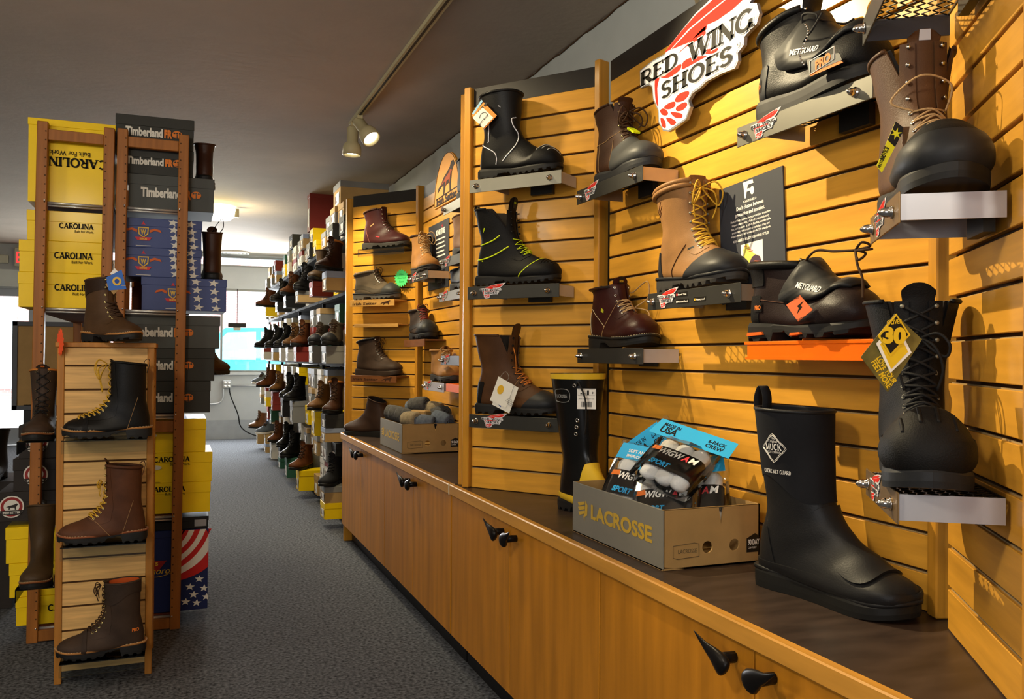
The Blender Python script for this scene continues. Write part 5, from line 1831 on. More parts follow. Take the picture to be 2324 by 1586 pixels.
flank_curve(g, L, [(.055, .356), (.055, .388), (.080, .395), (.118, .392), (.118, .360), (.092, .353), (.055, .356)], .0011)
flank_text(g, L, 'LACROSSE', .062, .368, .011, 0, -1, .001, bold=.02, width=.050)
g.obj('raised_mark', mat('grey_mark', '#8f8f8c', .5, var=0), r)
for i in range(4):
    p, n = sidept(L, .138 - .006 * max(0, i - 1) * .6, (.408, .298, .276, .254)[i], -1, .0012)
    t = n.cross(V3((0, 0, 1))).normalized()
    b = n.cross(t)
    G().tube([p + (t * math.cos(a) + b * math.sin(a)) * .005 for a in (2 * math.pi * q / 12 for q in range(12))], .0018, 6, closed=True).obj('eyelet', NICKEL, r)
g = G()
p, n = sidept(L, .145, .408, -1, .002)
g.tube(crom([p, p + V3((.03, -.015, .01)), p + V3((.052, -.005, -.04)), p + V3((.05, 0, -.10)), p + V3((.042, 0, -.15))], 7), .0028, 6)
g.obj('drawcord', LACEK, r)
FB = Frame((LX - .0, LY), (.127, -.99), .3)
t = thing('barcode_tag', 'white barcode size tag hanging on the yellow-trimmed rubber boot', 'hang tag', Mr @ TR(.176, -.030, .370, 55, sc=.64))
G().box(-.046, .046, -.001, 0, -.054, .046).obj('card', WHITEC, t)
g = G()
rb = random.Random(2)
x = -.026
while x < .026:
    w = rb.choice((.0008, .0014, .002))
    g.box(x, x + w, -.0016, -.001, -.044, -.018)
    x += w + rb.choice((.0008, .0014))
g.box(.002, .012, -.0016, -.001, .014, .038)
g.tube([(-.042, -.0012, .012), (.042, -.0012, .012), (.042, -.0012, .042), (-.042, -.0012, .042)], .0005, 4, closed=True)
text(g, "Men's", -.030, .018, .008, 0, y=-.0016, bold=.03)
text(g, '9', .026, .020, .011, 0, y=-.0016, bold=.03)
text(g, 'MENS RUBBER BOOT SIZE', 0, -.006, .005, 0, y=-.0016, align='c', width=.076)
g.obj('print', INKK, t)
# carton of bagged socks
display_box('grey and kraft carton of bagged socks beside the tall black boot', 1.062, 1.335, 1.742, 2.232, .142)
SKYP = mat('sky_blue_label', '#2fa8e0', .45, var=.02)
SOCKW = mat('white_sock_knit', '#e4e2df', .85, var=.06, scale=60, bump=.4, bscale=300)
SOCKK = mat('black_band_print', '#141414', .3, var=.05)
BAGM = glassy('clear_bag', '#f8fafc', .10, .955)
def sock_pack(x, y, z, deg, tilt, roll, label, big=None):
    t = thing('sock_pack', label, 'sock pack', TR(x, y, z, deg, tilt, roll), 'bagged sock packs in the grey carton')
    w, h, d = .15, .095, .05
    for i in range(3):
        g = G()
        cx = (i - 1) * .045
        pr = [(0, -h / 2 + .005)] and [(.004, -.07), (.022, -.062), (.026, -.03), (.024, .03), (.027, .055), (.018, .07), (.003, .073)]
        g.lathe(pr, 14, 0, Matrix.Translation((cx, 0, .0)) @ Matrix.Scale(.8, 4, (0, 1, 0)))
        g.obj('rolled_sock', SOCKW, t)
    g = G()
    n = 18
    band = [(.074 * math.copysign(abs(math.cos(a)) ** .5, math.cos(a)), .026 * math.copysign(abs(math.sin(a)) ** .6, math.sin(a))) for a in (2 * math.pi * i / n for i in range(n))]
    vs = [(a, b, zz) for zz in (-.045, .028) for a, b in band]
    g.add(vs, [(i, (i + 1) % n, (i + 1) % n + n, i + n) for i in range(n)], 0, True)
    wl = G()
    text(wl, 'WIGW', 0, 0, .020, 0, y=0, bold=.03, shear=.2, width=.07)
    text(wl, 'A', .072, 0, .020, 1, y=0, bold=.03, shear=.2, width=.018)
    text(wl, 'M', .092, 0, .020, 0, y=0, bold=.03, shear=.2, width=.020)
    text(wl, 'SPORT', .0, -.040, .016, 2, y=0, bold=.04, shear=.2, width=.055)
    g2 = G()
    for f, m in zip(wl.f, wl.m):
        g2.add([(v.x - .052, -.0275, v.z + .002) for v in (wl.v[i] for i in f)], [tuple(range(len(f)))], m + 1)
    g2.prism([(-.07, .006), (-.045, .010), (-.048, .025), (-.068, .02)], -.0276, -.0272, 4)
    g.obj('printed_band', SOCKK, t)
    g2.obj('lettering', [SOCKK, INKW, INKR, SKYP, INKO], t)
    hd = big or (.16, .05)
    g = G()
    g.prism([(-hd[0] / 2, .062), (hd[0] / 2, .068), (hd[0] / 2 - .004, .064 + hd[1]), (-hd[0] / 2 + .006, .06 + hd[1])], -.020, -.0194, 0)
    if big:
        text(g, 'MADE IN', -hd[0] * .40, .062 + hd[1] * .62, .012, 1, y=-.0206, bold=.02, width=.05)
        text(g, 'USA', -hd[0] * .40, .062 + hd[1] * .22, .024, 1, y=-.0206, bold=.03, width=.05)
        text(g, '6-PACK', hd[0] * .18, .064 + hd[1] * .5, .013, 1, y=-.0206, bold=.02, width=.05)
        text(g, 'CREW', hd[0] * .18, .064 + hd[1] * .24, .013, 1, y=-.0206, bold=.02, width=.05)
    else:
        text(g, 'SOFT AND', -.05, .085, .010, 2, y=-.0206, bold=.02, width=.055)
        text(g, 'IMPROVED', -.05, .070, .009, 2, y=-.0206, bold=.02, width=.06)
    g.obj('header_card', [SKYP, INKK, INKW], t)
    g = G()
    vs = []
    prof = [(-.085, .006), (-.078, .024), (-.04, .031), (.02, .031), (.06, .024), (.085, .016), (.125 if not big else .14, .003)]
    n = 16
    rb = random.Random(int(x * 999 + y * 77))
    for zz, th in prof:
        for i in range(n):
            a = 2 * math.pi * i / n
            vs.append((.088 * math.copysign(abs(math.cos(a)) ** .5, math.cos(a)) * (1 + rb.uniform(-.03, .03)), th * math.copysign(abs(math.sin(a)) ** .7, math.sin(a)) * (1 + rb.uniform(-.15, .15)), zz + rb.uniform(-.004, .004)))
    fs = [(k * n + i, k * n + (i + 1) % n, (k + 1) * n + (i + 1) % n, (k + 1) * n + i) for k in range(len(prof) - 1) for i in range(n)]
    g.add(vs, fs, 0, False)
    g.obj('clear_bag', BAGM, t)
    return t
sock_pack(1.165, 2.05, ZT + .150, -48, -34, 10, 'black banded sock pack nearest the rubber boot')
sock_pack(1.165, 1.90, ZT + .128, -50, -40, -8, 'sock pack low at the front of the grey carton')
sock_pack(1.195, 1.905, ZT + .222, -42, -52, 24, 'sock pack with long blue made in USA card lying on top', (.235, .062))
sock_pack(1.245, 1.885, ZT + .135, -46, -36, -8, 'sock pack next to the tall black boot')
sock_pack(1.275, 2.08, ZT + .175, -60, -8, -34, 'sock pack standing behind with its blue card sticking up', (.12, .07))
# tall black neoprene boot
NEOP = mat('black_neoprene', '#15161a', .85, var=.08, scale=120)
MUCK = mat('satin_black_rubber', '#1b1b1c', .45, var=.1, bump=.15, bscale=300)
sp = dict(L=.365, H=.388, mat=MUCK, laced=False, top=(.000, .136, .060), sole='flat', lug=.030, lugd=.011, welt=MUCK, collar_r=.0042, tilt=-.002, toe=.9, wid=1.06, sole_mat=mat('black_boot_sole', '#191918', .5, var=.05), mid=None, loop=NEOP, loop_h=.045, loop_w=.014, loop_stripe=REFLECT,
          lining=NEOP, flare=1.07,
          patches=[('neoprene_shaft', NEOP, lambda p, th, fx, u: p.z - .222 - .026 * math.cos((p.x - .05) * 30), .0018),
                   ('instep_guard', MUCK, lambda p, th, fx, u: .008 * (1 - (((p.x - .232) * .80 - (p.z - .128) * .60) / .092) ** 2 - (((p.x - .232) * .60 + (p.z - .128) * .80) / .046) ** 2), .006),
                   ('heel_guard', MUCK, lambda p, th, fx, u: min(.075 - p.x - .3 * (p.z - .05), .135 - p.z), .0022),
                   ('foot_rand', MUCK, lambda p, th, fx, u: .062 - .02 * p.x - p.z, .005)])
Mr = TR(1.232, 1.592, ZT + .0005, toe_dir(1.232, 1.592, 1.300, 1.235))
r, L = boot('muck_boot', 'tall black neoprene boot with white diamond emblem on the worktop', sp, Mr)
r.name = 'neoprene_boot'
g = G()
cx, cz, q = .080, .308, .031
for d_ in (q, q * .9):
    flank_curve(g, L, [(cx - d_ + (2 * d_) * 0, cz), (cx - d_ * .5, cz + d_ * .5), (cx, cz + d_), (cx + d_ * .5, cz + d_ * .5), (cx + d_, cz), (cx + d_ * .5, cz - d_ * .5), (cx, cz - d_), (cx - d_ * .5, cz - d_ * .5), (cx - d_, cz)], .0007, -1, 0, .0024, 2)
flank_text(g, L, 'MUCK', cx - .021, cz - .004, .013, 0, -1, .0026, font='serif', width=.042)
flank_text(g, L, 'The', cx - .006, cz + .019, .006, 0, -1, .0026, width=.012)
flank_text(g, L, 'Original', cx - .011, cz + .012, .006, 0, -1, .0026, width=.022)
flank_text(g, L, 'BOOT COMPANY', cx - .018, cz - .011, .005, 0, -1, .0026, width=.036)
flank_text(g, L, 'CHORE MET GUARD', cx - .032, .254, .008, 0, -1, .0026, font='serif', bold=.0, width=.070)
g.obj('emblem', INKW, r)

# ------------------------------------------------------------------ far bay
A1, A2 = FR['A1'], FR['A2']
GA = 'boot shelves on the far slat panels'
# acrylic shelf with maroon boot
ACR = glassy('clear_acrylic', '#f4f8f6', .03, .96)
t = thing('acrylic_shelf', 'clear acrylic shelf under the maroon boot', 'shelf', A1.M(.175, 0, 1.853), GA)
G().box(0, .36, -.135, -.003, -.004, 0).box(0, .36, -.138, -.134, -.045, 0).box(0, .36, -.006, -.003, -.004, .05).obj('tray', ACR, t)
sp = dict(L=.345, H=.235, mat=MARN, top=(.01, .142, .05), tilt=.014, sole='heel', lug=.02, sole_mat=SOLEG, lace_mat=LACEB, eyelets=8, lace_from=3, bow=False, tongue=.01, collar_r=.006, collar_mat=DBRN, eyelet_mat=NICKEL, open=.02,
          seams=[(mat('pink_stitch', '#a86a5c', .8, var=0), lambda p, th, fx, u: p.x - .055 + .35 * (p.z - .1), .0009, lambda p: p.z < .14)])
r, L = boot('work_boot', 'maroon lace-up boot on the clear acrylic shelf', sp, A1.M(.175, -.078, 1.854))
g = G()
flank_poly(g, L, [(.125, .070), (.155, .066), (.155, .072), (.125, .077)], 0, -1, .001)
flank_poly(g, L, [(.085, .135), (.110, .150), (.110, .157), (.085, .142)], 1, -1, .001)
g.obj('side_tab', [INKR, LACET], r)
WS = mat('light_display_wood', '#b98c4a', .5, var=.15, stretch=(1, 6, 6))
WSD = mat('dark_display_wood', '#6f4424', .5, var=.15, stretch=(1, 6, 6))
slanted(A1, .105, .455, 1.540, 'pale wooden shelf with burnt lettering under the grey hiking boot', WS, txt=True, depth=.12, group=GA)
slanted(A1, .112, .475, 1.075, 'dark wooden shelf with burnt lettering under the dark brown boot', WSD, txt=True, depth=.12, group=GA)
slanted(A1, .12, .47, 1.392, 'bare pale ledge between the two lettered wooden shelves', WS, h=.02, depth=.10, group=GA)
sp = dict(L=.345, H=.165, mat=GREYT, top=(.006, .145, .052), tilt=.012, sole='heel', lug=.016, sole_mat=mat('grey_hiker_sole', '#5a5650', .6, var=.1), welt=DGRYR, lace_mat=LACEB, lace_r=.002, eyelets=6, hooks=2, tongue=.02, collar_r=.009, eyelet_mat=NICKEL, toe=1.2, loop=mat('mauve_loop', '#8a7480', .7, var=0),
          patches=[('toe_rand', GREYR, capfn(.245, .6), .002), ('side_overlay', leather('grey_overlay', '#4c4438', .6), lambda p, th, fx, u: .012 - abs(p.z - .065 - .25 * math.sin(p.x * 22) * .06), .0015)])
r, L = boot('hiking_boot', 'grey brown hiking boot on the pale lettered wooden shelf', sp, A1.M(.105, -.076, 1.5412))
sp = dict(L=.345, H=.215, mat=UMBR, top=(.01, .142, .05), tilt=.014, sole='flat', lug=.014, sole_mat=mat('brown_sole', '#33261c', .6, var=.1), lace_mat=LACEB, lace_r=.002, eyelets=7, hooks=3, tongue=.012, collar_r=.008, collar_mat=BLKL, eyelet_mat=NICKEL)
r, L = boot('work_boot', 'dark umber lace-up boot on the dark lettered wooden shelf', sp, A1.M(.125, -.076, 1.0762))
# green starburst tag
q = A1.loc(911, 631, -.03)
t = thing('starburst_tag', 'bright green starburst sale tag on the far slat wall', 'tag', A1.M(q[0], -.03, q[1]))
G().prism(star(0, 0, .056, 18, .8), -.001, 0).obj('card', mat('neon_green_card', '#58e886', .5, var=.03), t)
g = G()
for i, s_ in enumerate(('Men', 'Assorted', 'Sale')):
    text(g, s_, 0, .018 - i * .022, .012, 0, y=-.0016, align='c', shear=.2, width=(.03, .06, .035)[i])
g.obj('writing', mat('green_marker', '#128a3c', .6, var=0), t)
# arched dog sign, dark poster
as_ = thing('arched_sign', 'arched golden sign with a setter dog above the far bay', 'sign', A2.M(.62, -.03, 2.0))
AR = [(-.24, .02)] + [(-.24 + .0 + .24 * (1 - math.cos(a)), .03 + .26 * math.sin(a)) for a in [i * math.pi / 24 for i in range(25)]] + [(.24, .02)]
G().prism(AR, -.012, 0).obj('plaque', mat('golden_plaque', '#d9952c', .5, var=.04), as_)
g = G()
g.tube([(x * .93, -.0125, .012 + z * .95) for x, z in AR], .0018, 5, 0, closed=True)
K = .0062
dog = [(-18, 2), (-10, 4), (-2, 9), (8, 12), (16, 15), (20, 19), (26, 19), (30, 15), (25, 13), (22, 10), (20, 2), (19, -6), (16, -6), (15, 2), (4, 1), (0, -6), (-3, -6), (-2, 2), (-8, 2), (-20, -2)]
g.prism([(a * K - .04, b * K + .11) for a, b in dog], -.0132, -.012, 0)
g.prism([(a * K * .6 - .01, b * K * .45 + .135) for a, b in dog], -.0138, -.0131, 1)
g.prism([(-.19, .064), (.2, .072), (.2, .078), (-.19, .070)], -.0132, -.012, 0)
text(g, 'Irish Setter', 0, .028, .042, 0, y=-.0132, bold=.05, align='c', width=.37)
g.obj('print', [mat('dark_brown_ink', '#2a170c', .6, var=0), mat('rust_ink', '#a5481c', .6, var=0)], as_)
pt = thing('wall_poster', 'narrow charcoal poster with white print behind the tan far-bay boot', 'poster', A2.M(.345, -.001, 1.78))
G().box(-.20, .20, -.004, 0, -.2, .175).obj('board', mat('charcoal_card', '#3c3e44'), pt)
g = G()
text(g, 'KING TOE', .045, .105, .03, 0, y=-.0048, bold=.06, align='c', width=.17)
for i in range(5):
    g.box(-.04, .14 - .02 * (i % 2), -.0048, -.004, .075 - i * .024, .083 - i * .024, 0)
g.box(.01, .11, -.0048, -.004, -.10, -.045, 0)
g.prism([(.05, -.11), (.09, -.11), (.085, -.15), (.07, -.185), (.066, -.15)], -.0048, -.004, 0)
g.prism(star(.08, .147, .012, 5), -.0052, -.004, 1)
g.obj('print', [INKW, INKR], pt)
steel_shelf(A2, .20, .585, 1.661, 'charcoal steel shelf with pale end under the tan lace-up in the far bay', endm=mat('pale_peach_steel', '#c3b49c', .4, .3, var=.03), group=GA, icons=True)
sp = dict(L=.35, H=.225, mat=WHEA, top=(.006, .142, .05), tilt=.0, sole='heel', lug=.018, sole_mat=SOLEG, welt=SOLEG, lace_mat=LACET, lace_r=.0025, eyelets=7, hooks=3, tongue=.016, collar_r=.007, collar_mat=DBRN, bow_w=.05, bow_s=.055, eyelet_mat=NICKEL)
r, L = boot('work_boot', 'tan lace-up boot beside the narrow poster in the far bay', sp, A2.M(.13, -.076, 1.6616, 0))
slanted(A2, .05, .50, 1.290, 'dark wooden shelf under the hiking boot with red laces', WSD, depth=.12, group=GA)
HKB = leather('charcoal_brown_leather', '#352b25', .5)
sp = dict(L=.35, H=.165, mat=HKB, top=(.006, .145, .05), tilt=.006, sole='heel', lug=.016, sole_mat=DGRYR, lace_mat=mat('red_black_lace', '#6a2620', .7, var=.5, scale=200), lace_r=.0024, eyelets=6, hooks=2, tongue=.03, collar_r=.008, toe=1.25, eyelet_mat=BRASS,
          patches=[('toe_cap', DGRYR, capfn(.23, .6), .002), ('side_overlay', DGRYR, lambda p, th, fx, u: .012 - abs(p.z - .07 - .1 * (p.x - .1)), .0015)])
r, L = boot('hiking_boot', 'dark hiking boot with red laces on the dark wooden shelf', sp, A2.M(.10, -.076, 1.2906, 0))
steel_shelf(A2, .52, .90, 1.062, 'silver steel shelf under the small tan boot by the double post', plate=STEELS, group=GA)
sp = dict(L=.35, H=.165, mat=WHEA, top=(.006, .142, .052), tilt=.0, sole='heel', lug=.018, sole_mat=SOLEG, lace_mat=LACET, lace_r=.0025, eyelets=6, hooks=2, tongue=.02, collar_r=.007, tongue_patch=(DBRN, '', INKY), eyelet_mat=NICKEL, open=.02)
r, L = boot('work_boot', 'tan ankle boot on the silver shelf by the double post', sp, A2.M(.56, -.076, 1.0626, 0))
t = thing('enamel_shelf', 'orange enamelled shelf peeping out beside the double post', 'shelf', A2.M(.94, 0, 1.062), GA)
G().box(0, .40, -.133, -.002, -.008, 0).box(0, .40, -.134, -.130, -.038, -.001).obj('tray', ORANGEM, t)
steel_shelf(A2, .80, 1.20, 1.520, 'grey steel shelf with winged badge cut off by the double post', plate=STEELM, group=GA)
steel_shelf(A2, .87, 1.28, 1.955, 'grey steel shelf beneath the arched dog sign', plate=STEELM, badge=False, group=GA)
steel_shelf(A2, .84, 1.26, 1.690, 'charcoal steel shelf holding the pinkish tan boot', group=GA)
steel_shelf(A2, .84, 1.26, 1.20, 'charcoal steel shelf above the tan ankle boot', group=GA)
sp = dict(L=.35, H=.19, mat=leather('rosy_tan_leather', '#8a6548', .6), laced=False, top=(.004, .144, .055), sole='heel', sole_mat=SOLEG, lug=.018)
r, L = boot('work_boot', 'pinkish tan pull-on boot cut off by the double post', sp, A2.M(.94, -.076, 1.6906))
sp = dict(L=.35, H=.155, mat=BLKL, sole='heel', lug=.018, eyelets=4, tongue=-.01, lace_mat=LACEK)
r, L = boot('work_boot', 'black ankle boot cut off by the double post', dict(sp, H=.10), A2.M(.90, -.076, 1.5206))
r, L = boot('work_boot', 'black ankle boot on the shelf under the arched dog sign', dict(sp, H=.19), A2.M(1.0, -.076, 1.9556))
# worktop of the far bay
sp = dict(L=.34, H=.225, mat=CHBR, laced=False, top=(.03, .130, .048), tilt=.02, sole='flat', lug=0, sole_mat=RUBBER)
r, L = boot('work_boot', 'brown pull-on boot pointing away at the far end of the worktop', dict(sp, mat=leather('dusky_brown_leather', '#33231a', .55)), A1.M(.385, -.085, ZT + .0005, 180))
display_box('grey and kraft carton of rolled socks on the far worktop', 1.068, 1.37, 4.262, 4.752, .150)
SK = [mat('charcoal_wool', '#4b4a48', .95, var=.25, scale=80, bump=.6, bscale=200), mat('blue_grey_wool', '#5a626e', .95, var=.2, scale=80, bump=.6, bscale=200), mat('oatmeal_wool', '#8a7c62', .95, var=.2, scale=80, bump=.6, bscale=200)]
rb = random.Random(5)
spots = [(1.135, 4.67, .180, 0, 'charcoal sock roll at the back corner of the far carton'), (1.135, 4.575, .178, 0, 'charcoal sock roll hanging over the printed end of the far carton'), (1.145, 4.475, .175, 0, 'charcoal sock roll beside the oatmeal one'), (1.15, 4.385, .165, 2, 'oatmeal sock roll in the middle of the far carton'),
         (1.205, 4.335, .150, 1, 'blue grey sock roll by the kraft sock label'), (1.245, 4.64, .215, 1, 'blue grey sock roll on top of the pile'), (1.235, 4.55, .232, 0, 'charcoal sock roll topmost of the pile'), (1.30, 4.50, .21, 2, 'oatmeal sock roll behind the kraft label'),
         (1.315, 4.41, .19, 0, 'charcoal sock roll at the far side of the pile'), (1.30, 4.325, .165, 1, 'blue grey sock roll by the carton rim')]
for i, (x, y, z, m, lb) in enumerate(spots):
    t = thing('sock_roll', lb, 'socks', TR(x, y, ZT + z, rb.uniform(-70, -30), 0, rb.uniform(-15, 15)), 'rolled socks in the far carton')
    M = Matrix.Rotation(math.pi / 2, 4, 'Y')
    G().lathe([(.012, -.05), (.030, -.058), (.040, -.05), (.044, 0), (.041, .045), (.032, .058), (.02, .052)], 18, 0, M).obj('roll', SK[m], t)
    sp_ = [(.056 + .002 * math.sin(k), .006 + .0011 * k, k * .55) for k in range(24)]
    G().tube([(a, b * math.cos(c), b * math.sin(c)) for a, b, c in sp_], .003, 5).obj('rolled_edge', SK[m], t)
t = thing('sock_label', 'kraft paper sock band standing among the rolled socks', 'label', TR(1.205, 4.43, ZT + .165, -52))
G().box(-.06, .06, -.028, .028, -.045, .045, ch=.006).obj('band', KRAFT, t)
g = G()
text(g, 'WIGWAM', 0, -.01, .02, 0, y=-.0288, bold=.03, align='c', width=.075)
g.obj('lettering', INKK, t)
# ------------------------------------------------------------------ boot racks on the aisle end
RY = 4.03
BOXY = mat('yellow_box_card', '#f3cc00', .5, var=.03, coat=.1)
BOXT = mat('charcoal_box_card', '#4b4d4a', .6, var=.04)
BOXTK = mat('dark_charcoal_box_card', '#33332f', .6, var=.04)
BOXN = mat('navy_box_card', '#434f7e', .5, var=.04)
BOXD = mat('dark_brown_box_card', '#2b2521', .6, var=.04)
BOXK = mat('black_box_card', '#1c1b1b', .5, var=.04)
BOXR = mat('red_box_card', '#7c2a20', .6, var=.05)
BOXG = mat('grey_box_card', '#7c7c78', .6, var=.05)
BOXW = mat('white_box_card', '#c9c5bb', .6, var=.05)
BOXB = mat('pale_blue_lid', '#8b97ad', .6, var=.05)
BOXGR = mat('green_box_card', '#2f5a44', .6, var=.05)
BOXKR = mat('kraft_box_card', '#a98a58', .75, var=.06)
BOXBR = mat('red_brown_box_card', '#5f2c1a', .6, var=.05)
OFFW = mat('off_white_print', '#d6d2c6', .6, var=0)
TB = mat('print_orange', '#d8782c', .6, var=0)
RIM = mat('bright_shelf_edge', '#c8c6c0', .3, .6, var=0)
def rack(x0, x1, label, side):
    M = Matrix.Translation((x0, RY, 0)) @ Matrix.Rotation(math.radians(.5), 4, 'Y')
    t = thing('boot_rack', label, 'shelving rack', M)
    w = x1 - x0
    D = 1.5
    for k, (x, y, s_) in enumerate(((0, 0, 1), (w - .042, 0, -1), (0, D, 1), (w - .042, D, -1))):
        po = G().box(x, x + .042, y, y + .045, 0, 2.165, ch=.003).obj('upright', RACKW, t)
        if y == 0:
            g = G()
            for i in range(56):
                z = .10 + i * .0368
                cx = x + (.034 if s_ > 0 else .008)
                g.prism(ellipse(cx, z, .0035, .0035, 6), -.0008, .0002)
            g.obj('hole_pattern', SLOTD, po)
    for y in (0, D):
        G().box(.042, w - .042, y + .005, y + .035, 2.09, 2.135, ch=.002).obj('top_rail', RACKW, t)
        G().box(.042, w - .042, y + .005, y + .035, .005, .05, ch=.002).obj('bottom_rail', RACKW, t)
    if side == 'R':
        G().box(.042, w - .042, .012, .035, .86, .91, ch=.002).obj('middle_rail', RACKW, t)
    for z in (1.836, 1.392, .938, .494, .060):
        s_ = G().box(.004, w - .004, .048, D - .004, z - .018, z, 0).obj('shelf', BOXBR, t)
        g = G()
        g.tube([(.042, .028, z - .006), (w - .042, .028, z - .006)], .006, 8)
        g.tube([(.042, .022, z - .018), (w - .042, .022, z - .018)], .004, 8)
        g.obj('metal_edge', RIM, s_)
        if z < 2:
            for x in (.034, w - .008 - .026 + .0):
                G().lathe([(.004, 0), (.004, .002), (.001, .003)], 10, 0, Matrix.Translation((x, -.001, z)) @ Matrix.Rotation(math.pi / 2, 4, 'X')).obj('shelf_pin', CHROME, s_)
    return t
rack(-.566, -.272, 'stained wood rack with yellow boxes, behind the oak display stand', 'L')
rack(-.262, .026, 'stained wood rack with charcoal and starred boxes beside the aisle', 'R')
BF = 4.088       # front of the boxes in the racks
def shoebox(label, x0, x1, y0, d, z0, z1, m, lid=None, lidh=None, group=None, M=None, name='shoe_box'):
    """lidded box; front face at -y. Origin at its front left lower corner."""
    w, h = x1 - x0, z1 - z0
    t = thing(name, label, 'shoe box', M if M is not None else Matrix.Translation((x0, y0, z0)), group)
    lh = lidh or min(.05, h * .36)
    e = .0025
    G().box(e, w - e, e, d - e, 0, h - .004, ch=.0015).obj('body', m, t)
    G().box(0, w, 0, d, h - lh, h, ch=.0015).obj('lid', lid or m, t)
    return t, w, h
def pxbox(px0, py0, px1, py1, y=BF):
    a, b = hit(px0, (py0 + py1) / 2, 1, y), hit(px1, (py0 + py1) / 2, 1, y)
    mx = (px0 + px1) / 2
    return a.x, b.x, hit(mx, py1, 1, y).z, hit(mx, py0, 1, y).z
SHELVES = (1.836, 1.392, .938, .494, .060)
def stack(rows, shelf, dy=0):
    """rows from the bottom: (px0, px1, py_top, py_bottom); snapped so that each rests on the one below"""
    z = SHELVES[shelf] + .0006
    out = []
    tot = sum(pxbox(*[r[i] for i in (0, 2, 1, 3)])[3] - pxbox(*[r[i] for i in (0, 2, 1, 3)])[2] for r in rows)
    fit = 1.0 if shelf == 0 else min(1.0, (SHELVES[shelf - 1] - .021 - SHELVES[shelf]) / tot)
    for px0, px1, pt, pb in rows:
        x0, x1, z0, z1 = pxbox(px0, pt, px1, pb)
        h = (z1 - z0) * fit
        out.append((x0, x1, z, z + h - .0006))
        z += h
    return out
# charcoal boxes with grey and orange lettering
def timber(x0, x1, z0, z1, label, tx, tw, dy=0.0, m=BOXT, clip0=None):
    t, w, h = shoebox(label, x0, x1, BF + dy, .30, z0, z1, m, None, .045, 'charcoal boxes with orange emblem')
    g = G()
    th = h * .27
    z = h * .36
    text(g, 'Timberland', tx, z, th, 0, y=-.0010, bold=.045, width=tw)
    ox = tx + tw + .006
    text(g, 'PR', ox, z, th * .92, 1, y=-.0010, bold=.07, width=tw * .22)
    c = ox + tw * .22 + .02
    g.prism(ellipse(c, z + th * .45, .021, .017, 22), -.0010, -.0002, 1)
    g.box(c - .002, c + .002, -.0014, -.001, z - .002, z + th * .5, 2)
    g.box(c - .014, c + .014, -.0014, -.001, z + .002, z + .004, 2)
    for a in (-.011, 0, .011):
        g.prism(ellipse(c + a, z + th * .62, .0045, .0035, 10), -.0014, -.001, 2)
    g.obj('print', [OFFW, TB, m], t)
    return t
r5 = stack([(290, 487, 392, 469), (264, 440, 331, 392), (262, 441, 260, 331)], 0)
timber(*r5[0], 'lowest charcoal box on the top rack shelf, pushed out over the aisle', .052, .165)
timber(*r5[1], 'middle charcoal box on the top rack shelf', .040, .15, m=BOXTK)
timber(*r5[2], 'topmost charcoal box of the rack, above the rail', .040, .15, m=BOXTK)
r3 = stack([(348, 478, 863, 936), (348, 488, 788, 863), (292, 500, 712, 788)], 2)
timber(*r3[0], 'lowest charcoal box on the middle rack shelf', -.065, .155, m=BOXTK) if False else None
for (q, lb, m) in ((r3[0], 'lowest charcoal box on the middle rack shelf above the yellow boxes', BOXTK), (r3[1], 'second charcoal box up on the middle rack shelf', BOXTK), (r3[2], 'uppermost charcoal box on the middle rack shelf, beside the display boot', BOXT)):
    x0, x1, z0, z1 = q
    x0 = min(x0, -.21)
    timber(x0, x1, z0, z1, lb, .022 if lb[0] != 'u' else .02, .175, m=m)
# navy boxes with stars
def starbox(q, label, ex, sx, dy=0.0):
    x0, x1, z0, z1 = q
    t, w, h = shoebox(label, x0, x1, BF + dy, .32, z0, z1, BOXN, None, .035, 'navy boxes with white stars')
    g = G()
    cx = ex
    cz = h * .52
    g.prism([(cx - .022, cz + .022), (cx + .022, cz + .022), (cx + .020, cz - .008), (cx, cz - .026), (cx - .020, cz - .008)], -.0012, -.0002, 1)
    g.prism([(cx - .017, cz + .017), (cx + .017, cz + .017), (cx + .015, cz - .006), (cx, cz - .020), (cx - .015, cz - .006)], -.0016, -.0010, 2)
    text(g, 'W', cx, cz - .010, .022, 1, y=-.0020, bold=.05, align='c', width=.022)
    for s_ in (-1, 1):
        g.prism([(cx + s_ * a, cz + b) for a, b in ((.024, .010), (.045, .018), (.068, .012), (.074, .0), (.062, .004), (.046, .008), (.026, -.002))], -.0012, -.0002, 3)
    g.prism([(cx - .034, cz - .022), (cx + .034, cz - .022), (cx + .024, cz - .036), (cx - .024, cz - .036)], -.0014, -.0002, 4)
    text(g, 'SHOE', cx, cz - .033, .008, 1, y=-.0018, bold=.04, align='c', width=.03)
    g.prism(star(cx, cz + .038, .010, 3), -.0012, -.0002, 4)
    g.box(cx - .03, cx + .03, -.0012, -.0002, .006, .0085, 0)
    n = 0
    zz = h * .90
    for k in range(4):
        for j in range(2):
            x = sx + j * .074 + .004 * k
            zc = zz - k * h * .262 - j * .004
            if x + .016 < w and zc > .010:
                rad = .0185
                pts = [(min(a, w - .001), min(max(b, .001), h - .001)) for a, b in [(x + (p - x) * 1.25, q_) for p, q_ in star(x, zc, rad, 5, .42, .15)]]
                g.prism(pts, -.0012, -.0002, 0)
    g.obj('print', [OFFW, mat('emblem_gold', '#d8b040', .5, var=0), BOXN, mat('ribbon_orange', '#c8602c', .6, var=0), INKR], t)
    return t
r4 = stack([(320, 515, 632, 706), (277, 458, 567, 633), (277, 459, 501, 567)], 1)
starbox(r4[0], 'lowest navy starred box, pushed out past the rack post', .13, .225)
x0, x1, z0, z1 = r4[1]
starbox((x0 + 0, x1, z0, z1), 'middle navy starred box on the second rack shelf', .085, .205)
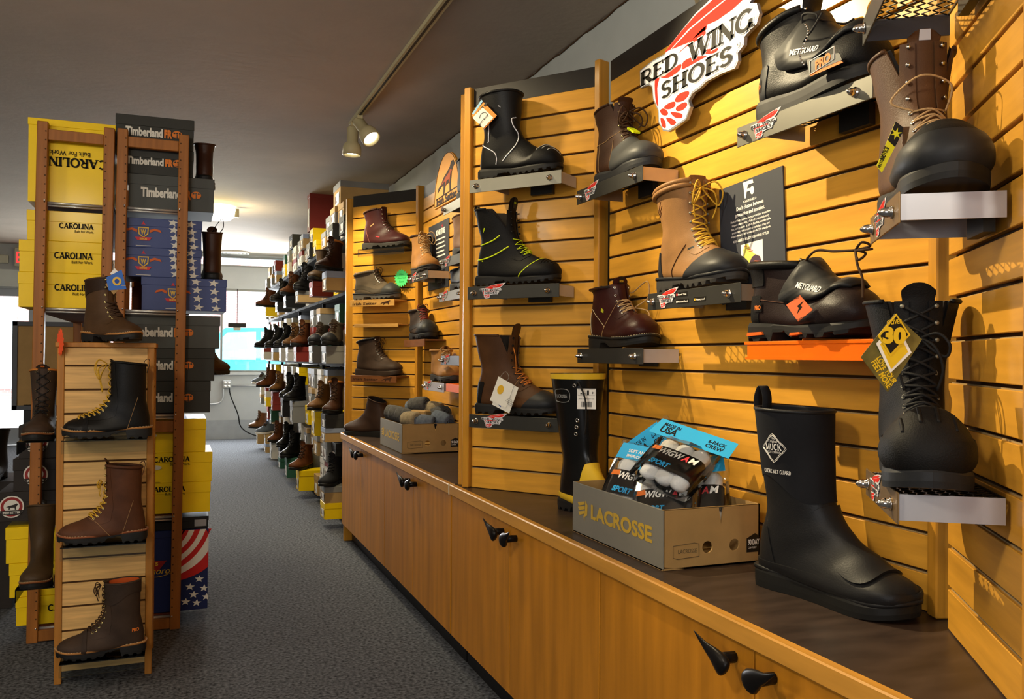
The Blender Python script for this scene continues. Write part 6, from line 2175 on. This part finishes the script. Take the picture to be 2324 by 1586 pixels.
x0, x1, z0, z1 = r4[2]
starbox((x0, x1, z0, z1), 'topmost navy starred box on the second rack shelf', .085, .205)
# yellow boxes
def yellow(q, label, tx, tz, th, tw, upside=False, hole=False, d=.30):
    x0, x1, z0, z1 = q
    t, w, h = shoebox(label, x0, x1, BF, d, z0, z1, BOXY, None, None if not upside else .03, 'yellow boxes in the racks')
    g = G()
    if tw:
        if upside:
            text(g, 'CAROLINA', tx, h * tz, th, 0, y=-.0012, font='serif', bold=.03, width=tw, flip=True)
            text(g, 'Built For Work.', tx - tw * .25, h * tz + th * .75, th * .55, 0, y=-.0012, bold=.01, width=tw * .6, flip=True)
        else:
            text(g, 'CAROLINA', tx, h * tz, th, 0, y=-.0012, font='serif', bold=.03, width=tw)
            text(g, 'Built For Work.', tx + tw, h * tz - th * .75, th * .5, 0, y=-.0012, bold=.01, align='r', width=tw * .55)
    if hole:
        g.prism(ellipse(w * .27, h * .52, .030, .011, 20), -.0010, -.0002, 1)
        g.prism([(w * .16, .0), (w * .36, .0), (w * .33, .006), (w * .19, .006)], -.0010, -.0002, 2)
    if g.v:
        g.obj('print', [INKK, OFFW, mat('yellow_shade_fold', '#b8960a', .6, var=0)], t)
    return t
q = stack([(62, 262, 272, 460)], 0)[0]
yellow(q, 'big yellow box with upside-down lettering on the top rack shelf', .303, .55, .038, .262, True)
l4 = stack([(40, 240, 617, 696), (42, 237, 545, 617), (60, 240, 477, 545)], 1)
yellow(l4[0], 'lowest of three yellow boxes behind the logger boot', .136, .50, .026, .155)
yellow(l4[1], 'middle yellow box on the second rack shelf', .132, .46, .026, .148)
yellow(l4[2], 'uppermost of three lettered yellow boxes on the second rack shelf', .122, .44, .022, .132)
r2 = stack([(300, 478, 1095, 1165), (300, 482, 1027, 1095), (290, 468, 950, 1027)], 3)
yellow(r2[0], 'lowest yellow box in the aisle-side rack, above the flag box', .066, .72, .022, .15)
yellow(r2[1], 'second yellow box up in the aisle-side rack with oval hole', .086, .70, .022, .15, False, True)
yellow(r2[2], 'third yellow box up in the aisle-side rack with oval hole', .060, .74, .022, .15, False, True)
l1 = stack([(35, 236, 1335, 1400), (20, 236, 1257, 1335), (12, 236, 1175, 1257)], 4)
yellow(l1[0], 'yellow box on the floor shelf behind the display stand', .12, .45, .026, .17)
yellow(l1[1], 'second yellow box up from the floor beside the carpet', 0, 0, 0, 0)
yellow(l1[2], 'third yellow box up, below the dark emblem boxes', .30, .55, .026, .12)
# dark boxes with round dog emblem
def darkbox(q, label, ex, er):
    x0, x1, z0, z1 = q
    t, w, h = shoebox(label, x0, x1, BF + .02, .30, z0, z1, BOXD, None, None, 'dark boxes with a round red emblem')
    g = G()
    cz = h * .5
    g.prism(ellipse(ex, cz, er, er, 28), -.0012, -.0002, 0)
    g.prism(ellipse(ex, cz, er * .88, er * .88, 28), -.0016, -.0010, 1)
    g.prism(ellipse(ex, cz + er * .05, er * .64, er * .60, 24), -.0020, -.0014, 0)
    K = er / 30
    g.prism([(ex + a * K, cz + b * K) for a, b in [(-14, 0), (-6, 3), (6, 6), (12, 9), (16, 7), (13, 3), (11, -1), (10, -8), (8, -8), (7, -2), (-3, -2), (-5, -8), (-7, -8), (-7, -1)]], -.0024, -.0018, 2)
    g.prism([(ex - er * .95, cz - er * .32), (ex + er * .95, cz - er * .32), (ex + er * .72, cz - er * .72), (ex - er * .72, cz - er * .72)], -.0022, -.0012, 2)
    text(g, 'IRISH SETTER', ex, cz - er * .62, er * .22, 0, y=-.0026, bold=.03, align='c', width=er * 1.4)
    for i in range(5):
        g.box(w * .55, w * .9 - .02 * (i % 2), -.001, -.0002, h * .64 - i * h * .1, h * .66 - i * h * .1, 3)
    g.obj('print', [OFFW, mat('emblem_red', '#8c2a28', .6, var=0), BOXD, mat('faint_brown_print', '#5c4e40', .7, var=0)], t)
l2 = stack([(-8, 235, 1103, 1170), (27, 235, 1030, 1103), (40, 235, 955, 1030)], 3)
darkbox(l2[0], 'lowest dark emblem box, jutting out past the rack', .052, .046)
darkbox(l2[1], 'middle dark emblem box partly behind the rack post', .085, .046)
darkbox(l2[2], 'topmost dark emblem box partly behind the rack post', .066, .046)
# flag box and black box
q = stack([(300, 473, 1194, 1392), (330, 474, 1164, 1194)], 4)
x0, x1, z0, z1 = q[0]
t, w, h = shoebox('tall box printed with red and white stripes and stars, at the foot of the rack', x0, x1, BF, .25, z0, z1, mat('flag_navy_card', '#1b2450', .5, var=.04), None, .03)
g = G()
xs = w - .128
def stripe_edge(i):
    """i = 0 at the upper left corner, 7 along the star field: rises from the left edge and steepens"""
    p0 = (xs, h * (.90 - .075 * i))
    p2 = (xs + .020 + .024 * i, h - .001) if i < 5 else (w - .0005, h * (.93 - .20 * (i - 5)))
    p1 = (p0[0] + .72 * (p2[0] - p0[0]), p0[1] + .34 * (p2[1] - p0[1]))
    return [((1 - t) ** 2 * p0[0] + 2 * t * (1 - t) * p1[0] + t * t * p2[0], (1 - t) ** 2 * p0[1] + 2 * t * (1 - t) * p1[1] + t * t * p2[1]) for t in (k / 12 for k in range(13))]
for i in range(7):
    e0, e1 = stripe_edge(i), stripe_edge(i + 1)
    n = len(e0)
    vs = [(x, -.0012, z) for x, z in e0] + [(x, -.0012, z) for x, z in e1]
    g.add(vs, [(k, k + 1, k + 1 + n, k + n) for k in range(n - 1)], (i + 1) % 2)
g.add([(xs + .14, -.0010, h - .001), (w - .0005, -.0010, h - .001), (w - .0005, -.0010, h * .93)], [(0, 1, 2)], 1)
g.prism([(xs, h * .88), (xs + .03, h - .001), (xs, h - .001)], -.0012, -.0002, 1)
for a, b in ((.70, .38), (.40, .29), (.86, .26), (.52, .19), (.94, .15), (.62, .085), (.26, .11)):
    px_, pz_ = xs + a * .128, b * h
    g.prism([(min(max(p, xs), w - .001), z) for p, z in [(px_ + (u - px_) * 1.25, v) for u, v in star(px_, pz_, .0165, 5, .42, .1)]], -.0012, -.0002, 0)
g.prism([(xs - .125, h * .64), (xs - .045, h * .64), (xs - .085, h * .50)], -.0012, -.0002, 2)
text(g, 'S', xs - .092, h * .585, .016, 2 + 1, y=-.0018, bold=.05)
text(g, 'Thoro', xs - .135, h * .48, .030, 3, y=-.0020, bold=.0, shear=.3, width=.10)
g.tube(crom([(xs - .13, -.002, h * .46), (xs - .08, -.002, h * .445), (xs - .03, -.002, h * .48), (xs - .03, -.002, h * .50)], 5), .0012, 4, 3)
g.obj('print', [OFFW, mat('flag_red', '#b81f1c', .5, var=0), mat('flag_dark_red', '#8a1c1a', .5, var=0), INKY], t)
x0, x1, z0, z1 = q[1]
t, w, h = shoebox('flat black box with silver edge lying on the striped flag box', x0, x1, BF + .01, .22, z0, z1, BOXK)
G().box(w - .06, w - .01, -.0012, 0, h * .2, h * .75).obj('label', mat('silver_label', '#9a9a9c', .4, .3, var=0), t)
# plain boxes deeper in the racks
rb = random.Random(9)
for i, (x0, x1, sh, h, m, lb) in enumerate((
        (-.2, .05, 0, .15, BOXTK, 'charcoal box behind the boot on the top rack shelf'), (-.2, .06, 1, .13, BOXBR, 'red brown box behind the starred boxes'), (-.2, .055, 2, .14, BOXTK, 'charcoal box deep on the middle rack shelf'),
        (-.2, .06, 3, .13, BOXY, 'yellow box deep in the aisle-side rack'), (-.2, .055, 4, .15, BOXN, 'navy box deep at the foot of the rack'), (-.56, -.29, 1, .13, BOXY, 'yellow box deep in the rack behind the lettered ones'))):
    shoebox(lb, x0, x1, BF + .42, .30, SHELVES[sh] + .0006, SHELVES[sh] + h, m)
    z = SHELVES[sh] + h + .0006
    shoebox(lb.replace('box', 'box stacked second', 1), x0 + .004, x1 + .006, BF + .425, .30, z, z + h - .01, m)
# boots standing on the rack boxes, heels to the shop
sp_h = dict(L=.29, H=.235, mat=leather('rack_brown_leather', '#3a2014', .42), top=(.018, .142, .048), sole='heel', lug=.016, lace_mat=LACEK, eyelets=7, bow=False, lace_extra=[], eyelet_mat=BRASS)
top0 = r5[0][3] + .0008
boot('work_boot', 'dark brown pull-on boot on the lowest charcoal box, heel outwards', dict(sp_h, laced=False, H=.20, top=(.01, .15, .06)), TR(.020, BF + .345, SHELVES[0] + .157, 95)) if False else None
shoebox('charcoal box carrying the brown boot at the rack side', -.12, .115, BF + .31, .10, SHELVES[0] + .0006, r5[0][3] - .001, BOXTK)
boot('work_boot', 'dark brown pull-on boot up on the charcoal boxes, heel outwards', dict(sp_h, laced=False, H=.185, top=(.016, .148, .052), L=.28), TR(.116, BF + .075, r5[0][3] + .001, 88))
bz = r4[0][3] + .001
r, L = boot('work_boot', 'brown lace-up boot with a lace loop standing on the navy starred box', dict(sp_h, H=.225), TR(.152, BF + .050, bz, 88))
g = G()
p = L.at(L.sec[0], 0)
g.tube(crom([p, p + V3((-.05, -.02, .03)), p + V3((-.08, -.045, .055)), p + V3((-.05, -.05, .02)), p + V3((-.03, -.03, -.01))], 7), .002, 5)
g.obj('lace_loop', LACEK, r)
boot('work_boot', 'dark boot heel showing beside the middle charcoal boxes', dict(sp_h, H=.18), TR(.092, BF + .33, SHELVES[2] + .155, 60))
shoebox('charcoal box under the dark boot heel on the middle shelf', -.1, .10, BF + .31, .10, SHELVES[2] + .0006, SHELVES[2] + .154, BOXTK)
# kraft-backed board standing behind the rack
q = pxbox(25, 730, 215, 930, 5.66)
t = thing('kraft_backed_board', 'large kraft-backed board in a dark frame behind the rack', 'board', Matrix.Translation((q[0], 5.70, q[2])))
w, h = q[1] - q[0], q[3] - q[2]
G().box(.02, w - .02, 0, .012, .02, h - .02).obj('backing', KRAFT, t)
g = G()
for a, b, c, d in ((0, w, 0, .026), (0, w, h - .026, h), (0, .026, 0, h), (w - .026, w, 0, h)):
    g.box(a, b, -.012, .02, c, d)
g.obj('frame', mat('slate_frame', '#4a4d52', .5, var=.05), t)
for x in (.06, w - .1):
    G().box(x, x + .04, .0, .03, -q[2] + .001, .03).obj('leg', BOXK, t)
g = G()
for i in range(2):
    g.box(w * .55, w * .80 - .03 * i, -.0006, 0, h * .36 - .014 * i, h * .364 - .014 * i)
g.obj('print', INKK, t)
# black boots on a low dark box left of the rack
p = hit(0, 1085, 1, 4.75)
BL2 = dict(L=.31, H=.235, mat=BLKL, sole='heel', lug=.016, lace_mat=LACEK, eyelets=7, eyelet_mat=BRASS)
t, w, h = shoebox('dark box carrying black boots past the rack', p.x - .30, p.x + .08, 4.62, .34, .0006, p.z, BOXD)
boot('work_boot', 'black boot on the dark box past the dark emblem boxes', BL2, TR(p.x - .0, 4.80, p.z + .001, -100))
boot('work_boot', 'second black boot on the dark box, mostly out of frame', BL2, TR(p.x - .16, 4.80, p.z + .001, -96))

# ------------------------------------------------------------------ oak display stand
SX0, SX1, SY, SZ = -.402, -.076, 3.50, 1.222
t = thing('display_stand', 'narrow oak slat display stand with clear shelves in front of the racks', 'display stand', Matrix.Translation((SX0, SY, 0)))
w = SX1 - SX0
for x in (0, w - .024):
    for y in (0, .30):
        G().box(x, x + .024, y, y + .024, 0, SZ, ch=.002).obj('corner_post', OAKT, t)
G().box(-.006, w + .006, -.008, .332, SZ, SZ + .018, ch=.002).obj('top_board', OAKT, t)
def stand_slats(name, M, ww):
    g = G()
    z1 = SZ - .002
    zs = [1.158 - k * .0877 for k in range(13)] + [.045]
    for z in zs:
        g.box(0, ww, 0, .008, max(z, .045), z1, 0, M, ch=.0012)
        z1 = z - .007
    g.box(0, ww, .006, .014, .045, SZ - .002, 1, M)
    g.obj(name, [OAKSL, SLOTD], t)
stand_slats('slat_panel', Matrix.Translation((.024, .003, 0)), w - .048)
Ml = Matrix.Rotation(-math.pi / 2, 4, 'Z')
Ml.translation = V3((.003, .30, 0))
stand_slats('slat_panel', Ml, .276)
Ml2 = Matrix.Rotation(math.pi / 2, 4, 'Z')
Ml2.translation = V3((w - .003, .024, 0))
stand_slats('slat_panel', Ml2, .276)
def acr(label, M, w):
    a = thing('acrylic_shelf', label, 'shelf', M, 'clear shelves on the oak display stand')
    g = G()
    g.box(0, w, -.125, -.001, -.004, 0).box(0, w, -.128, -.124, -.046, 0).box(0, w, -.004, -.001, -.004, .04)
    g.obj('tray', ACR, a)
ACZ = (.893, .519, .112)
for z, lb in zip(ACZ, ('clear shelf under the black logger boot', 'clear shelf under the reddish brown logger boot', 'clear shelf under the lowest boot of the stand')):
    acr(lb, Matrix.Translation((SX0 + .03, SY, z)), w - .05)
# tall loggers
LG = dict(L=.292, H=.272, sole='logger', lug=.016, lugd=.006, welt=WELTT, welt_thread=STITCHC, eyelets=10, hooks=4, top=(.020, .146, .050), tilt=.006, eyelet_mat=BRASSB, tongue=.008, lace_r=.0018)
WSM = mat('reddish_welt', '#8a4f30', .6, var=.1)
boot('logger_boot', 'black lace-to-toe logger boot with yellow laces on the stand', dict(LG, mat=BLKL, xv=.262, eyelets=13, hooks=5, lace_mat=LACEY, bow_w=.03, bow_s=.055, bow_h=.06, loop=BLACK, patches=[('toe_kiltie', BLKN, lambda p, th, fx, u: .008 - abs(p.x - .215), .003)],
     seams=[(STITCHT, lambda p, th, fx, u: p.x - .06 + .3 * (p.z - .1), .0006, lambda p: p.z < .15)]), TR(-.083, SY - .068, ACZ[0] + .0006, 180))
boot('logger_boot', 'reddish brown logger boot with yellow laces, middle of the stand', dict(LG, mat=REDB, lace_mat=LACEY, welt=WSM, tongue=.025, loop=REDB, lace_from=2, bow_s=.02, collar_r=.006,
     seams=[(STITCHT, lambda p, th, fx, u: p.x - .06 + .3 * (p.z - .1), .0006, lambda p: p.z < .15), (STITCHT, capfn(.13, .9), .0006, lambda p: p.z < .11)]), TR(-.095, SY - .068, ACZ[1] + .0006, 180))
r, L = boot('logger_boot', 'dark umber logger boot with orange mark, lowest on the stand', dict(LG, H=.262, mat=UMBR, lace_mat=LACEB, welt=WELTT, tongue=.006, lining=mat('orange_lining', '#b8501c', .8, var=.1), tilt=-.002,
     patches=[('over_collar_pad', leather('umber_collar', '#342820', .6), lambda p, th, fx, u: p.z - .205 - .02 * math.sin(p.x * 40), .003), ('toe_kiltie', leather('umber_collar', '#342820'), lambda p, th, fx, u: .008 - abs(p.x - .200), .003)]), TR(-.095, SY - .068, ACZ[2] + .0006, 180))
g = G()
flank_text(g, L, 'PRO', .045, .085, .011, 0, 1, .002, bold=.05, width=.022)
g.obj('heel_mark', INKO, r)
r, L = boot('logger_boot', 'brown logger boot with blue tag standing on the oak stand', dict(LG, L=.285, H=.232, mat=LOGB, lace_mat=DBRN and LACEB, lace_r=.0028, eyelets=8, hooks=2, lace_from=3, welt=WELTT, bow=False, tongue=.006,
     patches=[('over_shaft_cuff', leather('dark_cuff_leather', '#2c1c10', .5), lambda p, th, fx, u: p.z - .155 - .04 * math.sin(p.x * 10), .002)]), TR(-.315, SY + .085, SZ + .0185, -50))
q = [(240, 630), (276, 612), (287, 656), (247, 659)]
FS = Frame((-.45, SY, ), (1, 0), 1)
t, Q, c = card('hang_tag', 'blue tag with gold emblem hanging from the brown logger boot', FS, q, -.03, mat('tag_blue', '#2a62b8', .45, var=.05))
g = G()
g.prism(ellipse(.004, .002, .015, .016, 18), -.0016, -.0008, 0)
g.prism(ellipse(.004, .002, .008, .009, 14), -.0020, -.0014, 1)
g.box(.018, .034, -.0016, -.0008, -.014, -.012, 0)
g.prism([(-.034, -.012), (-.006, -.048), (.008, -.030), (-.02, .006)], .0004, .0012, 2)
g.prism([(-.02, .028), (-.004, .050), (.012, .032), (0, .02)], .0014, .002, 3)
g.obj('print', [mat('emblem_gold', '#d8b040'), INKB, KRAFT, WHITEC], t)
# boots on the stand's aisle-far face
for z, lb in ((.880, 'clear bracket shelf on the side of the oak stand, upper'), (.350, 'clear bracket shelf on the side of the oak stand, lower')):
    acr(lb, TR(SX0 - .001, SY + .29, z, -90), .27)
boot('work_boot', 'brown boot with orange collar facing out beside the oak stand', dict(L=.29, H=.25, mat=UMBR, sole='flat', lug=.014, welt=WELTB, welt_thread=STITCHC, top=(.01, .142, .052), collar_mat=mat('orange_collar', '#b8702c', .7, var=.1), collar_r=.004, eyelets=7, lace_mat=LACEK, tongue=.02, tongue_patch=(BLACK, 'CAROLINA', INKO), bow=False), TR(SX0 - .068, SY + .262, .8812, -90))
boot('work_boot', 'brown pull-on boot low at the side of the oak stand', dict(L=.29, H=.27, mat=leather('olive_brown_leather', '#41311f', .5), laced=False, top=(.006, .15, .056), tilt=.012, sole='flat', lug=.014, welt=WELTB, welt_thread=STITCHC, loop=BLACK), TR(SX0 - .070, SY + .262, .3512, -90))
t = thing('price_star', 'orange starburst card on the top corner of the oak stand', 'tag', TR(SX0 + .012, SY - .018, SZ + .018, -70))
G().prism(star(0, 0, .05, 14, .78), -.001, 0).obj('card', mat('neon_orange_card', '#ff5a2a', .5, var=.03), t)
# ------------------------------------------------------------------ shoe box shelves down the aisle
UP = (5.85, 7.24, 8.72, 10.2, 11.7)
LV = (.07, .60, 1.14, 1.645, 2.04)
AX = 1.10
METB = mat('black_shelf_metal', '#1c1c1d', .8, .0, var=.05, spec=.2)
sh = thing('steel_shelving', 'long black steel shelving full of shoe boxes along the aisle wall', 'shelving', Matrix.Translation((0, 0, 0)))
for y in UP:
    G().box(1.13, 1.155, y - .012, y + .012, 0, 2.06).obj('upright', METB, sh)
    G().box(1.54, 1.565, y - .012, y + .012, 0, 2.06).obj('upright', METB, sh)
for z in LV:
    for a, b in zip(UP, UP[1:]):
        G().box(AX, 1.57, a + .013, b - .013, z - .022, z).obj('shelf', METB, sh)
KINDS = [(BOXKR, BOXG, 'kraft shoe box with grey lid'), (BOXG, BOXG, 'grey shoe box'), (BOXW, BOXW, 'off white shoe box'), (BOXR, BOXR, 'dark red shoe box'), (BOXW, BOXR, 'white shoe box with red lid'), (BOXKR, BOXB, 'kraft shoe box with pale blue lid'),
         (BOXY, BOXY, 'yellow shoe box'), (BOXGR, BOXGR, 'green shoe box'), (BOXTK, BOXTK, 'charcoal shoe box'), (BOXKR, BOXKR, 'kraft shoe box'), (BOXK, BOXK, 'black shoe box'), (BOXG, BOXKR, 'grey shoe box with kraft lid')]
PROTO = {}
TAGW = mat('size_label', '#dcdad4', .6, var=0)
TAGI = mat('label_sketch', '#6c5a4c', .7, var=.1)
def proto(k, w, d, h):
    """box whose end (with its size label) looks across the aisle: origin at the middle of that end's foot, depth along +x"""
    key = (k, w, d, h)
    if key not in PROTO:
        m, lid, nm = KINDS[k]
        t = thing('shoe_box', nm, 'shoe box')
        e = .0025
        G().box(e, d - e, -w / 2 + e, w / 2 - e, 0, h - .003, ch=.001).obj('body', m, t)
        G().box(0, d, -w / 2, w / 2, h - min(.045, h * .34), h, ch=.001).obj('lid', lid, t)
        g = G()
        g.box(-.0012, 0, -w * .34, w * .14, h * .10, h * .58, 0)
        g.prism([(-w * .26, h * .2), (w * .04, h * .2), (w * .04, h * .26), (-w * .06, h * .34), (-w * .1, h * .5), (-w * .24, h * .5)], -.0018, -.001, 1, Matrix.Rotation(-math.pi / 2, 4, 'Z'))
        g.obj('size_label', [TAGW, TAGI], t)
        g = G()
        for q in (.22, .36):
            g.prism(ellipse(w * q, h * .42, .007, .014, 10), -.0008, .0, 0, Matrix.Rotation(-math.pi / 2, 4, 'Z'))
        g.obj('finger_hole', BOXK, t)
        PROTO[key] = [t, False]
    return PROTO[key]
def place(k, w, d, h, x, y, z, label, turn=0.0, group='shoe boxes on the aisle shelving'):
    p = proto(k, w, d, h)
    M = TR(x, y, z, turn)
    if not p[1]:
        p[1] = True
        p[0].matrix_basis = M
        p[0]['label'] = label
        p[0]['group'] = group
        return p[0]
    return dup(p[0], M, label, group)
ORD = ['first', 'second', 'third', 'fourth', 'fifth', 'sixth', 'seventh', 'eighth', 'ninth', 'tenth', 'eleventh', 'twelfth', 'thirteenth', 'fourteenth', 'fifteenth', 'sixteenth', 'seventeenth', 'eighteenth', 'nineteenth', 'twentieth', 'twenty-first', 'twenty-second', 'twenty-third', 'twenty-fourth', 'twenty-fifth', 'twenty-sixth', 'twenty-seventh', 'twenty-eighth', 'twenty-ninth', 'thirtieth']
SHN = ['floor shelf', 'second shelf', 'third shelf', 'fourth shelf', 'top shelf']
POS = ['lowest', 'second up', 'third up', 'fourth up']
# show boots: (x of foot in the photo, y of the box top in the photo, shelf, box kind, boot kind, words)
rb = random.Random(21)
SHOW = [
 (752, 613, 3, 5, 0, 'brown work boot with dark sole on the kraft box with pale blue lid'), (713, 640, 3, 3, 1, 'tall brown pull-on boot on the dark red box, fourth shelf'), (680, 661, 3, 0, 2, 'black lace-up on the grey-lidded kraft box, fourth shelf'),
 (652, 672, 3, 10, 3, 'red brown boot on the black box, fourth shelf'), (630, 686, 3, 10, 2, 'black boot on the black box, fourth shelf'), (604, 698, 3, 6, 3, 'small brown boot on the yellow box near the back window'),
 (757, 784, 2, 1, 4, 'grey olive hiking boot on the grey box, third shelf'), (712, 785, 2, 1, 4, 'olive and brown hiking boot on the grey box further down'), (676, 787, 2, 3, 3, 'brown boot on the dark red box, third shelf'), (657, 788, 2, 2, 5, 'tan boot beside the brown one, third shelf'),
 (639, 789, 2, 2, 2, 'black boot on the off white box, third shelf'), (621, 790, 2, 5, 2, 'black boot by the blue-lidded box, third shelf'), (600, 790, 2, 4, 2, 'last black boot on the third shelf before the window'),
 (760, 946, 1, 8, 0, 'brown boot with orange lining on the lettered charcoal box'), (718, 932, 1, 6, 5, 'brown boot with yellow sole on the yellow box, second shelf'), (667, 910, 1, 1, 2, 'black boot on the grey box, second shelf'), (645, 903, 1, 10, 2, 'black boot by the green box, second shelf'),
 (620, 889, 1, 3, 5, 'tan boot on the dark red box, second shelf'), (606, 880, 1, 4, 3, 'brown boot on the red-lidded white box, second shelf'), (594, 873, 1, 2, 6, 'blue grey sneaker boot on the off white box'),
 (748, 1108, 0, 0, 7, 'black high sneaker on the grey-lidded kraft box by the carpet'), (683, 1066, 0, 6, 3, 'dark brown boot on the yellow box by the carpet'), (655, 1037, 0, 7, 2, 'black shoe on the green box by the carpet'), (637, 1014, 0, 10, 2, 'black pull-on boot on the black box by the carpet'),
 (617, 1003, 0, 2, 3, 'tall brown boot on the white box by the carpet'), (604, 985, 0, 9, 6, 'blue grey running shoe low by the back wall'), (586, 972, 0, 9, 5, 'tan boot on the kraft box by the back wall')]
def lo(**k):
    return dict(dict(L=.30, H=.215, sole='heel', lug=.02, eyelets=5, bow=False, eyestay=False, lace_r=.003), **k)
BSP = [lo(mat=DBRN, welt=SOLEG, collar_r=.008, collar_mat=mat('orange_collar', '#b8702c')), lo(mat=leather('olive_brown_leather', '#41311f'), laced=False, H=.24, top=(.006, .15, .056)), lo(mat=BLKL, lace_mat=LACEK), lo(mat=CHBR, H=.2), lo(mat=GREYT, H=.15, toe=1.2, patches=[('toe_rand', DGRYR, capfn(.22, .6), .003)], collar_r=.009, loop=INKR),
       lo(mat=leather('umber_tan_leather', '#6a4826'), H=.19), lo(mat=mat('blue_grey_mesh', '#56606c', .7, var=.2), H=.11, sole_mat=WHITEC), lo(mat=mat('black_canvas', '#1b1b1d', .8, var=.1), H=.19, lace_mat=LACEK)]
BP = {}
def short_(l):
    for c in (' on the ', ' by ', ' beside ', ' near ', ' further ', ' before ', ' low ', ','):
        l = l.split(c)[0]
    return l
LBS = [short_(q[5]) + ' ' + ('by the carpet' if q[2] == 0 else 'of the ' + SHN[q[2]]) for q in SHOW]
taken = []
for i, (px, py, lv, bk, bt, lb) in enumerate(SHOW):
    p = hit(px, py, 0, .98)
    z, y = p.z, min(p.y, 12.3)
    base = LV[lv]
    y = max(y, 6.05)
    for u in UP:
        if abs(y - u) < .125:
            y = u + (.125 if y >= u else -.125)
    h = z - base
    n = 1 if h < .19 else (2 if h < .33 else (3 if h < .48 else 4))
    w = .19 if px > 640 else .20
    x = .955 if px > 640 else .965
    hh = round(h / n - .0008, 4)
    for k in range(n):
        kk = bk if k == n - 1 else rb.randrange(len(KINDS))
        nm = KINDS[kk][2]
        o = ORD[sum(1 for q in SHOW[:i] if q[2] == lv)]
        place(kk, w, .34, hh, x, y, base + .0006 + k * h / n, f'{nm} pulled out {o} along the {SHN[lv]}' if k == n - 1 else f'{nm} {("lowest", "second", "third")[k]} under the {o} pulled-out box, {SHN[lv]}', 0, 'pulled out shoe boxes with show boots')
    taken.append((lv, y, base, z))
    M = TR(x + .13, y + .12, z + .0012, 180 + (rb.uniform(48, 66) if px > 606 else 40))
    if bt not in BP:
        BP[bt] = boot('work_boot' if bt != 7 else 'high_sneaker', lb, BSP[bt], M, 'show boots along the shoe shelving', detail=0)[0]
    else:
        dup(BP[bt], M, lb, 'show boots along the shoe shelving')
# wordmark on the lettered charcoal box
p = hit(760, 946, 0, .98)
# the rows of boxes behind
cnt = 0
for lv, nrow, hh in ((0, 3, .160), (1, 3, .160), (2, 3, .145), (3, 2, .15), (4, 2, .125)):
    y = 5.90
    col = 0
    while y < 11.68:
        w = rb.choice((.20, .21, .225))
        if any(abs(y + w / 2 - u) < w / 2 + .016 for u in UP):
            y += .03
            if y > 11.6:
                break
            continue
        near = [t for t in taken if t[0] == lv and abs(t[1] - (y + w / 2)) < (w + .2) / 2 + .002]
        n = nrow if lv < 4 else rb.choice((1, 2, 2))
        if lv == 3 and rb.random() < .3:
            n -= 1
        for k in range(n):
            kk = rb.choices(range(len(KINDS)), (6, 7, 5, 2, 2, 2, 3, 1, 2, 3, 1, 3))[0]
            z = LV[lv] + .0006 + k * (hh + .0006)
            xf = 1.10 + rb.uniform(-.05, .02)
            d = .34
            if near:
                if z < max(t[3] for t in near) + .03:
                    continue
                xf, d = 1.315, .24
            place(kk, w - .004, d, hh, xf, y + w / 2, z, f'{KINDS[kk][2]}, {POS[k]} in the {ORD[col]} stack, {SHN[lv]}')
            cnt += 1
        col += 1
        y += w + .001
# odd boxes above the top row
place(0, .30, .36, .18, 1.10, 6.42, LV[4] + .0006 + .126 * 2, 'big kraft carton with grey lid topmost by the end panel', 0)
place(3, .16, .30, .34, 1.08, 7.75, LV[4] + .0006 + .126 * 2, 'tall red carton standing on end above the top shelf', 0)
place(8, .26, .34, .14, 1.09, 9.1, LV[4] + .0006 + .126 * 2, 'charcoal carton above the top shelf, halfway along', 0)
print('filler boxes', cnt)
